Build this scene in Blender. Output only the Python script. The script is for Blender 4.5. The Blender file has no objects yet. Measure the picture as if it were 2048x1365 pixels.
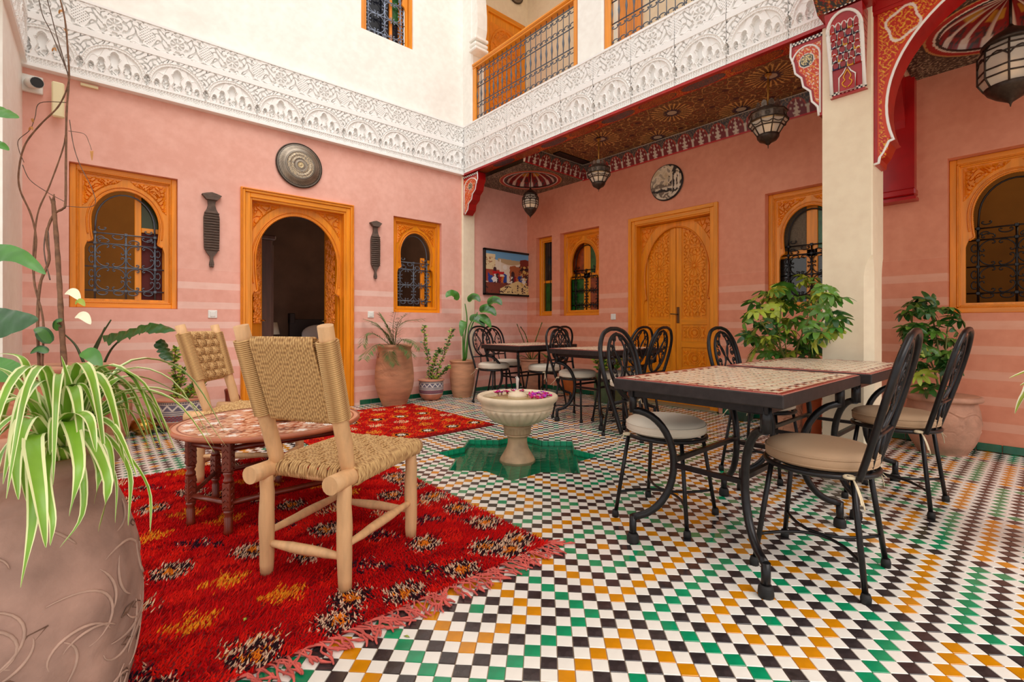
import bpy, math, random
import numpy as np
from mathutils import Vector, Matrix
from mathutils.geometry import tessellate_polygon

SC = bpy.context.scene
COL = SC.collection
PI = math.pi
R = random.Random(7)
RN = np.random.RandomState(11)

# ---------------------------------------------------------------- camera, light, exposure
cam_d = bpy.data.cameras.new('camera'); cam = bpy.data.objects.new('camera', cam_d); COL.objects.link(cam)
cam_d.sensor_width = 36.0; cam_d.lens = 946.0 / 2048 * 36; cam_d.shift_y = -32.5 / 2048
cam_d.clip_start = 0.02
cam.location = (0, 0, 1.0); cam.rotation_euler = (PI / 2, 0, -math.atan2(.657, .754))
SC.camera = cam

w = bpy.data.worlds.new('sky'); SC.world = w; w.use_nodes = True
bg = w.node_tree.nodes['Background']
bg.inputs['Color'].default_value = (1.0, 0.98, 0.955, 1)      # bright overcast daylight over the open court
bg.inputs['Strength'].default_value = 1.0
sun_d = bpy.data.lights.new('sun', 'SUN'); sun = bpy.data.objects.new('sun', sun_d); COL.objects.link(sun)
sun_d.energy = 1.7; sun_d.angle = math.radians(50); sun_d.color = (1.0, .95, .88)     # sun through thin cloud, high behind the camera
sun.rotation_euler = Vector((-.10, -.55, .83)).to_track_quat('Z', 'Y').to_euler()
VS = SC.view_settings
SC.display_settings.display_device = 'sRGB'
VS.view_transform = 'Standard'; VS.look = 'None'; VS.gamma = 1.0; VS.use_curve_mapping = False
VS.exposure = 0.22
SC.cycles.max_bounces = 10; SC.cycles.diffuse_bounces = 6; SC.cycles.glossy_bounces = 3
SC.cycles.transmission_bounces = 6; SC.cycles.transparent_max_bounces = 8
SC.cycles.use_denoising = True
SC.cycles.sample_clamp_indirect = 6

# ---------------------------------------------------------------- materials
def lin(c):
    return tuple(((x / 255) / 12.92 if x / 255 <= .04045 else ((x / 255 + .055) / 1.055) ** 2.4) for x in c)

MATS = {}
def mat(name, rgb=(200, 200, 200), rough=.6, metal=0.0, noise=None, bump=None, spec=.5, vcol=False, coat=0, trans=0, alpha=1, wave=None, emit=0):
    if name in MATS: return MATS[name]
    m = bpy.data.materials.new(name); m.use_nodes = True
    nt = m.node_tree; b = nt.nodes['Principled BSDF']; L = nt.links
    c = lin(rgb)
    b.inputs['Base Color'].default_value = (*c, 1); b.inputs['Roughness'].default_value = rough
    b.inputs['Metallic'].default_value = metal; b.inputs['Specular IOR Level'].default_value = spec
    b.inputs['Coat Weight'].default_value = coat; b.inputs['Coat Roughness'].default_value = .15
    b.inputs['Transmission Weight'].default_value = trans
    b.inputs['Alpha'].default_value = alpha
    tc = nt.nodes.new('ShaderNodeTexCoord')
    src = None
    if vcol:
        at = nt.nodes.new('ShaderNodeAttribute'); at.attribute_name = 'Col'; src = at.outputs['Color']
    if noise:                                    # (scale, amount, stretch)
        nz = nt.nodes.new('ShaderNodeTexNoise'); nz.inputs['Scale'].default_value = noise[0]; nz.inputs['Detail'].default_value = 5
        mp = nt.nodes.new('ShaderNodeMapping'); mp.inputs['Scale'].default_value = noise[2] if len(noise) > 2 else (1, 1, 1)
        L.new(tc.outputs['Object'], mp.inputs['Vector']); L.new(mp.outputs['Vector'], nz.inputs['Vector'])
        mr = nt.nodes.new('ShaderNodeMapRange'); mr.inputs['From Min'].default_value = .3; mr.inputs['From Max'].default_value = .7
        mr.inputs['To Min'].default_value = 1 - noise[1]; mr.inputs['To Max'].default_value = 1 + noise[1] * .5
        L.new(nz.outputs['Fac'], mr.inputs['Value'])
        mx = nt.nodes.new('ShaderNodeMix'); mx.data_type = 'RGBA'; mx.blend_type = 'MULTIPLY'; mx.inputs['Factor'].default_value = 1
        if src: L.new(src, mx.inputs['A'])
        else: mx.inputs['A'].default_value = (*c, 1)
        L.new(mr.outputs['Result'], mx.inputs['B']); src = mx.outputs['Result']
    if src: L.new(src, b.inputs['Base Color'])
    if bump or wave:
        bm = nt.nodes.new('ShaderNodeBump')
        if wave:
            nb = nt.nodes.new('ShaderNodeTexWave'); nb.inputs['Scale'].default_value = wave[0]; bm.inputs['Strength'].default_value = wave[1]
            nb.inputs['Distortion'].default_value = 2; bm.inputs['Distance'].default_value = .004
        else:
            nb = nt.nodes.new('ShaderNodeTexNoise'); nb.inputs['Scale'].default_value = bump[0]; bm.inputs['Strength'].default_value = bump[1]
            nb.inputs['Detail'].default_value = 4; bm.inputs['Distance'].default_value = .01
        L.new(tc.outputs['Object'], nb.inputs['Vector']); L.new(nb.outputs['Fac'], bm.inputs['Height']); L.new(bm.outputs['Normal'], b.inputs['Normal'])
    if emit:
        b.inputs['Emission Color'].default_value = (*c, 1); b.inputs['Emission Strength'].default_value = emit
    MATS[name] = m
    return m

def wall_mat(name, base, band, stripes=True):
    """tadelakt plaster: clouded pigment, with paler painted courses on the lower wall"""
    m = bpy.data.materials.new(name); m.use_nodes = True; nt = m.node_tree; b = nt.nodes['Principled BSDF']; L = nt.links
    b.inputs['Roughness'].default_value = .62; b.inputs['Specular IOR Level'].default_value = .35
    geo = nt.nodes.new('ShaderNodeNewGeometry')
    def noise(scale, det, stretch=None):
        n = nt.nodes.new('ShaderNodeTexNoise'); n.inputs['Scale'].default_value = scale; n.inputs['Detail'].default_value = det
        if stretch:
            mp = nt.nodes.new('ShaderNodeMapping'); mp.inputs['Scale'].default_value = stretch
            L.new(geo.outputs['Position'], mp.inputs['Vector']); L.new(mp.outputs['Vector'], n.inputs['Vector'])
        else: L.new(geo.outputs['Position'], n.inputs['Vector'])
        return n
    n1 = noise(2.2, 8); n2 = noise(14, 6)
    add = nt.nodes.new('ShaderNodeMath'); add.operation = 'ADD'; L.new(n1.outputs['Fac'], add.inputs[0]); L.new(n2.outputs['Fac'], add.inputs[1])
    cr = nt.nodes.new('ShaderNodeValToRGB'); e = cr.color_ramp.elements
    c = np.array(lin(base))
    e[0].position = .38; e[0].color = (*(c * (np.array([.93, .88, .86]) if stripes else .95)), 1); e[1].position = .62; e[1].color = (*np.minimum(c * np.array([1.03, 1.06, 1.07]), 1), 1)
    half = nt.nodes.new('ShaderNodeMath'); half.operation = 'MULTIPLY'; half.inputs[1].default_value = .5
    L.new(add.outputs[0], half.inputs[0]); L.new(half.outputs[0], cr.inputs['Fac'])
    out = cr.outputs['Color']
    if stripes:
        sep = nt.nodes.new('ShaderNodeSeparateXYZ'); L.new(geo.outputs['Position'], sep.inputs['Vector'])
        def mth(op, a, bb):
            q = nt.nodes.new('ShaderNodeMath'); q.operation = op
            for i, v in enumerate((a, bb)):
                if isinstance(v, (int, float)): q.inputs[i].default_value = v
                else: L.new(v, q.inputs[i])
            return q.outputs[0]
        z = mth('ADD', sep.outputs['Z'], .037)
        fr = mth('MODULO', z, .2)
        on = mth('LESS_THAN', fr, .068)
        low = mth('LESS_THAN', sep.outputs['Z'], 1.565)
        n3 = noise(6, 4, (1, 1, 5))
        amt = mth('MULTIPLY', mth('MULTIPLY', on, low), mth('ADD', mth('MULTIPLY', n3.outputs['Fac'], .55), .22))
        mx = nt.nodes.new('ShaderNodeMix'); mx.data_type = 'RGBA'; mx.inputs['B'].default_value = (*lin(band), 1)
        L.new(out, mx.inputs['A']); L.new(amt, mx.inputs['Factor']); out = mx.outputs['Result']
        # the ground coat of the striped part is a little deeper
        mx2 = nt.nodes.new('ShaderNodeMix'); mx2.data_type = 'RGBA'; mx2.blend_type = 'MULTIPLY'; mx2.inputs['B'].default_value = (.99, .94, .93, 1)
        off = mth('MULTIPLY', mth('SUBTRACT', 1, on), low)
        L.new(out, mx2.inputs['A']); L.new(off, mx2.inputs['Factor']); out = mx2.outputs['Result']
    L.new(out, b.inputs['Base Color'])
    bp = nt.nodes.new('ShaderNodeBump'); bp.inputs['Strength'].default_value = .22; bp.inputs['Distance'].default_value = .006
    L.new(n2.outputs['Fac'], bp.inputs['Height']); L.new(bp.outputs['Normal'], b.inputs['Normal'])
    MATS[name] = m
    return m

PINK = wall_mat('pink_tadelakt', (236, 179, 163), (245, 212, 200))
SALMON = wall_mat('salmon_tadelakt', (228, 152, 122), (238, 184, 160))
CREAM = wall_mat('cream_tadelakt', (243, 226, 198), (1, 1, 1), False)
WHITEWALL = wall_mat('white_limewash', (250, 246, 239), (1, 1, 1), False)
PLASTER = mat('white_plaster', (247, 246, 244), .7)
WOOD = mat('orange_varnished_wood', (238, 146, 14), .35, noise=(5, .20, (6, 6, .5)), coat=.2)
WOOD2 = mat('orange_varnished_wood_cross', (238, 146, 14), .35, noise=(5, .20, (.5, 6, 6)), coat=.2)
CARVE = mat('carved_orange_wood', (232, 134, 14), .42, noise=(9, .2), coat=.1)
IRON = mat('black_wrought_iron', (38, 36, 38), .32, .6, noise=(40, .3), spec=.6)
GREYIRON = mat('grey_painted_iron', (96, 104, 116), .45, .4)
IRONEDGE = mat('dull_iron_edge', (52, 45, 45), .5, .4, noise=(30, .35))
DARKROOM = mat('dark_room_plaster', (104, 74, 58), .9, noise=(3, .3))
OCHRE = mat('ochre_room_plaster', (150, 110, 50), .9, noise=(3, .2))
TERRA = mat('terracotta', (197, 142, 112), .8, noise=(7, .28, (1, 1, 3)), bump=(60, .25))
TERRARED = mat('red_terracotta', (176, 84, 44), .8, noise=(7, .25))
SOIL = mat('potting_soil', (92, 62, 46), .95, noise=(60, .5), bump=(80, .8))
ROPE = mat('twisted_straw_rope', (190, 158, 112), .8, vcol=True)
RAWWOOD = mat('peeled_pale_wood', (226, 178, 128), .55, noise=(8, .2, (4, 4, .6)), bump=(50, .15))
DARKRED = mat('dark_red_stained_wood', (122, 44, 24), .35, noise=(8, .35, (3, 3, .6)), coat=.3)
CUSH_L = mat('cream_seat_fabric', (226, 214, 196), .85, bump=(300, .12))
CUSH_SHADED = mat('shaded_seat_fabric', (180, 147, 116), .85, bump=(300, .12))  # cream fabric with shade mixed into its colour, for two chairs
BRASS = mat('aged_brass', (196, 148, 66), .28, .95, noise=(20, .35))
PEWTER = mat('dark_engraved_metal', (150, 140, 128), .42, .7, vcol=True, noise=(12, .25))
BLACKM = mat('black_lacquer', (22, 20, 20), .35)
WHITEPL = mat('white_plastic', (236, 234, 228), .4)
REDPAINT = mat('red_painted_wood', (176, 14, 18), .32, noise=(6, .25), coat=.2)
PAINTED = mat('painted_ornament', (255, 255, 255), .42, vcol=True, coat=.1)
VCOL = mat('painted_surface', (255, 255, 255), .55, vcol=True)
GREENTILE = mat('green_glazed_tile', (12, 104, 74), .14, noise=(9, .4), coat=.5)
GROUT = mat('sandy_grout', (196, 170, 142), .9, noise=(20, .2))
T_WHITE = mat('white_glazed_tile', (241, 235, 226), .16, noise=(11, .07), coat=.35, bump=(18, .06))
T_BLACK = mat('black_glazed_tile', (60, 51, 52), .17, noise=(26, .55), coat=.35, bump=(18, .08))
T_GREEN = mat('emerald_glazed_tile', (10, 146, 98), .15, noise=(14, .3), coat=.4, bump=(18, .06))
T_YELLOW = mat('amber_glazed_tile', (214, 138, 10), .15, noise=(14, .2), coat=.4, bump=(18, .06))
STONE = mat('pale_marble', (232, 212, 182), .5, noise=(10, .16), bump=(90, .1))
STONE2 = mat('weathered_marble', (206, 172, 136), .6, noise=(8, .35), bump=(90, .15))
RUBBER = mat('black_rubber', (24, 22, 22), .7)
GREEN_GLASS = mat('green_glass', (30, 92, 34), .2, noise=(16, .5), spec=.6)
AMBER_GLASS = mat('amber_glass', (150, 62, 20), .2, noise=(16, .5), spec=.6)
DARK_GLASS = mat('dark_window_glass', (44, 40, 34), .12, noise=(10, .4), spec=.7)
LANT_GLASS = mat('frosted_lantern_glass', (232, 222, 206), .35, trans=.35)
LANT_METAL = mat('dark_bronze', (74, 62, 54), .45, .7, noise=(30, .4))
BARK = mat('brown_bark', (122, 86, 62), .85, noise=(25, .4), bump=(60, .4))
TWIG = mat('grey_bark', (104, 84, 72), .85, noise=(25, .35))
LEAFG = mat('green_leaf', (70, 128, 40), .42, noise=(9, .3), coat=.15)
LEAFD = mat('dark_green_leaf', (44, 92, 36), .36, noise=(9, .3), coat=.25)
LEAFY = mat('yellow_green_leaf', (156, 172, 52), .45, noise=(9, .25), coat=.15)
LEAFC = mat('cream_leaf_edge', (236, 232, 200), .45)
LEAFP = mat('palm_leaf', (96, 120, 66), .5, noise=(9, .3))
DRYLEAF = mat('dry_leaf', (190, 132, 70), .7)
FRINGE = mat('faded_red_wool', (206, 92, 82), .9, noise=(30, .3))
WOOLRED = mat('red_wool_pile', (190, 16, 14), .9, vcol=True, spec=.1)
DENIMTIE = mat('cream_ribbon', (222, 204, 172), .8)

# ---------------------------------------------------------------- mesh builder
class MB:
    def __init__(self): self.v = []; self.f = []; self.m = []; self.s = []; self.c = {}
    def add(self, vs, fs, mi=0, smooth=False, col=None):
        o = len(self.v); self.v.extend([tuple(p) for p in vs])
        for q in fs: self.f.append([i + o for i in q]); self.m.append(mi); self.s.append(smooth)
        if col is not None:
            if isinstance(col, tuple):
                for i in range(len(vs)): self.c[o + i] = col
            else:
                for i in range(len(vs)): self.c[o + i] = tuple(col[i])
        return o
    def box(self, x0, y0, z0, x1, y1, z1, mi=0, bev=0, col=None):
        x0, x1 = min(x0, x1), max(x0, x1); y0, y1 = min(y0, y1), max(y0, y1); z0, z1 = min(z0, z1), max(z0, z1)
        if not bev:
            v = [(x, y, z) for x in (x0, x1) for y in (y0, y1) for z in (z0, z1)]
            f = [(0, 1, 3, 2), (4, 6, 7, 5), (0, 4, 5, 1), (2, 3, 7, 6), (0, 2, 6, 4), (1, 5, 7, 3)]
            self.add(v, f, mi, False, col); return
        b = min(bev, (x1 - x0) / 2.1, (y1 - y0) / 2.1, (z1 - z0) / 2.1)
        v = []; f = []
        idx = {}
        for i, x in enumerate((x0, x1)):
            for j, y in enumerate((y0, y1)):
                for k, z in enumerate((z0, z1)):
                    sx = b if i == 0 else -b; sy = b if j == 0 else -b; sz = b if k == 0 else -b
                    idx[i, j, k] = len(v)
                    v += [(x, y + sy, z + sz), (x + sx, y, z + sz), (x + sx, y + sy, z)]
        def c(i, j, k, a): return idx[i, j, k] + a
        for i in (0, 1): f.append([c(i, 0, 0, 0), c(i, 1, 0, 0), c(i, 1, 1, 0), c(i, 0, 1, 0)][::(-1 if i == 0 else 1)])
        for j in (0, 1): f.append([c(0, j, 0, 1), c(1, j, 0, 1), c(1, j, 1, 1), c(0, j, 1, 1)][::(1 if j == 0 else -1)])
        for k in (0, 1): f.append([c(0, 0, k, 2), c(1, 0, k, 2), c(1, 1, k, 2), c(0, 1, k, 2)][::(-1 if k == 0 else 1)])
        for i in (0, 1):
            for j in (0, 1): f.append([c(i, j, 0, 0), c(i, j, 0, 1), c(i, j, 1, 1), c(i, j, 1, 0)])
        for i in (0, 1):
            for k in (0, 1): f.append([c(i, 0, k, 0), c(i, 0, k, 2), c(i, 1, k, 2), c(i, 1, k, 0)])
        for j in (0, 1):
            for k in (0, 1): f.append([c(0, j, k, 1), c(0, j, k, 2), c(1, j, k, 2), c(1, j, k, 1)])
        for i in (0, 1):
            for j in (0, 1):
                for k in (0, 1): f.append([c(i, j, k, 0), c(i, j, k, 1), c(i, j, k, 2)])
        self.add(v, f, mi, False, col)
    def tube(self, pts, r, n=8, closed=False, mi=0, caps=True, helix=None, flat=1.0):
        P = [Vector(p) for p in pts]; N = len(P)
        rr = r if hasattr(r, '__len__') else [r] * N
        t0 = (P[1] - P[0]).normalized()
        up = Vector((0, 0, 1)) if abs(t0.z) < .9 else Vector((1, 0, 0))
        nrm = (up - t0 * up.dot(t0)).normalized()
        vs = []; cs = []; hp = R.randrange(n)
        for i in range(N):
            a = P[i - 1] if (i > 0 or closed) else P[i]; b = P[(i + 1) % N] if (i < N - 1 or closed) else P[i]
            t = (b - a)
            t = t.normalized() if t.length > 1e-9 else t0
            nrm = nrm - t * nrm.dot(t)
            nrm = nrm.normalized() if nrm.length > 1e-6 else t.orthogonal().normalized()
            bi = t.cross(nrm)
            for j in range(n):
                an = 2 * PI * j / n
                vs.append(P[i] + (nrm * math.cos(an) * flat + bi * math.sin(an)) * rr[i])
                if helix: cs.append(helix[0] if (i * helix[2] + j + hp) % n < n * .6 else helix[1])
        fs = []
        for i in range(N if closed else N - 1):
            for j in range(n):
                i2 = (i + 1) % N
                fs.append((i * n + j, i * n + (j + 1) % n, i2 * n + (j + 1) % n, i2 * n + j))
        o = self.add(vs, fs, mi, True, cs if helix else None)
        if caps and not closed:
            self.f.append([o + j for j in range(n)][::-1]); self.m.append(mi); self.s.append(False)
            self.f.append([o + (N - 1) * n + j for j in range(n)]); self.m.append(mi); self.s.append(False)
    def lathe(self, prof, n=24, c=(0, 0, 0), mi=0, smooth=True, flute=None, col=None, hexa=0, caps=True):
        """prof: list of (r, z[, break])"""
        vs = []; fs = []; rows = []
        for p in prof:
            rows.append(len(vs))
            for j in range(n):
                a = 2 * PI * (j + hexa) / n
                r = p[0]
                if flute and flute[0] <= p[1] <= flute[1]: r *= 1 + flute[2] * abs(math.sin(a * flute[3] / 2)) - flute[2] * .5
                vs.append((c[0] + r * math.cos(a), c[1] + r * math.sin(a), c[2] + p[1]))
        for i in range(len(prof) - 1):
            for j in range(n):
                fs.append((rows[i] + j, rows[i] + (j + 1) % n, rows[i + 1] + (j + 1) % n, rows[i + 1] + j))
        o = self.add(vs, fs, mi, smooth, col)
        for i, rev in ((0, True), (len(prof) - 1, False)):
            if caps and prof[i][0] > 1e-4:
                q = [o + rows[i] + j for j in range(n)]
                self.f.append(q[::-1] if rev else q); self.m.append(mi); self.s.append(False)
    def sphere(self, c, r, s=(1, 1, 1), nu=12, nv=8, mi=0, col=None):
        prof = [(max(1e-5, math.sin(PI * i / nv)), -math.cos(PI * i / nv)) for i in range(nv + 1)]
        vs = []; fs = []
        for (a, z) in prof:
            for j in range(nu):
                an = 2 * PI * j / nu
                vs.append((c[0] + r * s[0] * a * math.cos(an), c[1] + r * s[1] * a * math.sin(an), c[2] + r * s[2] * z))
        for i in range(nv):
            for j in range(nu):
                fs.append((i * nu + j, i * nu + (j + 1) % nu, (i + 1) * nu + (j + 1) % nu, (i + 1) * nu + j))
        self.add(vs, fs, mi, True, col)
    def prism(self, outline, holes, d0, d1, M, mi=0, col=None, side_mi=None):
        """2D outline (with holes) extruded from depth d0 to d1; M(u, v, d) -> xyz"""
        loops = [[Vector((p[0], p[1], 0)) for p in outline]] + [[Vector((p[0], p[1], 0)) for p in h] for h in holes]
        flat = [p for l in loops for p in l]
        tr = tessellate_polygon(loops)
        for d, rev in ((d0, False), (d1, True)):
            self.add([M(p.x, p.y, d) for p in flat], [t[::-1] if rev else t for t in tr], mi, False, col)
        for l in loops:
            n = len(l)
            self.add([M(p.x, p.y, d0) for p in l] + [M(p.x, p.y, d1) for p in l],
                     [(i, (i + 1) % n, n + (i + 1) % n, n + i) for i in range(n)], mi if side_mi is None else side_mi, False, col)
    def grid(self, P, mi=0, keep=None, smooth=True, col=None):
        """P: (a, b, 3) array of points"""
        a, b = P.shape[:2]
        idx = np.arange(a * b).reshape(a, b)
        q = np.stack([idx[:-1, :-1], idx[1:, :-1], idx[1:, 1:], idx[:-1, 1:]], -1).reshape(-1, 4)
        if keep is not None:
            kf = (keep[:-1, :-1] | keep[1:, :-1] | keep[1:, 1:] | keep[:-1, 1:]).reshape(-1)
            q = q[kf]
        used = np.unique(q); rm = -np.ones(a * b, int); rm[used] = np.arange(len(used))
        self.add(P.reshape(-1, 3)[used].tolist(), rm[q].tolist(), mi, smooth, None if col is None else col.reshape(-1, 4)[used].tolist())
    def obj(self, name, mats, parent=None, loc=None, rot=None):
        me = bpy.data.meshes.new(name)
        me.from_pydata(self.v, [], self.f)
        if not isinstance(mats, (list, tuple)): mats = [mats]
        for m in mats: me.materials.append(m)
        me.polygons.foreach_set('material_index', self.m); me.polygons.foreach_set('use_smooth', self.s)
        if self.c:
            at = me.color_attributes.new('Col', 'FLOAT_COLOR', 'POINT')
            arr = np.ones((len(self.v), 4), np.float32) * .6
            arr[:, 3] = 1
            for i, c in self.c.items(): arr[i, :len(c)] = c
            at.data.foreach_set('color', arr.ravel())
        me.update()
        return link(name, me, parent, loc, rot)

def link(name, me, parent=None, loc=None, rot=None):
    o = bpy.data.objects.new(name, me); COL.objects.link(o)
    if parent: o.parent = parent
    if loc: o.location = loc
    if rot: o.rotation_euler = rot
    return o
def tag(o, label, cat, group=None, kind=None):
    if label: o['label'] = label
    if cat: o['category'] = cat
    if group: o['group'] = group
    if kind: o['kind'] = kind
    return o
def thing(name, label, cat, loc=(0, 0, 0), rz=0, group=None):
    o = bpy.data.objects.new(name, None); COL.objects.link(o); o.location = loc; o.rotation_euler = (0, 0, rz); o.empty_display_size = .1
    return tag(o, label, cat, group)
def struct(name, label=None, loc=(0, 0, 0), rz=0):
    o = bpy.data.objects.new(name, None); COL.objects.link(o); o.location = loc; o.rotation_euler = (0, 0, rz)
    o['kind'] = 'structure'
    if label: o['label'] = label
    return o
def dup(root, loc, rz=0, label=None):
    def cp(o, par):
        c = o.copy(); COL.objects.link(c)
        if par: c.parent = par
        for ch in list(o.children): cp(ch, c)
        return c
    r = cp(root, None); r.location = loc; r.rotation_euler = (0, 0, rz)
    if label: r['label'] = label
    return r
def label(o, s): o['label'] = s; return o

def sm(x, a, b): t = np.clip((x - a) / (b - a), 0, 1); return t * t * (3 - 2 * t)
def bez(p0, p1, p2, n=12):
    p0, p1, p2 = map(Vector, (p0, p1, p2))
    return [p0 * (1 - t) ** 2 + p1 * 2 * t * (1 - t) + p2 * t * t for t in [i / n for i in range(n + 1)]]
def catmull(pts, sub=6, closed=False):
    P = [Vector(p) for p in pts]; out = []; n = len(P)
    for i in range(n if closed else n - 1):
        a = P[(i - 1) % n] if (closed or i > 0) else P[0]; b = P[i]; c = P[(i + 1) % n]; d = P[(i + 2) % n] if (closed or i + 2 < n) else P[n - 1]
        for k in range(sub):
            t = k / sub
            out.append(.5 * ((2 * b) + (c - a) * t + (2 * a - 5 * b + 4 * c - d) * t * t + (3 * b - a - 3 * c + d) * t ** 3))
    if not closed: out.append(P[-1])
    return out
def scrolls(X, Z, k, seed=0.0):
    """arabesque-like field in about -1..1: warped sine lattices"""
    a = k * X + 1.5 * np.sin(k * .83 * Z + 1.1 + seed) + .8 * np.sin(k * .5 * X - k * .6 * Z)
    b = k * Z + 1.5 * np.sin(k * .91 * X + .4 - seed) + .8 * np.sin(k * .55 * Z + k * .4 * X)
    return np.sin(a) * np.sin(b) * 1.2
def stars(X, Z, k, n=5, ph=0.0):
    s = 0
    for i in range(n):
        t = PI * i / n
        s = s + np.cos(k * (X * math.cos(t) + Z * math.sin(t)) + ph)
    return s / n
def spiral(c, r, a0, turns, n=16, plane=lambda u, v: (u, 0, v), cw=1, r1=.15):
    out = []
    for i in range(n + 1):
        t = i / n; a = a0 + cw * 2 * PI * turns * t; q = r * (1 - (1 - r1) * t)
        out.append(plane(c[0] + q * math.cos(a), c[1] + q * math.sin(a)))
    return out
# ---------------------------------------------------------------- setting: walls
YA, XB, XF, XC = 5.69, 5.29, 3.98, -.49          # back wall, right wall under the gallery, gallery front, left pier
MA = lambda u, z, d: (u, YA + d, z)
MBW = lambda u, z, d: (XB + d, u, z)
def wall_holes(b, u0, u1, z0, z1, holes, depth, M, mi=0):
    us = sorted({u0, u1, *[h[0] for h in holes], *[h[1] for h in holes]}); zs = sorted({z0, z1, *[h[2] for h in holes], *[h[3] for h in holes]})
    us = [u for u in us if u0 <= u <= u1]; zs = [z for z in zs if z0 <= z <= z1]
    for a, bb in zip(us, us[1:]):
        for c, d in zip(zs, zs[1:]):
            mu, mz = (a + bb) / 2, (c + d) / 2
            if any(h[0] < mu < h[1] and h[2] < mz < h[3] for h in holes): continue
            for dd in (0, depth): b.add([M(a, c, dd), M(bb, c, dd), M(bb, d, dd), M(a, d, dd)], [(0, 1, 2, 3)], mi)
    for h in list(holes) + [(u0, u1, z0, z1)]:
        a, bb, c, d = h
        q = [(a, c), (bb, c), (bb, d), (a, d)]
        for i in range(4):
            p, r = q[i], q[(i + 1) % 4]
            b.add([M(p[0], p[1], 0), M(r[0], r[1], 0), M(r[0], r[1], depth), M(p[0], p[1], depth)], [(0, 1, 2, 3)], mi)

W1 = (-.205, .580, 1.155, 2.440); W2 = (2.900, 3.640, 1.165, 2.430); DA = (1.125, 2.360, 0, 2.470)
W3A = (5.13, 5.48, 1.14, 2.39); W3 = (4.209, 4.957, 1.135, 2.39); W4 = (1.245, 2.009, 1.15, 2.38); W5 = (-.19, .584, 1.095, 2.375)
DB = (2.505, 3.705, 0, 2.395)
WU = (2.46, 3.186, 4.712, 5.95)
b = MB(); wall_holes(b, -1.6, 3.98, 0, 3.3, [W1, W2, DA], .2, MA); o = b.obj('wall_back', PINK); o['kind'] = 'structure'
b = MB(); b.box(3.98, YA, 0, XB + .2, YA + .2, 3.62); o = b.obj('wall_gallery_end', PINK); o['kind'] = 'structure'
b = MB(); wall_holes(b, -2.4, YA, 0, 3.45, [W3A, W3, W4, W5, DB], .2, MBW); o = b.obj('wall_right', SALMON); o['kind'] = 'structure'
b = MB(); wall_holes(b, -1.6, 4.02, 3.3, 7.0, [WU], .22, MA); o = b.obj('wall_back_upper', WHITEWALL); o['kind'] = 'structure'
b = MB(); b.box(-.8, 4.62, 0, XC, YA, 3.3); b.box(-.8, 3.2, 3.19, XC, 4.62, 3.9)
b.box(-.8, 3.2, 3.87, XC, YA, 7.0); o = b.obj('wall_left', WHITEWALL); o['kind'] = 'structure'
# rooms behind the openings, each with walls and an added unseen fill light
def room(nm, x0, x1, y0, y1, h, m, sides, lamp):
    q = dict(back=(x0, y1, 0, x1, y1 + .1, h), left=(x0 - .1, y0, 0, x0, y1, h), right=(x1, y0, 0, x1 + .1, y1, h), front=(x0, y0 - .1, 0, x1, y0, h))
    for k in sides:
        b = MB(); b.box(*q[k]); o = b.obj('wall_%s_%s' % (nm, k), m); o['kind'] = 'structure'
    b = MB(); b.box(x0 - .1, y0 - .1, h, x1 + .1, y1 + .1, h + .1); o = b.obj('ceiling_' + nm, m); o['kind'] = 'structure'
    d = bpy.data.lights.new('room_fill', 'POINT'); d.energy = lamp[3]; d.color = (1, .78, .5); d.shadow_soft_size = .15
    o = bpy.data.objects.new('room_fill', d); COL.objects.link(o); o.location = lamp[:3]
room('bedroom', 1.05, 4.3, YA + .2, 9.0, 2.9, DARKROOM, ('back', 'left', 'right'), (3.2, 7.2, 2.6, 10))
room('side_room', -.9, .85, YA + .2, 7.5, 2.9, OCHRE, ('back', 'left', 'right'), (.5, 6.2, 2.6, 12))
room('salon', XB + .2, 6.9, -1.2, 1.05, 2.9, OCHRE, ('right', 'back', 'front'), (5.9, -.3, 2.6, 9))
room('store', XB + .2, 6.4, 1.2, 5.6, 2.9, DARKROOM, ('right', 'back', 'front'), (6.0, 3.0, 2.6, 2))

# pier at the back wall and chamfered column of the gallery
b = MB(); b.box(3.975, 5.655, 0, 4.2, YA + .01, 3.2, bev=.012); o = b.obj('wall_pier', CREAM); o['kind'] = 'structure'
b = MB()
cx0, cx1, cy0, cy1 = XF, 4.29, .818, 1.116
def colsec(ch): return [(cx0, cy1), (cx0, cy0 + ch), (cx0 + ch, cy0), (cx1 - ch, cy0), (cx1, cy0 + ch), (cx1, cy1)]
secs = [(0, .05), (1.34, .05), (1.40, .042), (1.45, .025), (1.48, .008), (3.2, .008)]
vs = []; fs = []
for z, ch in secs: vs += [(x, y, z) for x, y in colsec(ch)]
for i in range(len(secs) - 1):
    for j in range(6): fs.append((i * 6 + j, i * 6 + (j + 1) % 6, (i + 1) * 6 + (j + 1) % 6, (i + 1) * 6 + j))
b.add(vs, fs); o = b.obj('column', CREAM); o['kind'] = 'structure'; o['label'] = 'cream plastered square column with chamfered lower edge'

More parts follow.
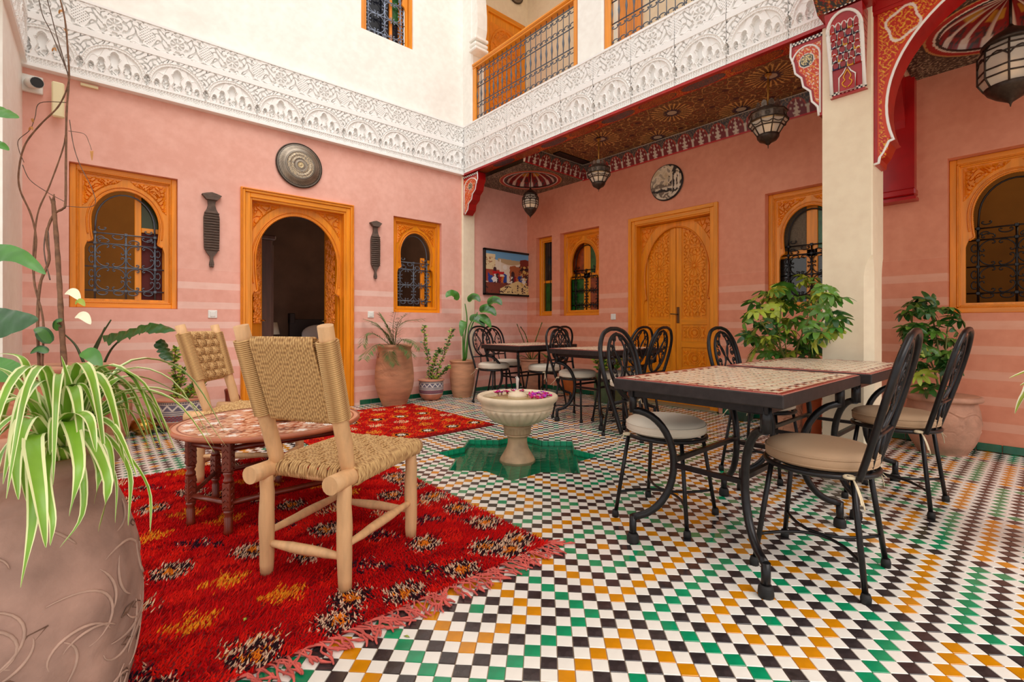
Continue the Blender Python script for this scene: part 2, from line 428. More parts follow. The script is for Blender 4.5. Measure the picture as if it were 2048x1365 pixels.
# ---------------------------------------------------------------- floor of small glazed tiles
S = .0709; TS = S / math.sqrt(2)                  # lattice step along the walls, tile edge
CXT, CYT = 1.710, 1.337                           # middle of one amber-centred cell
PC = Vector((2.437, 2.733)); PR = .636            # star basin
star = []
for k in range(16):
    a = PI * k / 8; r = PR if k % 2 == 0 else PR * math.cos(PI / 4) / math.cos(PI / 8)
    star.append((PC.x + r * math.cos(a), PC.y + r * math.sin(a)))
def in_star(x, y, m=0.0):
    dx, dy = x - PC.x, y - PC.y
    h = PR * math.cos(PI / 4)
    sq = np.maximum(np.abs(dx), np.abs(dy)) < h - m
    e, f = (dx + dy) / math.sqrt(2), (dx - dy) / math.sqrt(2)
    return sq | (np.maximum(np.abs(e), np.abs(f)) < h - m)
b = MB()
b.prism([(-7, -7), (7.2, -7), (7.2, YA + .02), (-7, YA + .02)], [star], -.004, -.25, lambda u, v, d: (u, v, d))
floor = b.obj('floor', GROUT); floor['kind'] = 'structure'; floor['label'] = 'chequered zellige floor of white, black, green and amber tiles'
RINGS_Y = ['Y', 'B', 'G', 'B', 'Y', 'B']; RINGS_G = ['G', 'B', 'Y', 'B', 'G', 'B']
CI = {'W': 0, 'B': 1, 'G': 2, 'Y': 3}
TM = [T_WHITE, T_BLACK, T_GREEN, T_YELLOW]
def tcol(a, bb):
    ca, cb = (a + 5) // 10, (bb + 5) // 10; la, lb = (a + 5) % 10 - 5, (bb + 5) % 10 - 5
    r = max(abs(la), abs(lb))
    if la == -5 or lb == -5: return 1
    return CI[(RINGS_Y if (ca + cb) % 2 == 0 else RINGS_G)[r]]
tiles = []
for a in range(-40, 56):
    for bb in range(-40, 66):
        for half in (0, 1):                       # coloured lattice, white lattice between it
            x, y = CXT + (a + half * .5) * S, CYT + (bb + half * .5) * S
            # two whites per coloured tile are the cells shifted along one wall direction only
            tiles.append((x, y, a, bb, half))
# coloured tiles sit at (a, b); white tiles at (a + 1/2, b + 1/2): both are squares turned by 45 degrees
ctile = []; cutt = []
fx, fy = .657 / math.hypot(.657, .754), .754 / math.hypot(.657, .754)
for (x, y, a, bb, half) in tiles:
    if not (-.75 < x < XB - .02 and -.7 < y < YA - .03): continue
    if in_star(x, y, .036): continue
    if in_star(x, y, -.036): cutt.append((x, y, 0 if half else tcol(a, bb))); continue
    if cx0 - .02 < x < cx1 and cy0 < y < cy1 + .02: continue
    c = 0 if half else tcol(a, bb)
    d = fx * x + fy * y; l = fy * x - fx * y
    px, py = (1024 + 946 * l / d, 650 + 946 / d) if d > .2 else (-999, 9999)
    seen = 30 < px < 2030 and py < 1350 and not (-.1 < x < 1.6 and 1.3 < y < 3.95)
    ctile.append((d if seen else 99, x, y, c))
ctile.sort(key=lambda t: t[0])
def tile_verts(hs, bev, z):
    o = []
    for zz, h in ((-.006, hs), (z - .0012, hs), (z, hs - bev)):
        for k in range(4):
            a = PI / 4 + PI / 2 * k
            o.append((h * math.sqrt(2) * math.cos(a + PI / 4), h * math.sqrt(2) * math.sin(a + PI / 4), zz))
    return o
TF = [(8, 9, 10, 11)] + [(r * 4 + j, r * 4 + (j + 1) % 4, r * 4 + 4 + (j + 1) % 4, r * 4 + 4 + j) for r in (0, 1) for j in range(4)]
hs = TS / 2 - .0011
tmesh = []
for i in range(4):
    b = MB(); b.add(tile_verts(hs, .0012, .0008), TF)
    o = b.obj('tile', TM[i]); tmesh.append(o.data); bpy.data.objects.remove(o)
for (d, x, y, c) in ctile[:300]:
    link('tile', tmesh[c], floor, (x, y, R.uniform(-.0006, .0004)), (R.gauss(0, .006), R.gauss(0, .006), R.gauss(0, .012)))
rest = ctile[300:]
base = np.array(tile_verts(hs, .0012, .0008)); n = len(rest)
ang = RN.normal(0, .012, n); tx = RN.normal(0, .006, n); ty = RN.normal(0, .006, n); dz = RN.uniform(-.0006, .0004, n)
ca, sa = np.cos(ang)[:, None], np.sin(ang)[:, None]
V = np.empty((n, 12, 3))
V[:, :, 0] = ca * base[:, 0] - sa * base[:, 1] + np.array([t[1] for t in rest])[:, None]
V[:, :, 1] = sa * base[:, 0] + ca * base[:, 1] + np.array([t[2] for t in rest])[:, None]
V[:, :, 2] = base[:, 2] + tx[:, None] * base[:, 0] + ty[:, None] * base[:, 1] + dz[:, None]
def bulk(name, V, F, mi, mats, parent=None, smooth=False, col=None, loc=None):
    n, k = V.shape[:2]
    me = bpy.data.meshes.new(name)
    off = (np.arange(n) * k)[:, None]
    loops = []; starts = []; tot = 0
    F4 = np.array([f for f in F]); nf, q = F4.shape
    idx = (off[:, :, None] + F4[None]).reshape(-1)
    me.vertices.add(n * k); me.vertices.foreach_set('co', V.reshape(-1).astype(np.float32))
    me.loops.add(len(idx)); me.loops.foreach_set('vertex_index', idx.astype(np.int32))
    me.polygons.add(n * nf); me.polygons.foreach_set('loop_start', (np.arange(n * nf) * q).astype(np.int32))
    me.polygons.foreach_set('material_index', np.repeat(np.array(mi), nf).astype(np.int32))
    me.polygons.foreach_set('use_smooth', np.full(n * nf, smooth))
    for m in mats: me.materials.append(m)
    if col is not None:
        at = me.color_attributes.new('Col', 'FLOAT_COLOR', 'POINT'); c = np.ones((n, k, 4), np.float32); c[:, :, :3] = col if col.ndim == 3 else col[:, None, :]
        at.data.foreach_set('color', c.ravel())
    me.update(calc_edges=True); me.validate()
    return link(name, me, parent, loc)
o = bulk('floor_tiles', V, TF, [t[3] for t in rest], TM, floor); o['kind'] = 'stuff'

# tiles cut along the edge of the star basin
def clip(poly, nx, ny, d):                         # keep the part with n.p <= d
    out = []
    for i in range(len(poly)):
        p, q = poly[i], poly[(i + 1) % len(poly)]; a = nx * p[0] + ny * p[1] - d; c = nx * q[0] + ny * q[1] - d
        if a <= 0: out.append(p)
        if a * c < 0: t_ = a / (a - c); out.append((p[0] + (q[0] - p[0]) * t_, p[1] + (q[1] - p[1]) * t_))
    return out
SQ = [[(math.cos(PI / 2 * k + o_), math.sin(PI / 2 * k + o_)) for k in range(4)] for o_ in (0, PI / 4)]
HS = PR * math.cos(PI / 4)
def minus_sq(polys, s, m):
    out = []
    for p in polys:
        for nx, ny in SQ[s]:
            q = clip(p, -nx, -ny, -(HS + m + nx * PC.x + ny * PC.y))
            if len(q) > 2: out.append(q)
            p = clip(p, nx, ny, HS + m + nx * PC.x + ny * PC.y)
            if len(p) < 3: break
    return out
def inside_sq(p, s, m):
    for nx, ny in SQ[s]:
        p = clip(p, nx, ny, HS + m + nx * PC.x + ny * PC.y)
        if len(p) < 3: return []
    return p
def flat_tile(b, p, z, h, mi, ox=0, oy=0):
    n = len(p); b.add([(x - ox, y - oy, z) for x, y in p] + [(x - ox, y - oy, z - h) for x, y in p], [tuple(range(n))] + [(i, n + i, n + (i + 1) % n, (i + 1) % n) for i in range(n)], mi)
b = MB()
for x, y, c in cutt:
    r_ = hs * math.sqrt(2)
    for p in minus_sq(minus_sq([[(x + r_, y), (x, y + r_), (x - r_, y), (x, y - r_)]], 0, .002), 1, .002): flat_tile(b, p, .0006, .006, c)
o = b.obj('cut_tiles', TM, floor); o['kind'] = 'stuff'

# ---------------------------------------------------------------- green skirting of glazed tiles
def skirting(name, pts, gaps):
    sk = struct(name)
    bm_ = MB(); bm_.box(-.071, -.011, .002, .071, 0, .062, bev=.003)
    o = bm_.obj('tile', GREENTILE); me = o.data; bpy.data.objects.remove(o)
    (x0, y0), (x1, y1) = pts; Ln = math.hypot(x1 - x0, y1 - y0); a = math.atan2(y1 - y0, x1 - x0)
    s = .073
    while s < Ln:
        if not any(g0 < s < g1 for g0, g1 in gaps):
            link('tile', me, sk, (x0 + math.cos(a) * s, y0 + math.sin(a) * s, R.uniform(0, .001)), (0, 0, a + R.gauss(0, .004)))
        s += .146
skirting('baseboard_back', ((-.48, YA - .001), (3.97, YA - .001)), [(1.53, 2.91)])
skirting('baseboard_gallery_end', ((4.21, YA - .001), (XB - .012, YA - .001)), [])
skirting('baseboard_right', ((XB - .001, YA - .02), (XB - .001, -1.2)), [(1.9, 3.22)])

# ---------------------------------------------------------------- sunken star basin with fountain
pool = thing('star_basin', 'sunken eight-pointed star basin lined with emerald tiles around the fountain', 'basin', (PC.x, PC.y, 0))
b = MB()
for i in range(16):
    p, q = star[i], star[(i + 1) % 16]
    p = (p[0] - PC.x, p[1] - PC.y); q = (q[0] - PC.x, q[1] - PC.y)
    b.add([(p[0], p[1], -.003), (q[0], q[1], -.003), (q[0], q[1], -.12), (p[0], p[1], -.12)], [(0, 1, 2, 3)])
b.prism([(x - PC.x, y - PC.y) for x, y in star], [], -.1, -.2, lambda u, v, d: (u, v, d))
b.obj('lining', GROUT, pool)
POOLT = mat('sea_green_glazed_tile', (22, 156, 112), .16, noise=(11, .45), coat=.4)
bt = MB(); bt.box(-.0345, -.0345, -.006, .0345, .0345, 0, bev=.002); o = bt.obj('tile', POOLT); ftp = o.data; bpy.data.objects.remove(o)
bcut = MB()
for i in range(-9, 10):
    for j in range(-9, 10):
        x, y = i * .0715, j * .0715
        u, v = (x + y) * .7071, (x - y) * .7071
        if in_star(PC.x + u, PC.y + v, .050):
            if math.hypot(u, v) > .11: link('tile', ftp, pool, (u, v, -.094), (0, 0, PI / 4))
        elif in_star(PC.x + u, PC.y + v, -.05):
            r_ = .0345 * math.sqrt(2); x_, y_ = PC.x + u, PC.y + v; p = [(x_ + r_, y_), (x_, y_ + r_), (x_ - r_, y_), (x_, y_ - r_)]
            q = inside_sq(p, 0, -.009)
            if q: flat_tile(bcut, q, -.094, .006, 0, PC.x, PC.y)
            for q in minus_sq([p], 0, -.009):
                q = inside_sq(q, 1, -.009)
                if q: flat_tile(bcut, q, -.094, .006, 0, PC.x, PC.y)
o = bcut.obj('cut_tiles', POOLT, pool); o['kind'] = 'stuff'
for i in range(16):                               # wall tiles and rim tiles of the star, each its own piece
    p = Vector((star[i][0] - PC.x, star[i][1] - PC.y)); q = Vector((star[(i + 1) % 16][0] - PC.x, star[(i + 1) % 16][1] - PC.y))
    Ln = (q - p).length; e = (q - p) / Ln; nrm = Vector((e.y, -e.x)); m = (p + q) / 2
    if nrm.dot(m) > 0: nrm = -nrm
    k = 5; wd = Ln / k
    a = math.atan2(e.y, e.x)
    bw = MB(); s = 1 if Vector((-math.sin(a), math.cos(a))).dot(nrm) > 0 else -1
    bw.box(-wd / 2 + .001, 0, -.088, wd / 2 - .001, s * .008, -.005, bev=.002)
    o = bw.obj('tile', POOLT); wm = o.data; bpy.data.objects.remove(o)
    for t in range(k):
        c = p + e * wd * (t + .5); link('tile', wm, pool, (c.x, c.y, 0), (0, 0, a))
b = MB(); b.add([(x - PC.x, y - PC.y, -.04) for x, y in star], [tuple(range(16))])
WATER = mat('clear_water', (214, 240, 232), .03, trans=1.0, bump=(14, .12)); WATER.node_tree.nodes['Principled BSDF'].inputs['IOR'].default_value = 1.33
b.obj('water', WATER, pool)
for dx, dy in ((-.42, -.13), (.02, -.44)):
    b = MB(); b.lathe([(.02, -.094), (.02, -.086), (.012, -.084), (.001, -.084)], 14, (dx, dy, 0)); b.obj('spotlight', WHITEPL, pool)

ft_ = thing('fountain', 'pale carved stone pedestal fountain with fluted bowl in the star basin', 'fountain', (PC.x, PC.y, -.095))
z0 = .095
b = MB()
b.lathe([(.139, 0), (.142, .02), (.138, .05), (.13, .07), (.112, .10), (.088, .14), (.076, .18), (.074, .215), (.08, .235), (.098, .245), (.1, .255)], 40, mi=0)
b.obj('pedestal', STONE2, ft_)
b = MB(); b.lathe([(.094, .255), (.102, .262), (.1, .29), (.108, .305), (.112, .318), (.106, .326), (.1, .33)], 72, flute=(.262, .292, .12, 24)); b.obj('collar', STONE2, ft_)
b = MB()
prof = [(.09, .325), (.13, .333), (.175, .352), (.215, .378), (.248, .41), (.268, .44), (.277, .462)]
b.lathe(prof, 168, flute=(.333, .452, .055, 28))
b.lathe([(.277, .462), (.281, .468), (.279, .475), (.282, .49), (.296, .507), (.309, .52), (.314, .535), (.311, .549), (.302, .557), (.286, .558), (.276, .55), (.26, .535), (.15, .51), (.001, .505)], 72)
b.obj('bowl', STONE, ft_)
b = MB(); b.lathe([(.276, .543), (.12, .5435), (.001, .544)], 48); b.obj('water', mat('bowl_water', (222, 196, 140), .05, trans=.5), ft_)
b = MB(); b.lathe([(.075, .54), (.074, .55), (.062, .566), (.04, .575), (.018, .578), (.014, .59), (.001, .59)], 28); b.obj('nozzle', STONE, ft_)
b = MB(); b.tube([(0, 0, .585), (.001, .001, .62), (0, .002, .65), (.002, 0, .675), (.001, 0, .69)], [.007, .009, .012, .014, .004], 9)
for k in range(5): b.sphere((R.gauss(0, .008), R.gauss(0, .008), R.uniform(.66, .70)), .005, nu=6, nv=4)
JET = mat('foaming_water', (246, 242, 238), .2, trans=.55); b.obj('water_jet', JET, ft_)
PET = [mat('magenta_petal', (222, 30, 120), .6), mat('violet_petal', (196, 60, 214), .6), mat('crimson_petal', (200, 24, 60), .6), mat('pink_petal', (238, 130, 196), .6)]
pm = []
for i, m in enumerate(PET):
    b = MB()
    vs = [(0, 0, .004)]; k = 9
    for j in range(k):
        a = 2 * PI * j / k; rr = .017 * (1 + .25 * math.sin(3 * a + i)); vs.append((rr * math.cos(a), rr * math.sin(a) * .8, .010 + .006 * math.sin(2 * a + i)))
    vs += [(x, y, z - .002) for x, y, z in vs]
    fs = [(0, 1 + j, 1 + (j + 1) % k) for j in range(k)] + [(k + 1, k + 2 + (j + 1) % k, k + 2 + j) for j in range(k)] + [(1 + j, k + 2 + j, k + 2 + (j + 1) % k, 1 + (j + 1) % k) for j in range(k)]
    b.add(vs, fs, 0, True); o = b.obj('petal', m); pm.append(o.data); bpy.data.objects.remove(o)
PN = ['magenta', 'violet', 'crimson', 'pale pink']
for k in range(64):
    if k < 46: a = R.uniform(-.9, .75) - .0; rr = R.uniform(.1, .255) if a > -.5 else R.uniform(.16, .25)
    else: a = R.uniform(1.35, 2.5); rr = R.uniform(.2, .262)
    a += math.atan2(-.657, .754)                  # measured from the direction of the photograph's right
    i = R.choice([0, 0, 1, 1, 2, 3])
    o = link('flower_petal', pm[i], None, (PC.x + rr * math.cos(a), PC.y + rr * math.sin(a), .448 + R.uniform(0, .006)), (R.gauss(0, .25), R.gauss(0, .25), R.uniform(0, 6)))
    tag(o, PN[i] + ' flower petal floating among others in the fountain bowl', 'petal', PN[i] + ' petals in the fountain bowl')
# ---------------------------------------------------------------- carved stucco frieze
FW, FH = .47, .68
def frieze_h(X, Z):
    h = np.zeros_like(X)
    # lower key pattern
    k = (np.sin(2 * PI * X / .0235 + 14 * (Z * 40 % 1 > .5)) > .1) & (Z > .012) & (Z < .062)
    h = np.where((Z < .066), np.where(k, .004, -.010), h); h = np.where((Z < .010), .014, h)
    h = np.where((Z > .062) & (Z < .068), .008, h)
    e = np.sqrt((X / .232) ** 2 + ((Z - .125) / .222) ** 2)
    arch = (Z > .068) & (Z < .375)
    inside = (e < 1) & arch
    sp = scrolls(X, Z, 52)
    h = np.where(arch & ~inside, np.where(np.abs(sp) > .22, .012, -.016), h)
    an = np.arctan2(Z - .125, X)
    ring = np.where((e > .965), .018, np.where(e > .90, .006 + .006 * (np.sin(an * 60) > 0), np.where(e > .865, .016, .0)))
    h = np.where(inside & (e > .865) & (Z > .125), ring, h)
    fld = inside & (e <= .865)
    h = np.where(fld, -.004, h)
    # stepped outline of the honeycomb pyramid
    tri = .345 - .95 * np.abs(X) - .020 * np.sin(np.abs(X) * 72)
    step = fld & (Z < tri)
    h = np.where(fld & (np.abs(Z - tri) < .005), .010, h)
    h = np.where(step, .006, h)
    def niche(cx, z0, z1, r):
        nonlocal h
        for s in ((1, -1) if cx else (1,)):
            q = np.where(Z > z1 - r, np.hypot(X - s * cx, (Z - (z1 - r)) * .62), np.abs(X - s * cx) * (1 + .25 * np.cos((Z - z0) * 60)))
            m = (q < r) & (Z > z0)
            h = np.where(m, -.034, h); h = np.where((q >= r) & (q < r + .006) & (Z > z0 + .01) & arch, .013, h)
    niche(0, .085, .275, .030); niche(.092, .085, .205, .021); niche(.160, .085, .148, .017); niche(.235, .085, .165, .019)
    sw = scrolls(X, Z, 120, .7)
    h = np.where((h < -.03) & (Z < .17) & (sw > -.1), -.012, h)
    h = np.where((Z > .375) & (Z < .432), .018, h)
    # rosette band
    bd = (Z >= .432) & (Z < .655)
    zz = Z - .543
    h = np.where(bd, np.where(np.abs(scrolls(X, Z, 46, 2.)) > .22, .011, -.017), h)
    rr = np.hypot(X, zz); aa = np.arctan2(zz, X)
    h = np.where(bd & (rr < .085), np.where(rr < .055, np.where((np.cos(aa * 8) * .5 + .5) > rr / .062, .014, -.012), np.where(rr < .068, .013, np.where(np.cos(aa * 6) > rr * 12 - 1.1, .012, -.012))), h)
    h = np.where(bd & (rr < .016), .002, h)
    xe = np.abs(np.abs(X) - FW / 2)
    lat = (xe + np.abs(zz) * .7 < .07) & bd
    lt = (np.abs(np.sin((X + zz) * 120)) > .55) | (np.abs(np.sin((X - zz) * 120)) > .55)
    h = np.where(lat, np.where(lt, .012, -.014), h)
    h = np.where(bd & (np.abs(np.abs(zz) - .098 - .006 * np.sin(X * 80)) < .006), .013, h)
    h = np.where(Z >= .655, .020, h)
    return h
nx, nz = 126, 182
xs = np.linspace(-FW / 2, FW / 2, nx); zs = np.linspace(0, FH, nz)
X, Z = np.meshgrid(xs, zs, indexing='ij'); H = frieze_h(X, Z)
b = MB(); b.grid(np.stack([X, -H, Z], -1), smooth=False)
b.add([(-FW / 2, .05, 0), (FW / 2, .05, 0), (FW / 2, -.014, 0), (-FW / 2, -.014, 0)], [(0, 1, 2, 3)])
o = b.obj('carved_panel', PLASTER); fme = o.data; bpy.data.objects.remove(o)
fr = struct('trim_1', 'carved white stucco frieze on the back wall')
b = MB(); b.box(XC, YA - .018, 3.186, XF, YA + .01, 3.868); b.box(XC, YA - .075, 3.166, XF, YA, 3.188); b.obj('backing', PLASTER, fr)
for k in range(10): link('carved_panel', fme, fr, (.101 - .47 + .47 * k, YA - .058, 3.188))
fr = struct('trim_2', 'carved white stucco frieze on the gallery front')
b = MB(); b.box(XF + .042, .95, 3.186, XF + .16, YA, 3.868); b.box(XF - .012, 1.0, 3.162, XF + .03, YA - .03, 3.187, mi=1); b.obj('backing', [PLASTER, REDPAINT], fr)
for k in range(-1, 9): link('carved_panel', fme, fr, (XF, 1.577 + .4745 * k, 3.188), (0, 0, -PI / 2))
fr = struct('trim_3', 'carved white stucco frieze over the left pier')
for k in range(4): link('carved_panel', fme, fr, (XC + .02, YA - .30 - .47 * k, 3.188), (0, 0, PI / 2))

# roof slab of the near gallery, over the place the picture is taken from
b = MB(); b.box(-2.2, -.75, 3.32, XF + .03, .80, 3.55); o = b.obj('ceiling_near_gallery', CREAM); o['kind'] = 'structure'
b = MB(); b.box(XC, .80, 3.342, XF - .2, 1.08, 3.868); o = b.obj('trim_5', PLASTER); o['kind'] = 'structure'
# ---------------------------------------------------------------- painted ornament helpers
C_ = lambda r, g, b_: np.array(lin((r, g, b_)))
def mixm(mask, a, bb): return np.where(mask[..., None], a, bb)
def rgba(c): return np.concatenate([c, np.ones(c.shape[:-1] + (1,))], -1)
def painted(name, parent, P, colfn, U, V, keep=None, m=None):
    b = MB(); b.grid(P, keep=keep, smooth=False, col=rgba(colfn(U, V)))
    return b.obj(name, m or PAINTED, parent)
def plane_uv(u0, u1, v0, v1, res):
    nu, nv = max(2, int((u1 - u0) / res)), max(2, int((v1 - v0) / res))
    return np.meshgrid(np.linspace(u0, u1, nu), np.linspace(v0, v1, nv), indexing='ij')
RED, ORG, GOLD, DKB, WHT, NAVY, GRY = C_(170, 16, 20), C_(214, 92, 22), C_(226, 168, 44), C_(46, 34, 30), C_(236, 230, 220), C_(40, 40, 84), C_(120, 112, 108)
def c_ceiling(U, V):                              # interlaced gold straps between radiating stars
    c = np.broadcast_to(C_(112, 74, 40), U.shape + (3,)).copy()
    g = np.stack([np.hypot(U - u, V - v) for u, v in [(4.68, 2.73), (4.68, 1.72), (4.68, 3.69), (4.20, 2.2), (4.20, 3.2), (5.16, 2.2), (5.16, 3.2)]]); i = g.argmin(0); r = g.min(0)
    cu = np.array([4.68, 4.68, 4.68, 4.2, 4.2, 5.16, 5.16])[i]; cv = np.array([2.73, 1.72, 3.69, 2.2, 3.2, 2.2, 3.2])[i]
    a = np.arctan2(V - cv, U - cu)
    s = stars(U, V, 72, 4)
    c = mixm(np.abs(s - .12) < .075, C_(206, 164, 98), c); c = mixm(np.abs(s + .28) < .05, C_(150, 60, 30), c)
    ray = np.abs(np.sin(a * 12)) > .86
    c = mixm((r < .22) & (r > .09) & ray, C_(222, 180, 106), mixm((r < .17) & (r > .09), C_(104, 66, 34), c))
    c = mixm((r < .10) & (np.cos(a * 12) * .02 + .085 > r), C_(34, 30, 60), c); c = mixm((r < .05), C_(190, 180, 160), c)
    small = np.hypot((U * 4) % 1 - .5, (V * 4) % 1 - .5) < .12
    return mixm(small & (r > .27), C_(70, 28, 30), c)
def c_arabesque(base, a, bb, k):
    def f(U, V):
        s = scrolls(U, V, k); t = scrolls(U, V, k * 1.7, 3.)
        c = np.broadcast_to(base, U.shape + (3,)).copy()
        c = mixm(np.abs(s) < .16, a, c); return mixm(t > .75, bb, c)
    return f
def c_beam(U, V):                                 # V along the beam, U across
    u = (U - XF) / .17 - .5; p = (V / .46) % 1
    c = c_arabesque(RED, ORG, GOLD, 130)(U, V)
    el = ((p - .5) / .42) ** 2 + (u / .40) ** 2
    alt = (np.floor(V / .46) % 2) == 0
    med = mixm(alt, c_arabesque(C_(84, 78, 88), C_(150, 70, 60), C_(40, 40, 44), 170)(U, V), c_arabesque(C_(150, 66, 30), C_(200, 110, 40), C_(90, 30, 20), 150)(U, V))
    c = mixm(el < 1, med, c); c = mixm((el >= 1) & (el < 1.12), C_(60, 66, 60), c)
    return mixm(np.abs(u) > .46, RED, c)
def c_arcade(U, V):                               # U along, V 0..1 up
    p = (U / .20) % 1 - .5
    c = np.broadcast_to(C_(120, 16, 22), U.shape + (3,)).copy()
    e = np.hypot(p / .46, (V - .35) / .5)
    c = mixm((V > .35) & (e > 1), c_arabesque(C_(70, 66, 66), C_(150, 120, 90), C_(40, 40, 50), 90)(U, V * .2), c)
    c = mixm((e > .86) & (e < 1) & (V > .3), C_(176, 60, 40), c)
    c = mixm((np.abs(p) > .44) & (V < .42), C_(206, 196, 178), c); c = mixm((np.abs(p) > .40) & (V > .36) & (V < .46), C_(206, 196, 178), c)
    fl = np.abs(p) < .16 * (1 - V * 1.1) * (1 + .6 * np.sin(V * 34))
    c = mixm(fl & (V > .08) & (V < .8), C_(214, 198, 178), c)
    dots = (np.hypot(np.abs(p) - .26, (V - .45) * .9) < .05) | (np.hypot(np.abs(p) - .2, (V - .7) * .9) < .04)
    c = mixm(dots, C_(200, 180, 160), c)
    c = mixm(V > .93, C_(220, 210, 196), c); return mixm(V < .06, C_(196, 20, 24), c)
def c_bay(cx, cy, dark):
    def f(U, V):
        c = c_arabesque(C_(40, 34, 32), C_(118, 108, 84), C_(196, 186, 160), 75)(U, V)
        r = np.hypot(U - cx, V - cy)
        c = mixm(r < .47, C_(46, 38, 32), c)
        c = mixm(r < .455, C_(196, 150, 90), c); c = mixm(r < .44, RED, c); c = mixm(r < .40, WHT, c); c = mixm(r < .385, C_(36, 34, 40), c)
        return c
    return f
ce = struct('ceiling', 'painted timber ceiling of the gallery')
U, V = plane_uv(XF + .15, XB, 4.49, YA, .007)
painted('corner_panel', ce, np.stack([U, V, np.full_like(U, 3.10)], -1), c_bay(4.73, 5.02, 0), U, V, keep=np.hypot(U - 4.73, V - 5.02) > .355)
U, V = plane_uv(XF + .13, XB, -2.2, .80, .008)
painted('side_panel', ce, np.stack([U, V, np.full_like(U, 3.10)], -1), c_bay(4.72, .2, 1), U, V, keep=np.hypot(U - 4.72, V - .2) > .37)
U, V = plane_uv(XF + .16, XB - .06, 1.05, 4.5, .0065)
painted('star_panel', ce, np.stack([U, V, np.full_like(U, 3.30)], -1), c_ceiling, U, V)
U, V = plane_uv(XF, XF + .17, .85, YA, .006)
painted('beam_soffit', ce, np.stack([U, V, np.full_like(U, 3.165)], -1), c_beam, U, V)
b = MB(); b.box(XF + .045, .85, 3.168, XF + .17, YA, 3.34); b.obj('beam', REDPAINT, ce)
U, V = plane_uv(1.0, 4.5, 0, 1, .006); V = V[:, ::8]; U = U[:, ::8]
painted('cornice_panel', ce, np.stack([XB - .012 - .055 * V, U, 3.082 + .218 * V], -1), c_arcade, U, V)
U, V = plane_uv(XF + .16, XB, 0, 1, .006); V = V[:, ::8]; U = U[:, ::8]
painted('cornice_panel', ce, np.stack([U, 4.495 - .05 * V, 3.10 + .2 * V], -1), c_arcade, U, V)
b = MB(); b.box(XF + .06, -2.4, 3.32, XB + .2, YA, 3.6); b.box(XF + .172, 4.5, 3.12, XB, 4.54, 3.32); b.box(XF + .13, -2.2, 3.5, XB, .8, 3.6); b.box(XF + .14, .8, 3.12, XB, 1.1, 3.32)
b.obj('slab', CREAM, ce)
b = MB(); b.box(4.58, 4.3, 3.285, 5.2, 4.42, 3.30); b.obj('recess_shade', BLACKM, ce)  # flat black slab; its colour stands in for a recess's shade
def rosette(name, cx, cy, z, r):                  # ribbed shell dome rising into the ceiling
    n, m = 192, 24
    A, T = np.meshgrid(np.linspace(0, 2 * PI, n + 1), np.linspace(0, 1, m), indexing='ij')
    rib = np.abs(np.cos(A * 8)) ** 6
    rr = r * T; zz = z + .17 * np.sqrt(1 - T ** 2 * .99) - .02 * rib * np.sin(PI * T) ** .5
    P = np.stack([cx + rr * np.cos(A), cy + rr * np.sin(A), zz], -1)
    def f(a, t):
        c = np.broadcast_to(C_(150, 18, 22), a.shape + (3,)).copy()
        c = mixm((t > .35) & (t < .62) & (np.cos(a * 8) < .2), C_(206, 150, 44), c)
        c = mixm((t > .7) & (np.cos(a * 8) < .6) & (scrolls(a * .3, t * .3, 90) > .1), C_(60, 40, 44), c)
        return mixm(np.abs(np.cos(a * 8)) > .955 - .1 * (t > .9), C_(232, 210, 196), c)
    painted(name, ce, P, f, A, T)
rosette('shell_dome', 4.73, 5.02, 3.10, .37); rosette('shell_dome', 4.72, .2, 3.10, .385)

# ---------------------------------------------------------------- painted arch, brackets and corbels
ar = struct('arch', 'red and gold painted horseshoe arch springing from the cream column')
half = [(.818, 2.10), (.79, 2.105), (.785, 2.14), (.764, 2.17), (.745, 2.215), (.735, 2.238), (.707, 2.246)]
for k in range(25):
    t = math.radians(-17 + (107) * k / 24); half.append((-.0 + .748 * math.cos(t), 2.47 + .73 * math.sin(t)))
outl = [(.818, 3.60)] + half + [(-y, z) for y, z in half[::-1]] + [(-.818, 3.60)]
b = MB(); b.prism(outl, [], XF + .03, XF + .25, lambda u, v, d: (d, u, v)); b.obj('arch_body', REDPAINT, ar)
b = MB(); b.tube([(XF + .026, y - (.012 if y > 0 else -.012) * 0, z) for y, z in half + [(-y, z) for y, z in half[::-1]]], .009, 6); b.obj('white_edge', PLASTER, ar)
def arch_dist(Y, Zv):
    e = np.hypot(Y / .748, (Zv - 2.47) / .73); lo = np.where(Zv < 2.26, np.abs(Y) > .742 + (2.2 - Zv) * .25, e > 1.0)
    return e, lo & (np.abs(Y) < .80) & (Zv > 2.14)
def c_arch(Yv, Zv):
    e, ok = arch_dist(Yv, Zv)
    c = c_arabesque(C_(186, 34, 18), GOLD, C_(222, 120, 30), 84)(Yv, Zv)
    c = mixm((np.abs(Yv) > .785) | ((e < 1.035) & (Zv > 2.26)), C_(206, 60, 24), c)
    cy, cz = np.abs(Yv) - .66, Zv - 3.0
    m = np.hypot(cy / .085, cz / .1); ang = np.arctan2(cz, cy)
    c = mixm((np.abs(m - 1 - .12 * np.sin(ang * 4)) < .09), C_(230, 216, 206), c)
    return c
U, V = plane_uv(-.80, .80, 2.12, 3.12, .005); e, ok = arch_dist(U, V)
painted('painted_face', ar, np.stack([np.where(ok, XF + .022, XF + .034), U, V], -1), c_arch, U, V, keep=ok)
b = MB(); b.box(XF + .01, -.82, 3.115, XF + .26, .82, 3.14); b.box(XF + .005, -.82, 3.14, XF + .1, .82, 3.62); b.obj('arch_cornice', REDPAINT, ar)
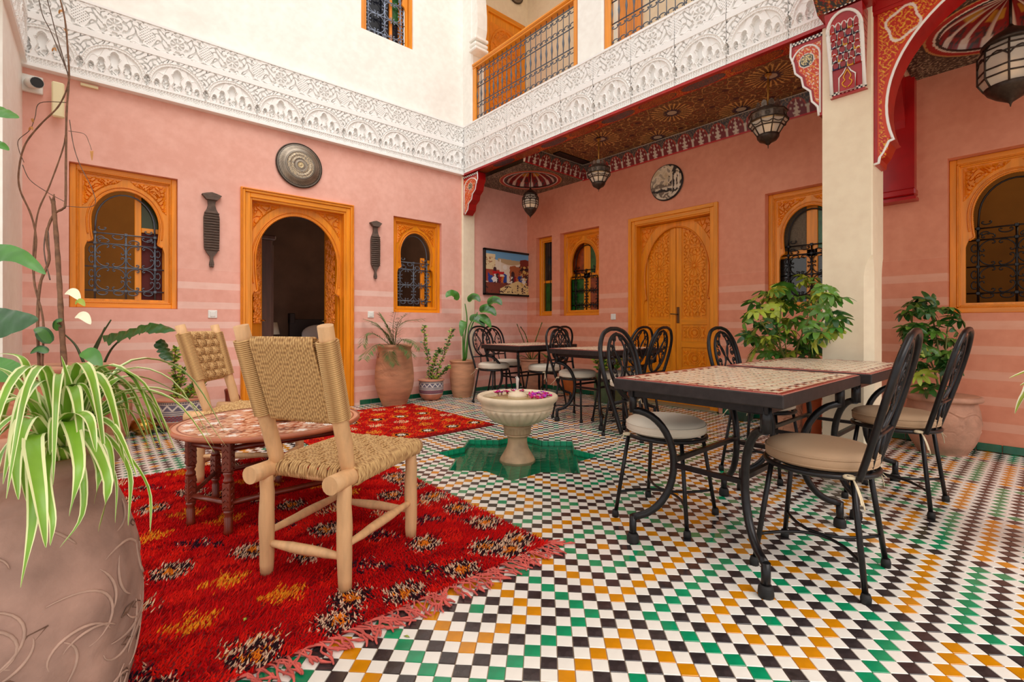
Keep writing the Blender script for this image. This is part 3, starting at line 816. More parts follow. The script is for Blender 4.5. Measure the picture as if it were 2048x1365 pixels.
b = MB(); b.box(XB - .10, .78, 2.07, XB, 1.02, 3.32); b.box(XB - .125, .77, 2.10, XB, 1.03, 2.16, bev=.01); b.box(XB - .14, .765, 2.06, XB, 1.04, 2.085); b.obj('wall_bracket', REDPAINT, ar)
sp = [(4.29, 3.3), (4.29, 2.15), (4.34, 2.25)] + [(4.79 - .43 * math.cos(t), 2.45 + .66 * math.sin(t)) for t in [PI * k / 20 for k in range(21)]] + [(5.24, 2.25), (XB, 2.15), (XB, 3.3)]
b = MB(); b.prism(sp, [], .84, 1.0, lambda u, v, d: (u, d, v)); b.obj('cross_arch', REDPAINT, ar)

def corbel_colors(U, V):                          # honeycomb cells painted red, navy, gold, white
    c = np.broadcast_to(WHT, U.shape + (3,)).copy(); return c
def muqarnas(parent, x_face, y0, y1, z0, z1, proj, M):
    """stacked honeycomb cells between two mouldings; M(u, d, z): u across, d outward"""
    wdt = y1 - y0
    def dep(z): return .03 + proj * max(0, (z - z0) / (z1 - z0)) ** 1.5
    b = MB()
    n = 14
    for i in range(n):
        za, zb = z0 + (z1 - z0) * i / n, z0 + (z1 - z0) * (i + 1) / n
        tp = .86 + .14 * i / n
        b.add([M(y0 + wdt * (.5 - tp / 2), dep(za), za), M(y0 + wdt * (.5 + tp / 2), dep(za), za), M(y0 + wdt * (.5 + tp / 2), dep(zb), zb), M(y0 + wdt * (.5 - tp / 2), dep(zb), zb)], [(0, 1, 2, 3)])
        for s in (-1, 1):
            u = y0 + wdt * (.5 + s * tp / 2)
            b.add([M(u, dep(za), za), M(u, dep(zb), zb), M(u, -.06, zb), M(u, -.06, za)], [(0, 1, 2, 3)])
    b.add([M(y0, dep(z0), z0), M(y1, dep(z0), z0), M(y1, -.05, z0), M(y0, -.05, z0)], [(0, 1, 2, 3)])
    b.obj('corbel_body', REDPAINT, parent)
    cols = [RED, NAVY, GOLD, C_(200, 60, 30), C_(60, 64, 70)]
    rows = 6
    for r in range(rows):
        zc = z0 + (z1 - z0) * (.38 + .085 * r); k = 4 + r % 2
        b = MB()
        for i in range(k):
            u = y0 + wdt * (.5 + (i - (k - 1) / 2) / k * .80)
            rr = wdt * .40 / k; D = dep(zc)
            pts = [(u - rr, zc - .028), (u + rr, zc - .028), (u + rr, zc + .006), (u + rr * .6, zc + .026), (u, zc + .036), (u - rr * .6, zc + .026), (u - rr, zc + .006)]
            col = (*cols[(i * 2 + r) % 5], 1)
            b.add([M(p[0], D + .004, p[1]) for p in pts] + [M(u, D - .012, zc)], [(j, (j + 1) % 7, 7) for j in range(7)], 0, False, [col] * 7 + [col])
            b.tube([M(p[0], D + .008, p[1]) for p in [pts[0]] + pts[6:1:-1] + [pts[1]]], .0042, 5, mi=1)
        b.obj('honeycomb_row', [PAINTED, PLASTER], parent)
    b = MB()
    D = dep(z0 + .1) + .004
    pl = [(.28, .03), (.72, .03), (.72, .22), (.60, .27), (.5, .36), (.40, .27), (.28, .22)]
    b.prism([(y0 + wdt * p, z0 + (z1 - z0) * q) for p, q in pl], [], D + .006, D - .03, lambda u, v, d: M(u, d, v)); 
    b.tube([M(y0 + wdt * p, D + .010, z0 + (z1 - z0) * q) for p, q in pl], .0045, 5, closed=True, mi=1)
    for s in (-1, 1):
        b.tube(catmull([M(y0 + wdt * (.5 + s * p), D + .011, z0 + (z1 - z0) * q) for p, q in [(.02, .07), (.10, .10), (.13, .14), (.06, .17), (.10, .21), (.05, .26), (0, .30)]], 4), .004, 5, mi=2)
    b.obj('cartouche', [REDPAINT, PLASTER, mat('gold_paint', (226, 160, 40), .4)], parent)
    b = MB()
    for u in (.06, .94): b.tube([M(y0 + wdt * u, dep(z) + .006, z) for z in [z0 + .02, z0 + (z1 - z0) * .3, z0 + (z1 - z0) * .62, z0 + (z1 - z0) * .8]], [.012, .01, .013, .012], 8)
    top = [(y0 + wdt * (.5 + .46 * math.cos(t)), z1 - .13 + .115 * math.sin(t)) for t in [PI * k / 14 for k in range(15)]]
    b.tube([M(u, dep(z) + .008, z) for u, z in top], .010, 6)
    b.obj('white_moulding', PLASTER, parent)
    for zz in (z0 + .012, z1 + .012):                 # chequered fillet
        b = MB(); k = 18
        for i in range(k):
            for q in (0, 1):
                c = (*(WHT if (i + q) % 2 else C_(30, 28, 34)), 1); u0, u1 = y0 + wdt * i / k, y0 + wdt * (i + 1) / k; zz0 = zz + q * .011; D = dep(min(zz0, z1)) + .004
                b.add([M(u0, D, zz0), M(u1, D, zz0), M(u1, D, zz0 + .011), M(u0, D, zz0 + .011)], [(0, 1, 2, 3)], 0, False, c)
        b.obj('chequer_band', PAINTED, parent)
cb = thing('corbel', 'large painted honeycomb corbel high on the cream column', 'corbel', (0, 0, 0))
muqarnas(cb, XF, .842, 1.06, 2.62, 3.16, .13, lambda u, d, z: (XF - d, u, z))
b = MB(); b.prism([(0, 3.18), (.16, 3.18), (.36, 3.34), (.36, 3.5), (0, 3.5)], [], .80, 1.10, lambda u, v, d: (XF - u, d, v)); b.obj('corbel_head', REDPAINT, cb)
U, V = plane_uv(.80, 1.10, 0, 1, .006); V = V[:, ::6]; U = U[:, ::6]
painted('painted_soffit', cb, np.stack([XF - .162 - .2 * V, U, 3.178 + .16 * V], -1), c_arabesque(C_(60, 56, 54), C_(196, 120, 50), C_(160, 40, 30), 60), U, V)

def bracket(lbl, ye, sgn, zt, zb, wy):
    """scalloped painted bracket in the plane of the gallery front, growing along +-Y from ye"""
    t = thing('bracket', lbl, 'bracket', (0, 0, 0))
    prof = [(0, zt), (wy, zt), (wy * 1.02, zt - .10), (wy * .92, zt - .16), (wy * .86, zt - .24), (wy * .66, zt - .29), (wy * .60, zt - .36), (wy * .38, zt - .41), (wy * .33, zt - .49), (wy * .15, zt - .54), (wy * .12, zb), (0, zb)]
    b = MB(); b.prism([(ye + sgn * u, z) for u, z in prof], [], XF + .012, XF + .15, lambda u, v, d: (d, u, v)); b.obj('bracket_body', REDPAINT, t)
    b = MB(); b.tube([(XF + .008, ye + sgn * u, z) for u, z in prof[1:11]], .008, 6)
    top = [(ye + sgn * wy * (.52 - .44 * math.cos(q)), zt - .16 + .1 * math.sin(q)) for q in [PI * k / 14 for k in range(15)]]
    b.tube([(XF + .008, u, z) for u, z in [(ye + sgn * wy * .08, zb + .02)] + top], .007, 6); b.obj('white_moulding', PLASTER, t)
    U, V = np.meshgrid(np.linspace(0, 1, 40), np.linspace(0, 1, 70), indexing='ij')
    zz = zb + .03 + (zt - .06 - zb - .03) * V
    wid = np.interp(-zz.ravel(), [-z for u, z in prof[1:]], [u for u, z in prof[1:]]).reshape(zz.shape)
    def f(a, z):
        c = c_arabesque(C_(206, 60, 26), C_(232, 160, 60), C_(236, 210, 190), 80)(a, z)
        r = np.hypot(a - (ye + sgn * wy * .5), z - (zt - .17)); 
        an = np.arctan2(z - (zt - .17), a - (ye + sgn * wy * .5))
        c = mixm(r < .052, WHT, c); c = mixm((r < .046), C_(30, 44, 60), c); return mixm((r < .04) & (scrolls(a, z, 190) > .1), C_(226, 206, 150), c)
    Yv = ye + sgn * (.012 + (wid - .03) * .94 * U)
    painted('painted_face', t, np.stack([np.full_like(Yv, XF + .009), Yv, zz], -1), f, Yv, zz)
    b = MB()
    for i in range(16):
        for q in (0, 1): b.add([(XF + .006, ye + sgn * wy * i / 16, zt - .03 + q * .013), (XF + .006, ye + sgn * wy * (i + 1) / 16, zt - .03 + q * .013), (XF + .006, ye + sgn * wy * (i + 1) / 16, zt - .017 + q * .013), (XF + .006, ye + sgn * wy * i / 16, zt - .017 + q * .013)], [(0, 1, 2, 3)], 0, False, (*(WHT if (i + q) % 2 else C_(30, 28, 34)), 1))
    b.obj('chequer_band', PAINTED, t)
bracket('red painted scalloped bracket with round medallion at the left of the column top', cy1, 1, 3.15, 2.54, .21)
bracket('painted scalloped bracket under the frieze on the corner pier', YA - .035, -1, 3.15, 2.60, .34)
# ---------------------------------------------------------------- windows, doors, grilles
def arch_outline(wb, zb, rx, zc, rz, za, n=18):
    a0 = math.radians(-19); rl = (zc - za) / math.sin(-a0)
    xa = rx * math.cos(a0); dx = wb - xa
    h = [(wb, zb), (wb, za - .42 * dx - .06), (wb - .12 * dx, za - .42 * dx - .035), (wb - .30 * dx, za - .03), (xa + .42 * dx, za - .022), (xa + .1 * dx, za - .012)]
    for k in range(4): t = a0 * (1 - k / 4); h.append((rx * math.cos(t), zc + rl * math.sin(t)))
    for k in range(n): t = PI / 2 * k / n; h.append((rx * math.cos(t), zc + rz * math.sin(t)))
    return h + [(0, zc + rz)] + [(-x, z) for x, z in h[::-1]]
LM = lambda u, v, d: (u, d, v)
def resample(p, step):
    P = [Vector((x, z, 0)) for x, z in p]; out = [P[0]]; acc = 0
    for a, b_ in zip(P, P[1:]):
        L = (b_ - a).length
        if L < 1e-6: continue
        t = step - acc
        while t < L: out.append(a + (b_ - a) * (t / L)); t += step
        acc = (acc + L) % step
    return [(q.x, q.y) for q in out]
def rope_edge(b, pts2, y, r, step=.008, mi=0):
    """twisted rope moulding: a tube whose radius swells and shrinks"""
    p = resample(pts2, step)
    if len(p) < 3: return
    b.tube([(x, y, z) for x, z in p], [r * (1.0 if i % 2 else .62) for i in range(len(p))], 6, mi=mi)
def cscroll(L, n=18, curl=5.4):
    """a C-scroll of chord about L with both ends curled in, in the x-z plane"""
    th = [1.25 * t + 4.3 * math.copysign(abs(t) ** 4, t) for t in np.linspace(-1, 1, n * 2)]
    x = np.cumsum(np.cos(th)); z = np.cumsum(np.sin(th)); x -= x.mean(); z -= z[n]
    s = L / (x.max() - x.min()); return [(a * s, 0, c * s) for a, c in zip(x, z)]
def frame_ring(b, w0, w1, z0, z1, t, y0, y1, bev=.004, base=True):
    """rectangular picture-frame moulding of width t (outer w0..w1, z0..z1)"""
    b.box(w0, y0, z0, w0 + t, y1, z1, bev=bev); b.box(w1 - t, y0, z0, w1, y1, z1, bev=bev)
    b.box(w0 + t, y0, z1 - t, w1 - t, y1, z1, mi=1, bev=bev)
    if base: b.box(w0 + t, y0, z0, w1 - t, y1, z0 + t, mi=1, bev=bev)
def spandrel(parent, hw, ztop, zlo, rx, zc, rz, y, k=62):
    n, m = int(2 * hw / .006), int((ztop - zlo) / .006)
    X, Zv = np.meshgrid(np.linspace(-hw, hw, n), np.linspace(zlo, ztop, m), indexing='ij')
    e = np.hypot(X / rx, (Zv - zc) / rz)
    q = np.maximum(1.20 - e, np.maximum(np.abs(X) - hw + .012, Zv - ztop + .012))
    d = (hw - np.abs(X)) + (ztop - Zv)                  # leaf clusters stay in the corners
    q = np.maximum(q * .2, (d - .95 * hw) * .4)
    s = scrolls(np.abs(X), Zv, k, .5)
    h = np.where(q < 0, .004 + .012 * (np.abs(s) > .22) * sm(-q, 0, .006), -.004)
    b = MB(); b.grid(np.stack([X, y - h, Zv], -1), keep=h > 0, smooth=False); b.obj('spandrel_carving', CARVE, parent)
CS = {}
def scroll_mesh(L, m, r):
    key = (round(L, 3), m.name)
    if key not in CS:
        b = MB(); b.tube(cscroll(L), r, 5); o = b.obj('scroll', m); CS[key] = o.data; bpy.data.objects.remove(o)
    return CS[key]
def grille(parent, wb, zb, levels, cols, y, m=IRON, r=.006, arch=None, thick=.008):
    b = MB()
    xs_ = [-wb + 2 * wb * (k + .5) / (cols + 0) if False else v for k, v in enumerate(np.linspace(-wb * .76, wb * .76, cols + 1))]
    top = levels[-1]
    for x in xs_:
        b.tube([(x, y, zb - .01), (x, y, top + .01)], thick, 6)
        for z in levels: b.box(x - .013, y - .013, z - .013, x + .013, y + .013, z + .013, bev=.003)
    for z in levels:
        b.tube([(-wb, y, z), (wb, y, z)], thick * .8, 6)
    if arch:
        rx, zc, rz = arch
        pts = [(xs_[0], y, top)] + [(rx * .86 * math.cos(t), y, zc + rz * .9 * math.sin(t)) for t in [PI - PI * k / 16 for k in range(17)]] + [(xs_[-1], y, top)]
        b.tube(pts, thick * .9, 6)
    g = b.obj('grille', m, parent)
    cell = xs_[1] - xs_[0]
    def put(L, x, z, a):
        link('scroll', scroll_mesh(L, m, r), g, (x, y, z), (0, a, 0))
    for z0, z1 in zip(levels, levels[1:]):
        hh = z1 - z0
        if hh < .12:
            for x0 in xs_[:-1]:
                for q in (.27, .73): put(min(hh, cell) * .8, x0 + cell * q, z0 + hh * .5, PI if q < .5 else 0)
            continue
        for x0 in xs_[:-1]:
            for sx in (-1, 1):
                for sz in (-1, 1):
                    L = min(cell, hh) * .50
                    put(L, x0 + cell * .5 + sx * (cell * .5 - .012 - .16 * L), z0 + hh * .5 + sz * (hh * .5 - .012 - .16 * L), math.atan2(sx, sz) + PI)
        for s in (-1, 1):
            L = min(hh * .4, wb * .22)
            for q in (.3, .7): put(L, s * wb * .9, z0 + hh * q, s * PI / 2 * -1)
    for x0 in xs_[:-1]:
        for s in (-1, 1): put(min(levels[0] - zb, .09) * .9, x0 + cell * (.5 + .26 * s), zb + (levels[0] - zb) * .5, 0)
    for s in (-1, 1):
        put(.055, s * (wb * .76 - .05), top + .03, 0); put(.05, s * (wb * .76 - .04), top - .03, PI)
    return g

def window(num, hole, back, style, wm=1.0):
    u0, u1, z0, z1 = hole; wd = u1 - u0; ht = z1 - z0
    t = struct('window_%d' % num, style['label'], ((u0 + u1) / 2, YA, z0) if back else (XB, (u0 + u1) / 2, z0), 0 if back else -PI / 2)
    kx, kz = wd / .785, ht / 1.285
    wb, zb, rx, zc, rz, za = .292 * kx, .085, .253 * kx, .80 * kz, .31 * kz, .63 * kz
    rec = style.get('rec', .045)
    b = MB(); frame_ring(b, -wd / 2 + .002, wd / 2 - .002, .002, ht - .002, .045, rec, rec + .1)
    frame_ring(b, -wd / 2 + .047, wd / 2 - .047, .047, ht - .047, .020, rec + .012, rec + .09)
    b.obj('window_frame', [WOOD, WOOD2], t)
    b = MB(); m_ = wd / 2 - .052
    rope_edge(b, [(-m_, .05), (-m_, ht - .05), (m_, ht - .05), (m_, .05), (-m_, .05)], rec + .004, .009); b.obj('rope_moulding', CARVE, t)
    hw = wd / 2 - .066
    ao = arch_outline(wb, zb, rx, zc, rz, za)
    yp = rec + .03
    b = MB(); b.prism([(-hw, .062), (hw, .062), (hw, ht - .062), (-hw, ht - .062)], [ao], yp, yp + .03, LM); b.obj('arch_panel', WOOD, t)
    a1 = [p for p in ao if p[1] > za - .05]
    b = MB(); rope_edge(b, a1, yp - .004, .010)
    rope_edge(b, [(x * 1.10, zc + (z - zc) * (1.09 if z > zc else 1.0)) for x, z in a1 if z > za + .0], yp - .003, .008); b.obj('rope_moulding', CARVE, t)
    spandrel(t, hw - .008, ht - .07, zc - .05, rx, zc, rz, yp, 60)
    lv = [q * kz for q in (.165, .385, .605, .70)]
    grille(t, wb, zb, lv, 2 if wd > .5 else 1, yp + .06, style.get('iron', IRON), .0052, arch=(rx, zc, rz))
    yg = yp + .085
    for (p0, p1, q0, q1, mm, nm) in style['leaves']:
        b = MB(); x0_, x1_ = -hw + 2 * hw * p0, -hw + 2 * hw * p1; a_, c_ = .06 + (ht - .12) * q0, .06 + (ht - .12) * q1
        dd = 0 if nm == 'pane' else -.012
        b.box(x0_, yg + dd, a_, x1_, yg + dd + (.006 if nm == 'pane' else .03), c_, bev=.001 if nm == 'pane' else .004); b.obj(nm, mm, t)
    return t
V1 = [(.60, .68, 0, 1, WOOD, 'casement_stile'), (.68, 1, .30, .62, mat('dark_red_curtain', (84, 22, 20), .8), 'pane'), (.68, 1, .62, 1, mat('olive_glass', (52, 60, 22), .2), 'pane'), (.68, 1, .585, .625, WOOD2, 'casement_rail'), (.93, 1, 0, .6, WOOD, 'casement_stile'), (.68, 1, 0, .3, mat('dark_red_curtain', (84, 22, 20), .8), 'pane')]
V2 = [(.70, .80, 0, .62, CARVE, 'casement_stile'), (.88, 1, 0, .6, WOOD, 'casement_stile')]
V3 = [(.40, .60, 0, 1, WOOD, 'casement_stile'), (0, .40, .50, 1, AMBER_GLASS, 'pane'), (.60, 1, .50, 1, GREEN_GLASS, 'pane'), (0, .4, 0, .46, GREEN_GLASS, 'pane'), (.6, 1, 0, .46, AMBER_GLASS, 'pane'), (0, 1, .44, .51, WOOD2, 'casement_rail')]
V3A = [(0, 1, .5, 1, DARK_GLASS, 'pane'), (0, 1, 0, .46, GREEN_GLASS, 'pane'), (0, 1, .45, .51, WOOD2, 'casement_rail')]
V4 = [(.42, .58, 0, 1, WOOD, 'casement_stile'), (0, .42, .5, 1, mat('grey_net_curtain', (112, 98, 80), .9, noise=(60, .3)), 'pane'), (.58, 1, .5, 1, GREEN_GLASS, 'pane'), (0, .42, 0, .46, DARK_GLASS, 'pane'), (.58, 1, 0, .46, DARK_GLASS, 'pane'), (0, 1, .44, .51, WOOD2, 'casement_rail')]
window(1, W1, True, dict(label='orange carved arched window with grey iron grille on the left of the back wall', leaves=V1, iron=GREYIRON))
window(2, W2, True, dict(label='narrow orange arched window with scrolled grille right of the open door', leaves=V2, iron=GREYIRON))
window(4, W3, False, dict(label='orange arched window with amber and green glass near the gallery corner', leaves=V3, rec=.085))
window(5, W4, False, dict(label='carved arched window half hidden by the cream column', leaves=V4, rec=.085))
window(6, W5, False, dict(label='large arched window with black grille at the right edge', leaves=[], rec=.085))
# the slim casement beside the gallery corner
u0, u1, z0, z1 = W3A
t = struct('window_3', 'slim orange casement with dark and green glass in the gallery corner', (XB, (u0 + u1) / 2, z0), -PI / 2)
b = MB(); frame_ring(b, -.173, .173, .002, 1.248, .055, .07, .16); frame_ring(b, -.118, .118, .057, 1.193, .02, .085, .15); b.obj('window_frame', [WOOD, WOOD2], t)
for q0, q1, mm in ((.56, 1.19, DARK_GLASS), (.06, .53, GREEN_GLASS)):
    b = MB(); b.box(-.115, .13, q0, .115, .136, q1, bev=.001); b.obj('pane', mm, t)
b = MB(); b.box(-.115, .10, .525, .115, .14, .565, bev=.004); b.obj('casement_rail', WOOD2, t)
b = MB(); b.tube([(-.06, .10, .06), (-.06, .10, 1.19)], .006, 6); b.tube([(.05, .10, .06), (.05, .10, 1.19)], .006, 6); b.obj('grille', IRON, t)
# upper window
u0, u1, z0, z1 = WU
t = struct('window_7', 'orange upper window with pale iron grille in the white wall', ((u0 + u1) / 2, YA, z0))
wd = u1 - u0; ht = z1 - z0
b = MB(); frame_ring(b, -wd / 2, wd / 2, 0, ht, .05, .02, .13, base=False); b.obj('window_frame', [WOOD, WOOD2], t)
b = MB(); b.prism([(-.31, 0), (.31, 0), (.31, ht - .05), (-.31, ht - .05)], [arch_outline(.275, .004, .24, .72, .3, .58)], .05, .075, LM); b.obj('arch_panel', WOOD, t)
grille(t, .30, .0, [.10, .33, .56, .70], 2, .10, mat('pale_blue_iron', (134, 146, 168), .4, .4), .005)
b = MB(); b.box(-.31, .16, 0, .31, .17, ht); b.obj('pane', mat('black_glass', (22, 24, 34), .15), t)
b = MB(); b.box(.085, .13, 0, .125, .16, ht, bev=.004); b.box(.22, .12, 0, .27, .16, ht, bev=.004); b.obj('casement_stile', CARVE, t)
b = MB(); b.box(.125, .145, .34, .22, .155, .9); b.obj('pane', GREEN_GLASS, t)

# ---- open door of the back wall
u0, u1, z0, z1 = DA; wd = u1 - u0
dr = struct('door_1', 'orange carved horseshoe-arched doorway standing open in the back wall', ((u0 + u1) / 2, YA, 0))
b = MB()
frame_ring(b, -wd / 2, wd / 2, 0, z1, .045, -.03, .03, base=False); frame_ring(b, -wd / 2 + .045, wd / 2 - .045, 0, z1 - .045, .05, -.015, .03, base=False)
b.obj('door_frame', [WOOD, WOOD2], dr)
b = MB(); m_ = wd / 2 - .012; rope_edge(b, [(-m_, 0), (-m_, z1 - .012), (m_, z1 - .012), (m_, 0)], -.034, .010, .010); b.obj('rope_moulding', CARVE, dr)
b = MB(); frame_ring(b, -wd / 2 + .085, wd / 2 - .085, 0, z1 - .09, .03, 0, .20, base=False); b.obj('door_jamb', [WOOD, WOOD2], dr)
hw = wd / 2 - .112
ao = arch_outline(.49, -.0, .455, 1.72, .545, 1.385, 26)
b = MB()
h2 = ao
outer = [(-hw, 0)] + [(x, z) for x, z in h2[::-1]] + [(hw, 0), (hw, z1 - .115), (-hw, z1 - .115)]
b.prism(outer, [], .09, .12, LM); b.obj('arch_panel', WOOD, dr)
a1 = [p for p in ao if p[1] > 1.33]
b = MB(); rope_edge(b, a1, .085, .014, .011); rope_edge(b, [(x * 1.07, 1.72 + (z - 1.72) * 1.06) for x, z in a1 if z > 1.42], .087, .009, .009); b.obj('rope_moulding', CARVE, dr)
spandrel(dr, hw - .01, z1 - .12, 1.72, .455, 1.72, .545, .09, 44)
def leaf_open(side):
    b = MB(); x = side * .50
    b.box(x - .018, .16, .005, x + .018, .62, 2.28, bev=.004); o = b.obj('door_leaf', WOOD, dr)
    if side < 0: o.matrix_local = Matrix.Translation((x, .16, 0)) @ Matrix.Rotation(-math.radians(27), 4, 'Z') @ Matrix.Translation((-x, -.16, 0))
    for (q0, q1) in ((.14, .86), (1.02, 2.1)):
        X, Zv = np.meshgrid(np.linspace(.24, .54, 50), np.linspace(q0, q1, 110), indexing='ij')
        h = .003 + .009 * (np.abs(stars(X, Zv, 80, 4)) < .16)
        bb = MB(); bb.grid(np.stack([np.full_like(X, x) - side * (.019 + h), X, Zv], -1), smooth=False); bb.obj('carved_field', CARVE, o)
    bb = MB(); bb.tube([(x - side * .02, .57, 1.05), (x - side * .06, .57, 1.05), (x - side * .06, .50, 1.05)], .009, 7); bb.obj('door_handle', BRASS, o)
leaf_open(-1); leaf_open(1)
# ---- closed double door of the gallery
u0, u1, z0, z1 = DB; wd = u1 - u0
dr = struct('door_2', 'closed orange double door with carved star panels in the gallery', (XB, (u0 + u1) / 2, 0), -PI / 2)
b = MB()
frame_ring(b, -wd / 2, wd / 2, 0, z1, .045, -.03, .03, base=False); frame_ring(b, -wd / 2 + .045, wd / 2 - .045, 0, z1 - .045, .05, -.015, .03, base=False)
b.obj('door_frame', [WOOD, WOOD2], dr)
b = MB(); frame_ring(b, -wd / 2 + .085, wd / 2 - .085, 0, z1 - .09, .02, 0, .20, base=False); b.obj('door_jamb', [WOOD, WOOD2], dr)
hw = wd / 2 - .10
ao = arch_outline(.455, 0, .435, 1.62, .60, 1.34, 26)
outer = [(-hw, 0)] + ao[::-1] + [(hw, 0), (hw, z1 - .115), (-hw, z1 - .115)]
b = MB(); b.prism(outer, [], .11, .135, LM); b.obj('arch_panel', WOOD, dr)
a1 = [p for p in ao if p[1] > 1.29]
b = MB(); rope_edge(b, a1, .106, .012, .011); b.obj('rope_moulding', CARVE, dr)
spandrel(dr, hw - .01, z1 - .12, 1.66, .435, 1.62, .60, .11, 44)
for s in (-1, 1):
    b = MB(); x0_, x1_ = (-.475, -.003) if s < 0 else (.003, .475)
    b.box(x0_, .140, .012, x1_, .165, 2.27)
    rails = [(.012, .14), (.40, .47), (.72, .80), (1.06 - .06, 1.08), (2.2, 2.27)]
    for q0, q1 in rails: b.box(x0_ + .07, .128, q0, x1_ - .07, .142, q1, mi=1, bev=.004)
    b.box(x0_, .126, .012, x0_ + .075, .142, 2.27, bev=.004); b.box(x1_ - .075, .126, .012, x1_, .142, 2.27, bev=.004)
    o = b.obj('door_leaf', [WOOD, WOOD2], dr)
    for (q0, q1, k) in ((.16, .38, 75), (.49, .70, 75), (.82, .99, 75), (1.09, 2.19, 84)):
        X, Zv = np.meshgrid(np.linspace(x0_ + .09, x1_ - .09, 110), np.linspace(q0 + .012, q1 - .012, int((q1 - q0) / .0032)), indexing='ij')
        xc, zc_ = (x0_ + x1_) / 2, (q0 + q1) / 2
        st = stars(X - xc, Zv - zc_, k, 5)
        h = .002 + .008 * ((np.abs(st - .1) < .10) | (np.abs(st + .28) < .05))
        rr = np.hypot(X - xc, Zv - 1.72); an = np.arctan2(Zv - 1.72, X - xc)
        if q1 > 2: h = np.where(rr < .12, .002 + .008 * ((np.abs(np.sin(an * 8)) > .72) | (rr < .02)), h)
        ed = np.minimum.reduce([X - X.min(), X.max() - X, Zv - Zv.min(), Zv.max() - Zv]); h = np.where(ed < .006, .006, h)
        bb = MB(); bb.grid(np.stack([X, .141 - h, Zv], -1), smooth=False); bb.obj('carved_field', WOOD, o)
    if s > 0:
        bb = MB(); bb.box(.012, .118, 1.02, .050, .127, 1.22, bev=.006); bb.tube([(.03, .12, 1.13), (.03, .09, 1.13), (-.05, .085, 1.135)], .007, 7); bb.obj('door_handle', mat('antique_bronze', (110, 84, 58), .35, .8), o)
b = MB(); b.box(-wd / 2, -.05, .0, wd / 2, .2, .02, bev=.004); b.obj('door_sill', mat('grey_sill_stone', (140, 132, 100), .5), dr)

# ---------------------------------------------------------------- upper gallery
b = MB(); b.box(XF + .02, 5.46, 3.868, XF + .25, YA + .02, 7, bev=.02); b.box(XF + .02, 3.13, 3.868, XF + .30, 3.50, 7, bev=.02); b.box(XF + .02, .8, 3.868, XF + .3, 1.1, 7, bev=.02)
o = b.obj('wall_upper_pillars', WHITEWALL); o['kind'] = 'structure'
b = MB(); b.box(XB, -2.4, 3.6, XB + .2, YA, 6.6); b.box(XF + .2, YA, 3.6, XB + .2, YA + .2, 6.6); o = b.obj('wall_upper_gallery', CREAM); o['kind'] = 'structure'
b = MB(); b.box(XF + .02, -2.4, 6.55, XB + .2, YA + .2, 6.75); o = b.obj('ceiling_upper', CREAM); o['kind'] = 'structure'
tr = struct('trim_4', 'white moulded capital of the upper corner pillar')
for i, (zz, d) in enumerate(((4.86, .10), (4.93, .08), (5.0, .10))):
    b = MB(); b.box(XF - .005 - d * .3, 5.36 - d * .6, zz, XF + .2, 5.47, zz + .05, bev=.012); b.obj('moulding', WHITEWALL, tr)
pts = [(5.46, 4.9)] + [(5.46 - .13 * math.sin(t) * 0 - .10 * (1 - abs(math.cos(t))) + 0, 5.05 + .9 * t / 1.5) for t in [1.5 * k / 12 for k in range(13)]] + [(5.46, 6.0)]
b = MB(); b.prism([(5.47, 4.9), (5.38, 5.05), (5.34, 5.2), (5.34, 5.4), (5.37, 5.7), (5.44, 6.0), (5.47, 6.05)], [], XF + .03, XF + .2, lambda u, v, d: (d, u, v)); b.obj('arch_edge', WHITEWALL, tr)
def railing(lbl, ya, yb, num):
    t = thing('balcony_railing', lbl, 'railing', (XF + .06, ya, 3.87), -PI / 2)
    Ln = ya - yb
    b = MB(); b.box(0, -.035, .775, Ln, .045, .80, bev=.006); b.box(0, -.05, .80, Ln, .06, .845, bev=.014); b.obj('handrail', WOOD2, t)
    b = MB(); b.box(0, -.03, 0, .075, .03, .775, bev=.006); b.obj('post', WOOD, t)
    b = MB(); b.box(Ln - .05, -.03, 0, Ln, .03, .775, bev=.006); b.obj('post', WOOD, t)
    b = MB()
    for z in (.04, .27, .5, .73): b.tube([(.07, 0, z), (Ln - .04, 0, z)], .007, 6)
    g = b.obj('iron_panel', GREYIRON, t)
    k = int((Ln - .12) / .088); st = (Ln - .12) / k
    bm_ = MB(); bm_.tube([(0, 0, .27), (0, 0, .33), (0, 0, .36), (0, 0, .385), (0, 0, .41), (0, 0, .44), (0, 0, .5)], [.006, .007, .011, .014, .011, .007, .006], 6)
    bm_.tube([(0, 0, .03), (0, 0, .27)], .005, 5); bm_.tube([(0, 0, .5), (0, 0, .775)], .005, 5)
    o = bm_.obj('baluster', GREYIRON); me = o.data; bpy.data.objects.remove(o)
    for i in range(k + 1): link('baluster', me, g, (.075 + st * i, 0, 0))
    sc = scroll_mesh(.070, GREYIRON, .005)
    for i in range(k):
        x = .075 + st * (i + .5)
        for z, a in ((.10, PI), (.21, 0), (.56, PI), (.67, 0)): link('scroll', sc, g, (x, 0, z), (0, a, 0))
    return t
railing('balcony railing with orange handrail left of the white upper pillar', 5.46, 3.505, 1)
railing('balcony railing behind the frieze right of the white upper pillar', 3.12, 1.1, 2)
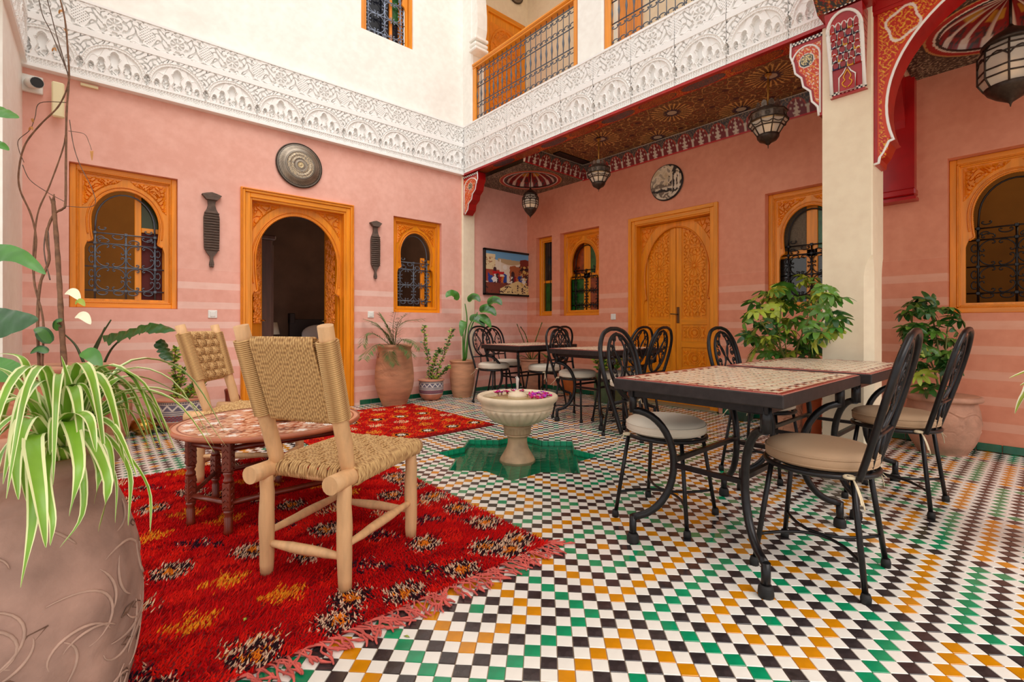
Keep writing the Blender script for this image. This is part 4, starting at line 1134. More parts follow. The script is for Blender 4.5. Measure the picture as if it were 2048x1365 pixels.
# upper doors seen behind the railing
t = struct('door_3', 'carved orange door on the upper landing', (4.80, YA, 3.6))
b = MB(); frame_ring(b, -.42, .42, 0, 2.26, .08, -.03, .02, base=False); b.box(-.34, -.005, 0, .34, .01, 2.18); b.obj('door_frame', [WOOD, WOOD2], t)
X, Zv = np.meshgrid(np.linspace(-.3, .3, 110), np.linspace(.1, 2.05, 300), indexing='ij'); e = np.hypot(X / .29, (Zv - 1.6) / .42)
h = np.where((e > 1) & (Zv > 1.6), .002, .004 + .009 * (np.abs(stars(X, Zv, 48, 5) - .1) < .1)); h = np.where((np.abs(e - 1) < .05) & (Zv > 1.6), .018, h)
b = MB(); b.grid(np.stack([X, -.008 - h, Zv], -1), smooth=False); b.obj('carved_field', CARVE, t)
t = struct('door_4', 'orange door of the upper gallery', (XB, 4.0, 3.6), -PI / 2)
b = MB(); frame_ring(b, -.5, .5, 0, 2.3, .09, -.03, .02, base=False); b.box(-.41, -.005, 0, .41, .01, 2.2); b.obj('door_frame', [WOOD, WOOD2], t)
# ---------------------------------------------------------------- lanterns
def lantern_fill(t, z):                                   # added warm fill light; the lantern itself is unlit
    d = bpy.data.lights.new('lantern_fill', 'POINT'); d.energy = .22; d.color = (1, .58, .26); d.shadow_soft_size = .06
    o = bpy.data.objects.new('lantern_fill', d); COL.objects.link(o); o.parent = t; o.location = (0, 0, z)
def panes(t, prof, n):                              # one glass pane per facet
    for (r0, z0_), (r1, z1_) in zip(prof, prof[1:]):
        if z1_ - z0_ < .02: continue
        for k in range(n):
            a0, a1 = 2 * PI * k / n, 2 * PI * (k + 1) / n; P = [(r0, a0, z0_), (r0, a1, z0_), (r1, a1, z1_), (r1, a0, z1_)]
            o_ = [(r * math.cos(a), r * math.sin(a), z) for r, a, z in P] + [((r - .003) * math.cos(a), (r - .003) * math.sin(a), z) for r, a, z in P]
            b = MB(); b.add(o_, [(0, 1, 2, 3), (7, 6, 5, 4), (0, 4, 5, 1), (1, 5, 6, 2), (2, 6, 7, 3), (3, 7, 4, 0)]); b.obj('pane', LANT_GLASS, t)
def lantern_slim(lbl, x, y, ztip, ztop, r, zceil, n=8):
    t = thing('hanging_lantern', lbl, 'lantern', (x, y, ztip)); H = ztop - ztip; lantern_fill(t, H * .5)
    b = MB(); b.tube([(0, 0, H * .92), (0, 0, zceil - ztip)], .008, 8); b.obj('rod', LANT_METAL, t)
    b = MB(); b.lathe([(.002, 0), (.006, .02), (.012, .03), (r * .45, .07), (r * .72, .11), (r * .82, .14), (r * .80, .145)], 24); b.obj('base_cup', LANT_METAL, t)
    prof = [(r * .80, .14), (r, .20), (r, H * .70), (r * .80, H * .78)]
    panes(t, [(q[0] * .97, q[1]) for q in prof], n)
    b = MB()
    for k in range(n):
        a = 2 * PI * k / n; b.tube([(q[0] * math.cos(a), q[0] * math.sin(a), q[1]) for q in prof], .006, 5)
    for q in prof + [(r, .20 + (H * .7 - .2) * .28), (r, H * .62)]: b.tube([(q[0] * math.cos(2 * PI * k / n), q[0] * math.sin(2 * PI * k / n), q[1]) for k in range(n)], .006, 5, closed=True)
    for k in range(n):
        a0, a1 = 2 * PI * k / n, 2 * PI * (k + 1) / n
        pts = []
        for j in range(7):
            f = j / 6; a = a0 + (a1 - a0) * f; rr = r * math.cos(PI / n) / math.cos((f - .5) * 2 * PI / n)
            pts.append((rr * math.cos(a), rr * math.sin(a), H * .56 + .05 * math.sin(PI * f)))
        b.tube(pts, .005, 4)
    b.obj('cage', LANT_METAL, t)
    b = MB(); b.lathe([(r * .84, H * .77), (r * .92, H * .79), (r * .88, H * .82), (r * .62, H * .90), (r * .3, H * .96), (r * .12, H), (.01, H * 1.03)], 24); b.obj('cap', LANT_METAL, t)
    return t
def lantern_wide(lbl, x, y, ztip, r, zceil, n=10):
    t = thing('hanging_lantern', lbl, 'lantern', (x, y, ztip)); k_ = r / .16; lantern_fill(t, .2)
    b = MB(); b.tube([(0, 0, .36 * k_), (0, 0, zceil - ztip)], .009, 8); b.lathe([(.03, zceil - ztip - .02), (.03, zceil - ztip - .012), (.012, zceil - ztip - .03), (.009, zceil - ztip - .05)], 12); b.obj('rod', mat('gilded_rod', (186, 136, 60), .4, .5), t)
    b = MB(); b.lathe([(.002, 0), (.005, .03 * k_), (.014, .035 * k_), (.03, .05 * k_), (.07 * k_, .07 * k_), (.088 * k_, .095 * k_), (.092 * k_, .118 * k_), (.086 * k_, .122 * k_)], 24); b.obj('base_cup', LANT_METAL, t)
    pr = [(.086, .12), (.125, .185), (.160, .225), (.160, .24), (.145, .25), (.145, .30), (.156, .31), (.14, .325), (.10, .34), (.085, .36)]
    pr = [(a * k_, c * k_) for a, c in pr]
    panes(t, [(a * .97, c) for a, c in pr[:4]], n)
    b = MB(); b.lathe(pr[3:8], n, smooth=False); b.lathe([(a * .98, c) for a, c in pr[7:]], n, smooth=False)
    for k in range(n):
        a = 2 * PI * (k + .5) / n; c = (pr[4][0] * .97 * math.cos(a), pr[4][0] * .97 * math.sin(a), .275 * k_)
        T = Vector((-math.sin(a), math.cos(a), 0))
        for rr in (.018, .009): b.tube([Vector(c) + Vector((math.cos(a), math.sin(a), 0)) * .006 + T * rr * math.cos(q) + Vector((0, 0, rr * math.sin(q))) for q in [2 * PI * j / 12 for j in range(12)]], .003, 4, closed=True)
    b.obj('pierced_band', mat('pierced_silver_metal', (128, 116, 104), .45, .6, noise=(60, .5)), t)
    b = MB()
    for k in range(n):
        a = 2 * PI * k / n; b.tube([(q[0] * math.cos(a), q[0] * math.sin(a), q[1]) for q in pr[:4]], .0055, 5)
        a0, a1 = a, a + 2 * PI / n
        b.tube([((.14 * k_) * math.cos(a0 + (a1 - a0) * f), (.14 * k_) * math.sin(a0 + (a1 - a0) * f), (.215 - .02 * math.sin(PI * f)) * k_) for f in [j / 6 for j in range(7)]], .004, 4)
    for q in (pr[1], pr[3], pr[6]): b.tube([(q[0] * math.cos(2 * PI * k / n), q[0] * math.sin(2 * PI * k / n), q[1]) for k in range(n)], .006, 5, closed=True)
    b.obj('cage', LANT_METAL, t)
    b = MB()
    for k in range(n):
        a = 2 * PI * k / n; M_ = lambda u, v: ((.088 + .012 * v) * k_ * math.cos(a) - u * math.sin(a), (.088 + .012 * v) * k_ * math.sin(a) + u * math.cos(a), (.36 + v * .05) * k_)
        pts = [(-.022, 0), (.022, 0), (.024, .5), (.014, .85), (0, 1), (-.014, .85), (-.024, .5)]
        o1 = [M_(u * k_, v) for u, v in pts]; o2 = [(p[0] * .96, p[1] * .96, p[2]) for p in o1]
        b.add(o1 + o2, [tuple(range(7)), tuple(range(13, 6, -1))] + [(j, (j + 1) % 7, 7 + (j + 1) % 7, 7 + j) for j in range(7)])
    b.obj('crown', mat('pierced_silver_metal'), t)
    return t
lantern_slim('slim octagonal glass lantern hanging in the far gallery corner', 4.73, 5.02, 2.55, 2.98, .115, 3.27)
lantern_wide('wide metal and glass lantern nearer the gallery corner, left of the round picture plate', 4.63, 3.69, 2.64, .145, 3.30)
lantern_wide('wide metal and glass lantern hanging just left of the cream column', 4.60, 1.72, 2.61, .163, 3.30)
lantern_slim('large lantern with frosted panes behind the red arch at the right edge', 4.72, .2, 2.50, 3.05, .165, 3.27)

# ---------------------------------------------------------------- things on the walls
def disc(name, lbl, cat, loc, rz, r, dome, colfn, m, rim=.012):
    t = thing(name, lbl, cat, loc, rz)
    n, k = 120, 50
    A, T = np.meshgrid(np.linspace(0, 2 * PI, n + 1), np.linspace(0, 1, k), indexing='ij')
    P = np.stack([r * T * np.cos(A), -dome(T), r * T * np.sin(A)], -1)
    b = MB(); b.grid(P, col=rgba(colfn(A, T))); b.obj('face', m, t)
    b = MB(); b.tube([(r * math.cos(q), -.004, r * math.sin(q)) for q in [2 * PI * j / 64 for j in range(64)]], rim, 8, closed=True); b.obj('rim', BLACKM if m is VCOL else LANT_METAL, t)
    return t
def c_tray(A, T):
    X, Zv = T * np.cos(A), T * np.sin(A)
    c = np.broadcast_to(C_(150, 138, 124), A.shape + (3,)).copy()
    c = mixm((T > .3) & (T < .58) & (np.abs(scrolls(X, Zv, 26)) > .5), C_(196, 176, 146), c)
    for q in (.14, .28, .60, .66, .93): c = mixm(np.abs(T - q) < .012, C_(84, 76, 70), c)
    c = mixm((T < .13) & (np.abs(np.sin(A * 6)) > .5), C_(200, 176, 130), c)
    return mixm((T > .7) & (T < .9) & (np.abs(np.sin(A * 40 + T * 60)) > .93), C_(120, 110, 98), c)
disc('engraved_tray', 'large round dark metal tray above the open doorway', 'tray', (1.722, YA - .012, 2.82), 0, .245, lambda T: .010 + .038 * (1 - sm(T, .6, .98)) + .0015 * np.cos(T * 40) * (T < .6), c_tray, PEWTER, .010)
def c_plate(A, T):
    X, Zv = T * np.cos(A), T * np.sin(A)
    n = scrolls(X, Zv, 5.5, 1.) * .5 + scrolls(X, Zv, 13, 2.) * .3
    c = C_(216, 196, 164) + (n * .18)[..., None]
    c = np.clip(c, .05, .9); c = mixm((scrolls(X, Zv, 9, 4.) > .5), c * .62, c)
    c = mixm((Zv < -.1 + .25 * n), C_(120, 104, 88), c); c = mixm(n > .42, C_(156, 140, 120), c)
    c = mixm((Zv < -.25) & (n > -.1), C_(214, 200, 176), c); c = mixm((X > .15) & (n < -.25), C_(52, 44, 38), c); c = mixm((np.abs(Zv + .45 + .1 * n) < .08), C_(44, 38, 34), c)
    c = mixm((X > .35) & (Zv > -.5) & (Zv < .4) & (np.abs(np.sin(X * 14)) > .8), C_(236, 224, 204), c)
    return mixm(T > .96, C_(40, 34, 30), c)
disc('picture_plate', 'round plate with a sepia landscape scene above the double door', 'plate', (XB - .012, 3.148, 2.755), -PI / 2, .215, lambda T: .012 + .010 * sm(T, .55, 1), c_plate, VCOL, .008)
disc('wall_plate', 'round engraved metal plate on the wall of the upper landing', 'plate', (5.02, YA - .012, 6.32), 0, .16, lambda T: .010 + .03 * (1 - sm(T, .6, .98)), c_tray, PEWTER, .008)
OLDWOOD = mat('weathered_grey_wood', (98, 80, 70), .75, noise=(18, .4, (1, 1, 4)), bump=(50, .4))
def wall_carving(lbl, x, z0, z1, wd):
    t = thing('wood_carving', lbl, 'carving', (x, YA - .004, z0)); H = z1 - z0
    prof = [(.20, 0), (.28, .02), (.24, .05), (.16, .09), (.20, .13), (.55, .18), (.84, .24), (.88, .36), (.90, .52), (.90, .66), (.80, .72), (.52, .78), (.40, .83), (.46, .90), (.40, .93)]
    b = MB(); pl = [(wd / 2 * a, H * c) for a, c in prof] + [(-wd / 2 * a, H * c) for a, c in prof[::-1]]
    b.prism(pl, [], -.030, 0, LM)
    for c in np.linspace(.22, .72, 15): b.tube([(-wd * .42, -.032, H * c), (0, -.036, H * c + .004), (wd * .42, -.032, H * c)], .007, 5)
    b.obj('plaque', OLDWOOD, t)
    b = MB(); b.prism([(-wd * .30, H * .90), (wd * .30, H * .90), (wd * .52, H * .955), (wd * .56, H * .965), (wd * .3, H * .985), (0, H), (-wd * .3, H * .985), (-wd * .56, H * .965), (-wd * .52, H * .955)], [], -.055, 0, LM); b.obj('finial', OLDWOOD, t)
    b = MB(); b.box(-wd * .12, -.034, -.012, -wd * .02, -.004, .03, bev=.004); b.box(wd * .02, -.034, -.012, wd * .12, -.004, .03, bev=.004); b.obj('foot', OLDWOOD, t)
wall_carving('tall weathered wood carving between the left window and the open door', .862, 1.60, 2.35, .155)
wall_carving('weathered wood carving between the open door and the narrow window', 2.638, 1.595, 2.315, .135)
def switch(lbl, loc, rz, rock=True):
    t = thing('light_switch', lbl, 'switch', loc, rz)
    b = MB(); b.box(-.041, -.010, -.041, .041, 0, .041, bev=.004); b.obj('plate', WHITEPL, t)
    b = MB(); b.box(-.022, -.015, -.026, .022, -.008, .026, bev=.003); b.obj('rocker', WHITEPL, t)
switch('white light switch between the left window and the open doorway', (.874, YA, 1.11), 0)
switch('white switch behind the palm right of the open doorway', (2.585, YA, 1.13), 0)
switch('white switch left of the closed double door', (XB, 3.96, 1.11), -PI / 2)
# framed painting at the gallery end
t = thing('framed_painting', 'black framed painting of a crowded old market street on the gallery end wall', 'painting', (4.885, YA, 1.81))
pw, ph = 1.03, .71
b = MB()
for q in ((-pw / 2, -ph / 2, -pw / 2 + .03, ph / 2), (pw / 2 - .03, -ph / 2, pw / 2, ph / 2), (-pw / 2, ph / 2 - .03, pw / 2, ph / 2), (-pw / 2, -ph / 2, pw / 2, -ph / 2 + .03)): b.box(q[0], -.045, q[1], q[2], 0, q[3], bev=.003)
b.obj('picture_frame', BLACKM, t)
def c_paint(U, V):                                # U, V in 0..1
    n = scrolls(U, V, 26, 1.) * .5 + scrolls(U, V, 61, 2.) * .5
    w_ = .012 * n
    c = mixm(V > .80 + w_, C_(110, 170, 214), np.broadcast_to(C_(236, 222, 200), U.shape + (3,)))
    c = mixm((V > .74 + .04 * np.sin(U * 9)) & (V < .86 - .06 * U + w_) & (U > .25), C_(196, 170, 130), c)
    c = mixm((U > .72 + w_) & (V < .88 - .25 * np.abs(U - .85)) & (V > .25), C_(126, 44, 30), c)
    c = mixm((U > .50 + w_) & (U < .76) & (V < .70 - .3 * np.abs(U - .6) + w_) & (V > .3), C_(176, 96, 56), c)
    c = mixm((U < .20) & (V < .93) & (V > .55), C_(236, 216, 170), c)
    c = mixm((U < .30 + w_) & (V < .56) & (V > .28), C_(166, 70, 50), c)
    c = mixm((np.abs(U - .30) < .012) & (V > .5) & (V < .82), C_(240, 230, 214), c)
    c = mixm(np.hypot((U - .40) * 1.3, V - .64) < .06, C_(244, 238, 226), c)
    c = mixm((np.hypot((U - .57) * 1.6, np.maximum(V - .5, 0)) < .055) & (V > .36), C_(58, 30, 34), c)
    c = mixm((np.hypot((U - .19) * 1.6, np.maximum(V - .58, 0)) < .05) & (V > .48), C_(70, 36, 44), c)
    c = mixm((V > .46) & (V < .53 + w_) & (U > .14) & (U < .38), C_(196, 26, 34), c)
    pal = np.array([C_(30, 64, 150), C_(236, 230, 222), C_(206, 110, 40), C_(236, 230, 222), C_(150, 24, 40), C_(40, 80, 160), C_(60, 40, 50)])
    k = np.floor(U * 22 + .6 * n).astype(int); fig = (V > .24 + .02 * np.sin(k * 2.3)) & (V < .44 + .05 * np.sin(k * 1.7)) & (U > .05) & (U < .93) & ((U < .44) | (U > .52))
    c = mixm(fig, pal[(k * 5 + 2) % 7], c)
    c = mixm((V < .26 + w_), C_(126, 60, 46), c)
    c = mixm((V < .24 - .55 * np.abs(U - .68) + .10 + w_) & (U > .3), C_(232, 204, 144), c)
    c = mixm((V < .30) & (n > .42), C_(70, 40, 44), c)
    c = mixm((U > .70) & (n > .25) & (V < .7) & (V > .42), C_(40, 24, 26), c); c = mixm((U > .74) & (n < -.38) & (V < .72), C_(214, 180, 96), c)
    return mixm((U < .2) & (n > .3) & (V > .6) & (V < .85), C_(170, 110, 76), c)
U, V = np.meshgrid(np.linspace(0, 1, 230), np.linspace(0, 1, 160), indexing='ij')
painted('canvas', t, np.stack([-pw / 2 + .03 + (pw - .06) * U, np.full_like(U, -.028), -ph / 2 + .03 + (ph - .06) * V], -1), c_paint, U, V, m=VCOL)
# camera and antenna high on the left
t = thing('security_camera', 'small white security camera under the frieze at the far left', 'camera', (-.44, YA, 3.03))
b = MB(); b.box(-.075, -.03, -.07, .075, 0, .075, bev=.006); b.obj('junction_box', WHITEPL, t)
b = MB(); b.tube([(-.01, -.03, 0), (.02, -.09, -.01), (.05, -.20, -.04)], [.035, .045, .045], 16); o = b.obj('camera_body', WHITEPL, t)
b = MB(); b.tube([(.049, -.196, -.039), (.053, -.212, -.043)], .040, 16); b.obj('lens', BLACKM, o)
t = thing('wifi_antenna', 'cream rectangular antenna box beside the security camera', 'antenna', (-.27, YA, 2.93))
b = MB(); b.box(-.04, -.09, -.15, .04, -.05, .15, bev=.01); b.obj('case', mat('cream_plastic', (240, 228, 184), .5), t)
b = MB(); b.tube([(0, -.05, 0), (0, 0, 0)], .015, 8); b.obj('bracket', WHITEPL, t)
t = thing('wall_plaque', 'small cream plaque under the frieze behind the vine', 'plaque', (-.07, YA, 3.135)); b = MB(); b.box(-.06, -.03, -.012, .06, 0, .012, bev=.003); b.obj('plate', mat('cream_plastic'), t)

# ---------------------------------------------------------------- room behind the open door
t = thing('wardrobe', 'dark wooden wardrobe inside the bedroom at the left', 'wardrobe', (1.42, 7.35, 0))
DW = mat('dark_walnut', (92, 58, 44), .5, noise=(6, .3, (4, 4, .5)))
b = MB(); b.box(-.30, -.55, 0, .30, .55, 2.12, bev=.006); b.obj('carcass', DW, t)
b = MB(); b.box(-.33, -.58, 2.12, .34, .58, 2.18, bev=.012); b.obj('cornice', DW, t)
for k in (-1, 1):
    b = MB(); b.box(.30, k * .27 - .26, .1, .322, k * .27 + .26, 2.06, bev=.005); o = b.obj('door', DW, t)
    b = MB(); b.box(.318, k * .27 - .20, .2, .33, k * .27 + .20, .95, bev=.004); b.obj('door_panel', DW, o)
    b = MB(); b.box(.318, k * .27 - .20, 1.05, .33, k * .27 + .20, 1.96, bev=.004); b.obj('door_panel', DW, o)
t = thing('bed', 'dark bed with pale pillows inside the bedroom', 'bed', (3.20, 8.0, 0))
b = MB(); b.box(-.75, .62, 0, .75, .70, 1.10, bev=.01); b.box(-.75, .60, 1.02, -.66, .72, 1.2, bev=.01); b.box(.66, .60, 1.02, .75, .72, 1.2, bev=.01); b.obj('headboard', mat('near_black_wood', (40, 28, 26), .5), t)
b = MB(); b.box(-.7, -1.2, .1, .7, .62, .34, bev=.02); b.obj('bed_base', mat('near_black_wood'), t)
b = MB(); b.box(-.7, -1.2, .34, .7, .6, .6, bev=.06); b.obj('mattress', mat('grey_bedding', (150, 140, 140), .9), t)
for k in (-1, 1):
    p = thing('pillow', '%s pale pillow leaning on the headboard of the bed' % ('left' if k < 0 else 'right'), 'pillow', (3.20 + k * .34, 8.36, .82)); p.rotation_euler = (1.1, 0, 0)
    b = MB(); b.sphere((0, 0, 0), 1, (.29, .2, .07), 24, 12); b.obj('cushion', mat('pillow_linen', (206, 196, 196), .9, bump=(12, .4)), p)
t = thing('bedside_lamp', 'small pale table lamp beside the wardrobe in the bedroom', 'lamp', (2.16, 8.6, .62))
b = MB(); b.lathe([(.13, .22), (.09, .42), (.088, .42), (.128, .22)], 24); b.obj('lamp_shade', mat('lamp_linen', (206, 186, 164), .9), t)
b = MB(); b.lathe([(.06, 0), (.06, .015), (.02, .03), (.035, .1), (.012, .18), (.01, .3)], 16); b.obj('lamp_base', BRASS, t)
t = thing('nightstand', 'small dark nightstand under the bedside lamp', 'table', (2.16, 8.6, 0))
b = MB(); b.box(-.18, -.2, .06, .18, .2, .60, bev=.005); b.box(-.2, -.22, .60, .2, .22, .62, bev=.006); b.obj('carcass', DW, t)
b = MB(); b.box(-.16, -.215, .40, .16, -.2, .56, bev=.004); b.obj('drawer', DW, t)
for sx in (-1, 1):
    for sy in (-1, 1):
        b = MB(); b.box(sx * .17 - .02, sy * .17 - .02, 0, sx * .17 + .02, sy * .17 + .02, .06); b.obj('leg', DW, t)

# ---------------------------------------------------------------- mosaic tables
TL, TW, TZ = 1.0, .725, .758
def make_table():
    t = thing('mosaic_table', '', 'table', (0, 0, 0)); hx, hy = TL / 2, TW / 2
    b = MB(); b.box(-hx, -hy, TZ - .055, hx, hy, TZ - .006, bev=.004); b.obj('table_slab', IRONEDGE, t)
    b = MB()                                          # cut glazed pieces set in the top
    cols = [C_(236, 222, 196), C_(228, 206, 176), C_(150, 44, 38), C_(108, 40, 44), C_(232, 196, 166), C_(70, 84, 66)]
    def pc(x0, y0, x1, y1, c):
        v = R.uniform(.88, 1.05); cc = (*(np.minimum(c * v, 1)), 1); z = TZ - .0025 + R.uniform(0, .0015)
        e = .0008
        b.add([(x0 + e, y0 + e, z), (x1 - e, y0 + e, z), (x1 - e, y1 - e, z), (x0 + e, y1 - e, z), (x0, y0, TZ - .006), (x1, y0, TZ - .006), (x1, y1, TZ - .006), (x0, y1, TZ - .006)],
              [(0, 1, 2, 3), (4, 5, 1, 0), (5, 6, 2, 1), (6, 7, 3, 2), (7, 4, 0, 3)], 0, False, cc)
    m0 = .012
    for ring, (o_, th, ca, cb_) in enumerate(((m0, .014, 2, 4), (m0 + .017, .014, 4, 2), (m0 + .034, .014, 2, 0), (m0 + .051, .012, 4, 3))):
        x0, x1, y0, y1 = -hx + o_, hx - o_, -hy + o_, hy - o_
        k = int((x1 - x0) / .042)
        for i in range(k):
            a, c = x0 + (x1 - x0) * i / k + .0012, x0 + (x1 - x0) * (i + 1) / k - .0012
            for yy in (y0, y1 - th): pc(a, yy, c, yy + th, cols[ca if i % 2 or ring in (1,) else (ca if ring == 0 else cb_)])
        k = int((y1 - y0) / .042)
        for i in range(k):
            a, c = y0 + th + (y1 - y0 - 2 * th) * i / k + .0012, y0 + th + (y1 - y0 - 2 * th) * (i + 1) / k - .0012
            for xx in (x0, x1 - th): pc(xx, a, xx + th, c, cols[ca if i % 2 or ring == 1 else (ca if ring == 0 else cb_)])
    x0, x1, y0, y1 = -hx + .079, hx - .079, -hy + .079, hy - .079
    p = .0445; kx, ky = int((x1 - x0) / p), int((y1 - y0) / p); px_, py_ = (x1 - x0) / kx, (y1 - y0) / ky
    for i in range(kx):
        for j in range(ky):
            a, c = x0 + px_ * i, y0 + py_ * j
            pc(a + .009, c + .0014, a + px_ - .0014, c + py_ - .010, cols[0 if (i + j) % 3 else 1])
            pc(a + .009, c + py_ - .0085, a + px_ - .0014, c + py_ - .0014, cols[4])
            pc(a + .0008, c + .009, a + .0075, c + py_ - .012, cols[1])
            pc(a + .0006, c + py_ - .010, a + .0082, c + py_ - .0006, cols[(3, 5, 2)[(i + 2 * j) % 3]])
    o = b.obj('mosaic', mat('mosaic_glaze', (255, 255, 255), .3, vcol=True, coat=.25), t); o['kind'] = 'stuff'
    b = MB(); b.box(-hx + .004, -hy + .004, TZ - .0062, hx - .004, hy - .004, TZ - .0048); b.obj('mosaic_grout', mat('red_grout', (176, 112, 96), .85), t)
    ix, iy = hx - .045, hy - .075
    b = MB()
    for s in (-1, 1): b.box(-ix - .02, s * iy - .012, TZ - .085, ix + .02, s * iy + .012, TZ - .055); b.box(s * ix - .012, -iy, TZ - .085, s * ix + .012, iy, TZ - .055)
    b.obj('apron', IRON, t)
    bx, by, zc = .13, .13, .365
    for sx in (-1, 1):
        for sy in (-1, 1):
            b = MB(); X_, Y_ = sx * ix, sy * iy
            pts = [(X_, Y_, TZ - .06), (X_, Y_, .625), (X_ - sx * .004, Y_ - sy * .004, .607)]
            b.tube([(X_, Y_, TZ - .06), (X_, Y_, .600)], .021, 4)
            arc = [(X_ - sx * bx * math.sin(q), Y_ - sy * by * math.sin(q), zc + .243 * math.cos(q)) for q in [PI * k / 20 for k in range(21)]]
            arc[-1] = (X_ + sx * .0, Y_ + sy * .0, .118)
            b.tube(arc, .0165, 10)
            b.tube([(X_, Y_, .126), (X_, Y_, .02)], .0165, 10)
            o = b.obj('leg', IRON, t)
            b = MB(); b.lathe([(.026, 0), (.028, .012), (.026, .035), (.02, .045)], 14, (X_, Y_, 0)); b.obj('foot_cap', RUBBER, o)
    for s in (-1, 1):
        b = MB(); b.box(-(ix - bx), s * (iy - by) - .010, .372, ix - bx, s * (iy - by) + .010, .392); b.obj('stretcher', IRON, t)
        b = MB(); b.box(s * (ix - bx) - .010, -(iy - by), .350, s * (ix - bx) + .010, iy - by, .370); b.obj('stretcher', IRON, t)
    return t
T1 = make_table(); T1['group'] = 'mosaic tables'
TPOS = [((2.30, .985, 0), 'nearest mosaic-topped iron table in the right foreground'), ((3.39, .96, 0), 'mosaic-topped iron table just behind the nearest one, by the cream column'),
        ((4.03, 3.105, 0), 'mosaic iron table in front of the closed double door'), ((4.13, 4.40, 0), 'mosaic iron table in the far gallery corner below the painting')]
T1.location = TPOS[0][0]; T1['label'] = TPOS[0][1]
for p, l in TPOS[1:]: dup(T1, p, 0, l)

# ---------------------------------------------------------------- wrought iron chairs
def make_chair(cm):
    t = thing('iron_chair', '', 'chair', (0, 0, 0))
    by_ = lambda z: -.165 - .145 * (max(0, z - .44) / .55) ** .9       # the back leans away
    b = MB(); b.tube([(.198 * math.cos(q), .198 * math.sin(q), .43) for q in [2 * PI * k / 28 for k in range(28)]], .0105, 8, closed=True)
    b.tube([(.15 * math.cos(q), .15 * math.sin(q), .43) for q in [2 * PI * k / 20 for k in range(20)]], .006, 5, closed=True)
    b.tube([(-.19, 0, .43), (.19, 0, .43)], .006, 5); b.tube([(0, -.19, .43), (0, .19, .43)], .006, 5); b.obj('seat_ring', IRON, t)
    b = MB(); b.lathe([(.12, .442), (.175, .442), (.192, .449), (.2, .465), (.2, .485), (.192, .502), (.17, .513), (.12, .519), (.001, .522)], 40); o = b.obj('cushion', cm, t)
    for z, r_ in ((.490, .199), (.456, .196)):
        b = MB(); b.tube([(r_ * math.cos(q), r_ * math.sin(q), z) for q in [2 * PI * k / 40 for k in range(40)]], .0035, 5, closed=True); b.obj('piping', cm, o)
    for s in (-1, 1):
        b = MB(); x, y = s * .165, -.135
        for k in range(2): b.tube(bez((x, y - .01, .435), (x + s * .03, y - .04, .40 - .02 * k), (x + s * (.015 + .05 * k), y - .05, .33 + .03 * k), 8), .0035, 5, flat=.5)
        b.tube([(x + .016 * math.cos(q), y + .016 * math.sin(q), .436) for q in [2 * PI * k / 10 for k in range(10)]], .006, 5, closed=True); b.obj('tie', DENIMTIE, o)
    for sx in (-1, 1):
        for sy in (-1, 1):
            b = MB(); b.tube([(sx * .135, sy * .14, .43), (sx * .162, sy * .165, .22), (sx * .187, sy * .188, .02)], .0105, 8); o = b.obj('leg', IRON, t)
            b = MB(); b.lathe([(.017, 0), (.018, .02), (.014, .036)], 10, (sx * .188, sy * .189, 0)); b.obj('foot_cap', RUBBER, o)
    for sx in (-1, 1):
        b = MB(); b.tube(bez((sx * .172, -.174, .13), (-sx * .155, 0, .13), (sx * .172, .174, .13), 16), .007, 6); b.obj('stretcher', IRON, t)
    b = MB()                                          # outer hoop, a pointed oval open at the seat
    side = [(.165, .43), (.178, .55), (.197, .67), (.203, .78), (.185, .875), (.125, .948), (.05, .974)]
    loop = [(x, by_(z), z) for x, z in side] + [(0, by_(.977), .977)] + [(-x, by_(z), z) for x, z in side[::-1]]
    b.tube(catmull(loop, 4), .0125, 9); b.obj('back_hoop', IRON, t)
    f = .010
    ov = [(.142 * math.cos(q), .768 + .178 * math.sin(q)) for q in [2 * PI * k / 32 for k in range(32)]]
    b = MB(); b.tube([(x, by_(z) + f, z) for x, z in ov], .010, 8, closed=True); b.obj('back_oval', IRON, t)
    b = MB(); b.tube([(-.184, by_(.585), .585), (.184, by_(.585), .585)], .009, 7); b.obj('back_rail', IRON, t)
    for s in (-1, 1):
        b = MB(); b.tube([(s * .045, by_(.59), .59), (s * .062, -.178, .43)], .007, 6); b.obj('spindle', IRON, t)
    b = MB()
    pl = lambda x, z: (x, by_(z) + f, z)
    for s in (-1, 1):
        b.tube(catmull([pl(s * .02, .595), pl(s * .075, .68), pl(-s * .03, .79), pl(-s * .055, .88), pl(0, .955)], 5), .0052, 5)
        b.tube(catmull([pl(s * .10, .66), pl(s * .03, .73), pl(s * .02, .81), pl(s * .09, .89)], 5), .0052, 5)
        for cx_, cz, r_, a0, cw in ((.075, .865, .032, -1.2, 1), (.098, .80, .026, 1.5, 1), (.075, .69, .032, 1.4, -1), (.10, .745, .024, -1.5, -1), (.04, .925, .02, 3, 1)):
            b.tube(spiral((s * cx_, cz), r_, a0 if s > 0 else PI - a0, 1.25, 14, pl, cw * s), .0045, 5)
            b.sphere(pl(s * cx_, cz), .008, nu=6, nv=4)
    b.obj('back_scrollwork', IRON, t)
    return t
ch_t = make_chair(CUSH_SHADED); ch_c = make_chair(CUSH_L)
ch_t['group'] = ch_c['group'] = 'wrought iron chairs'
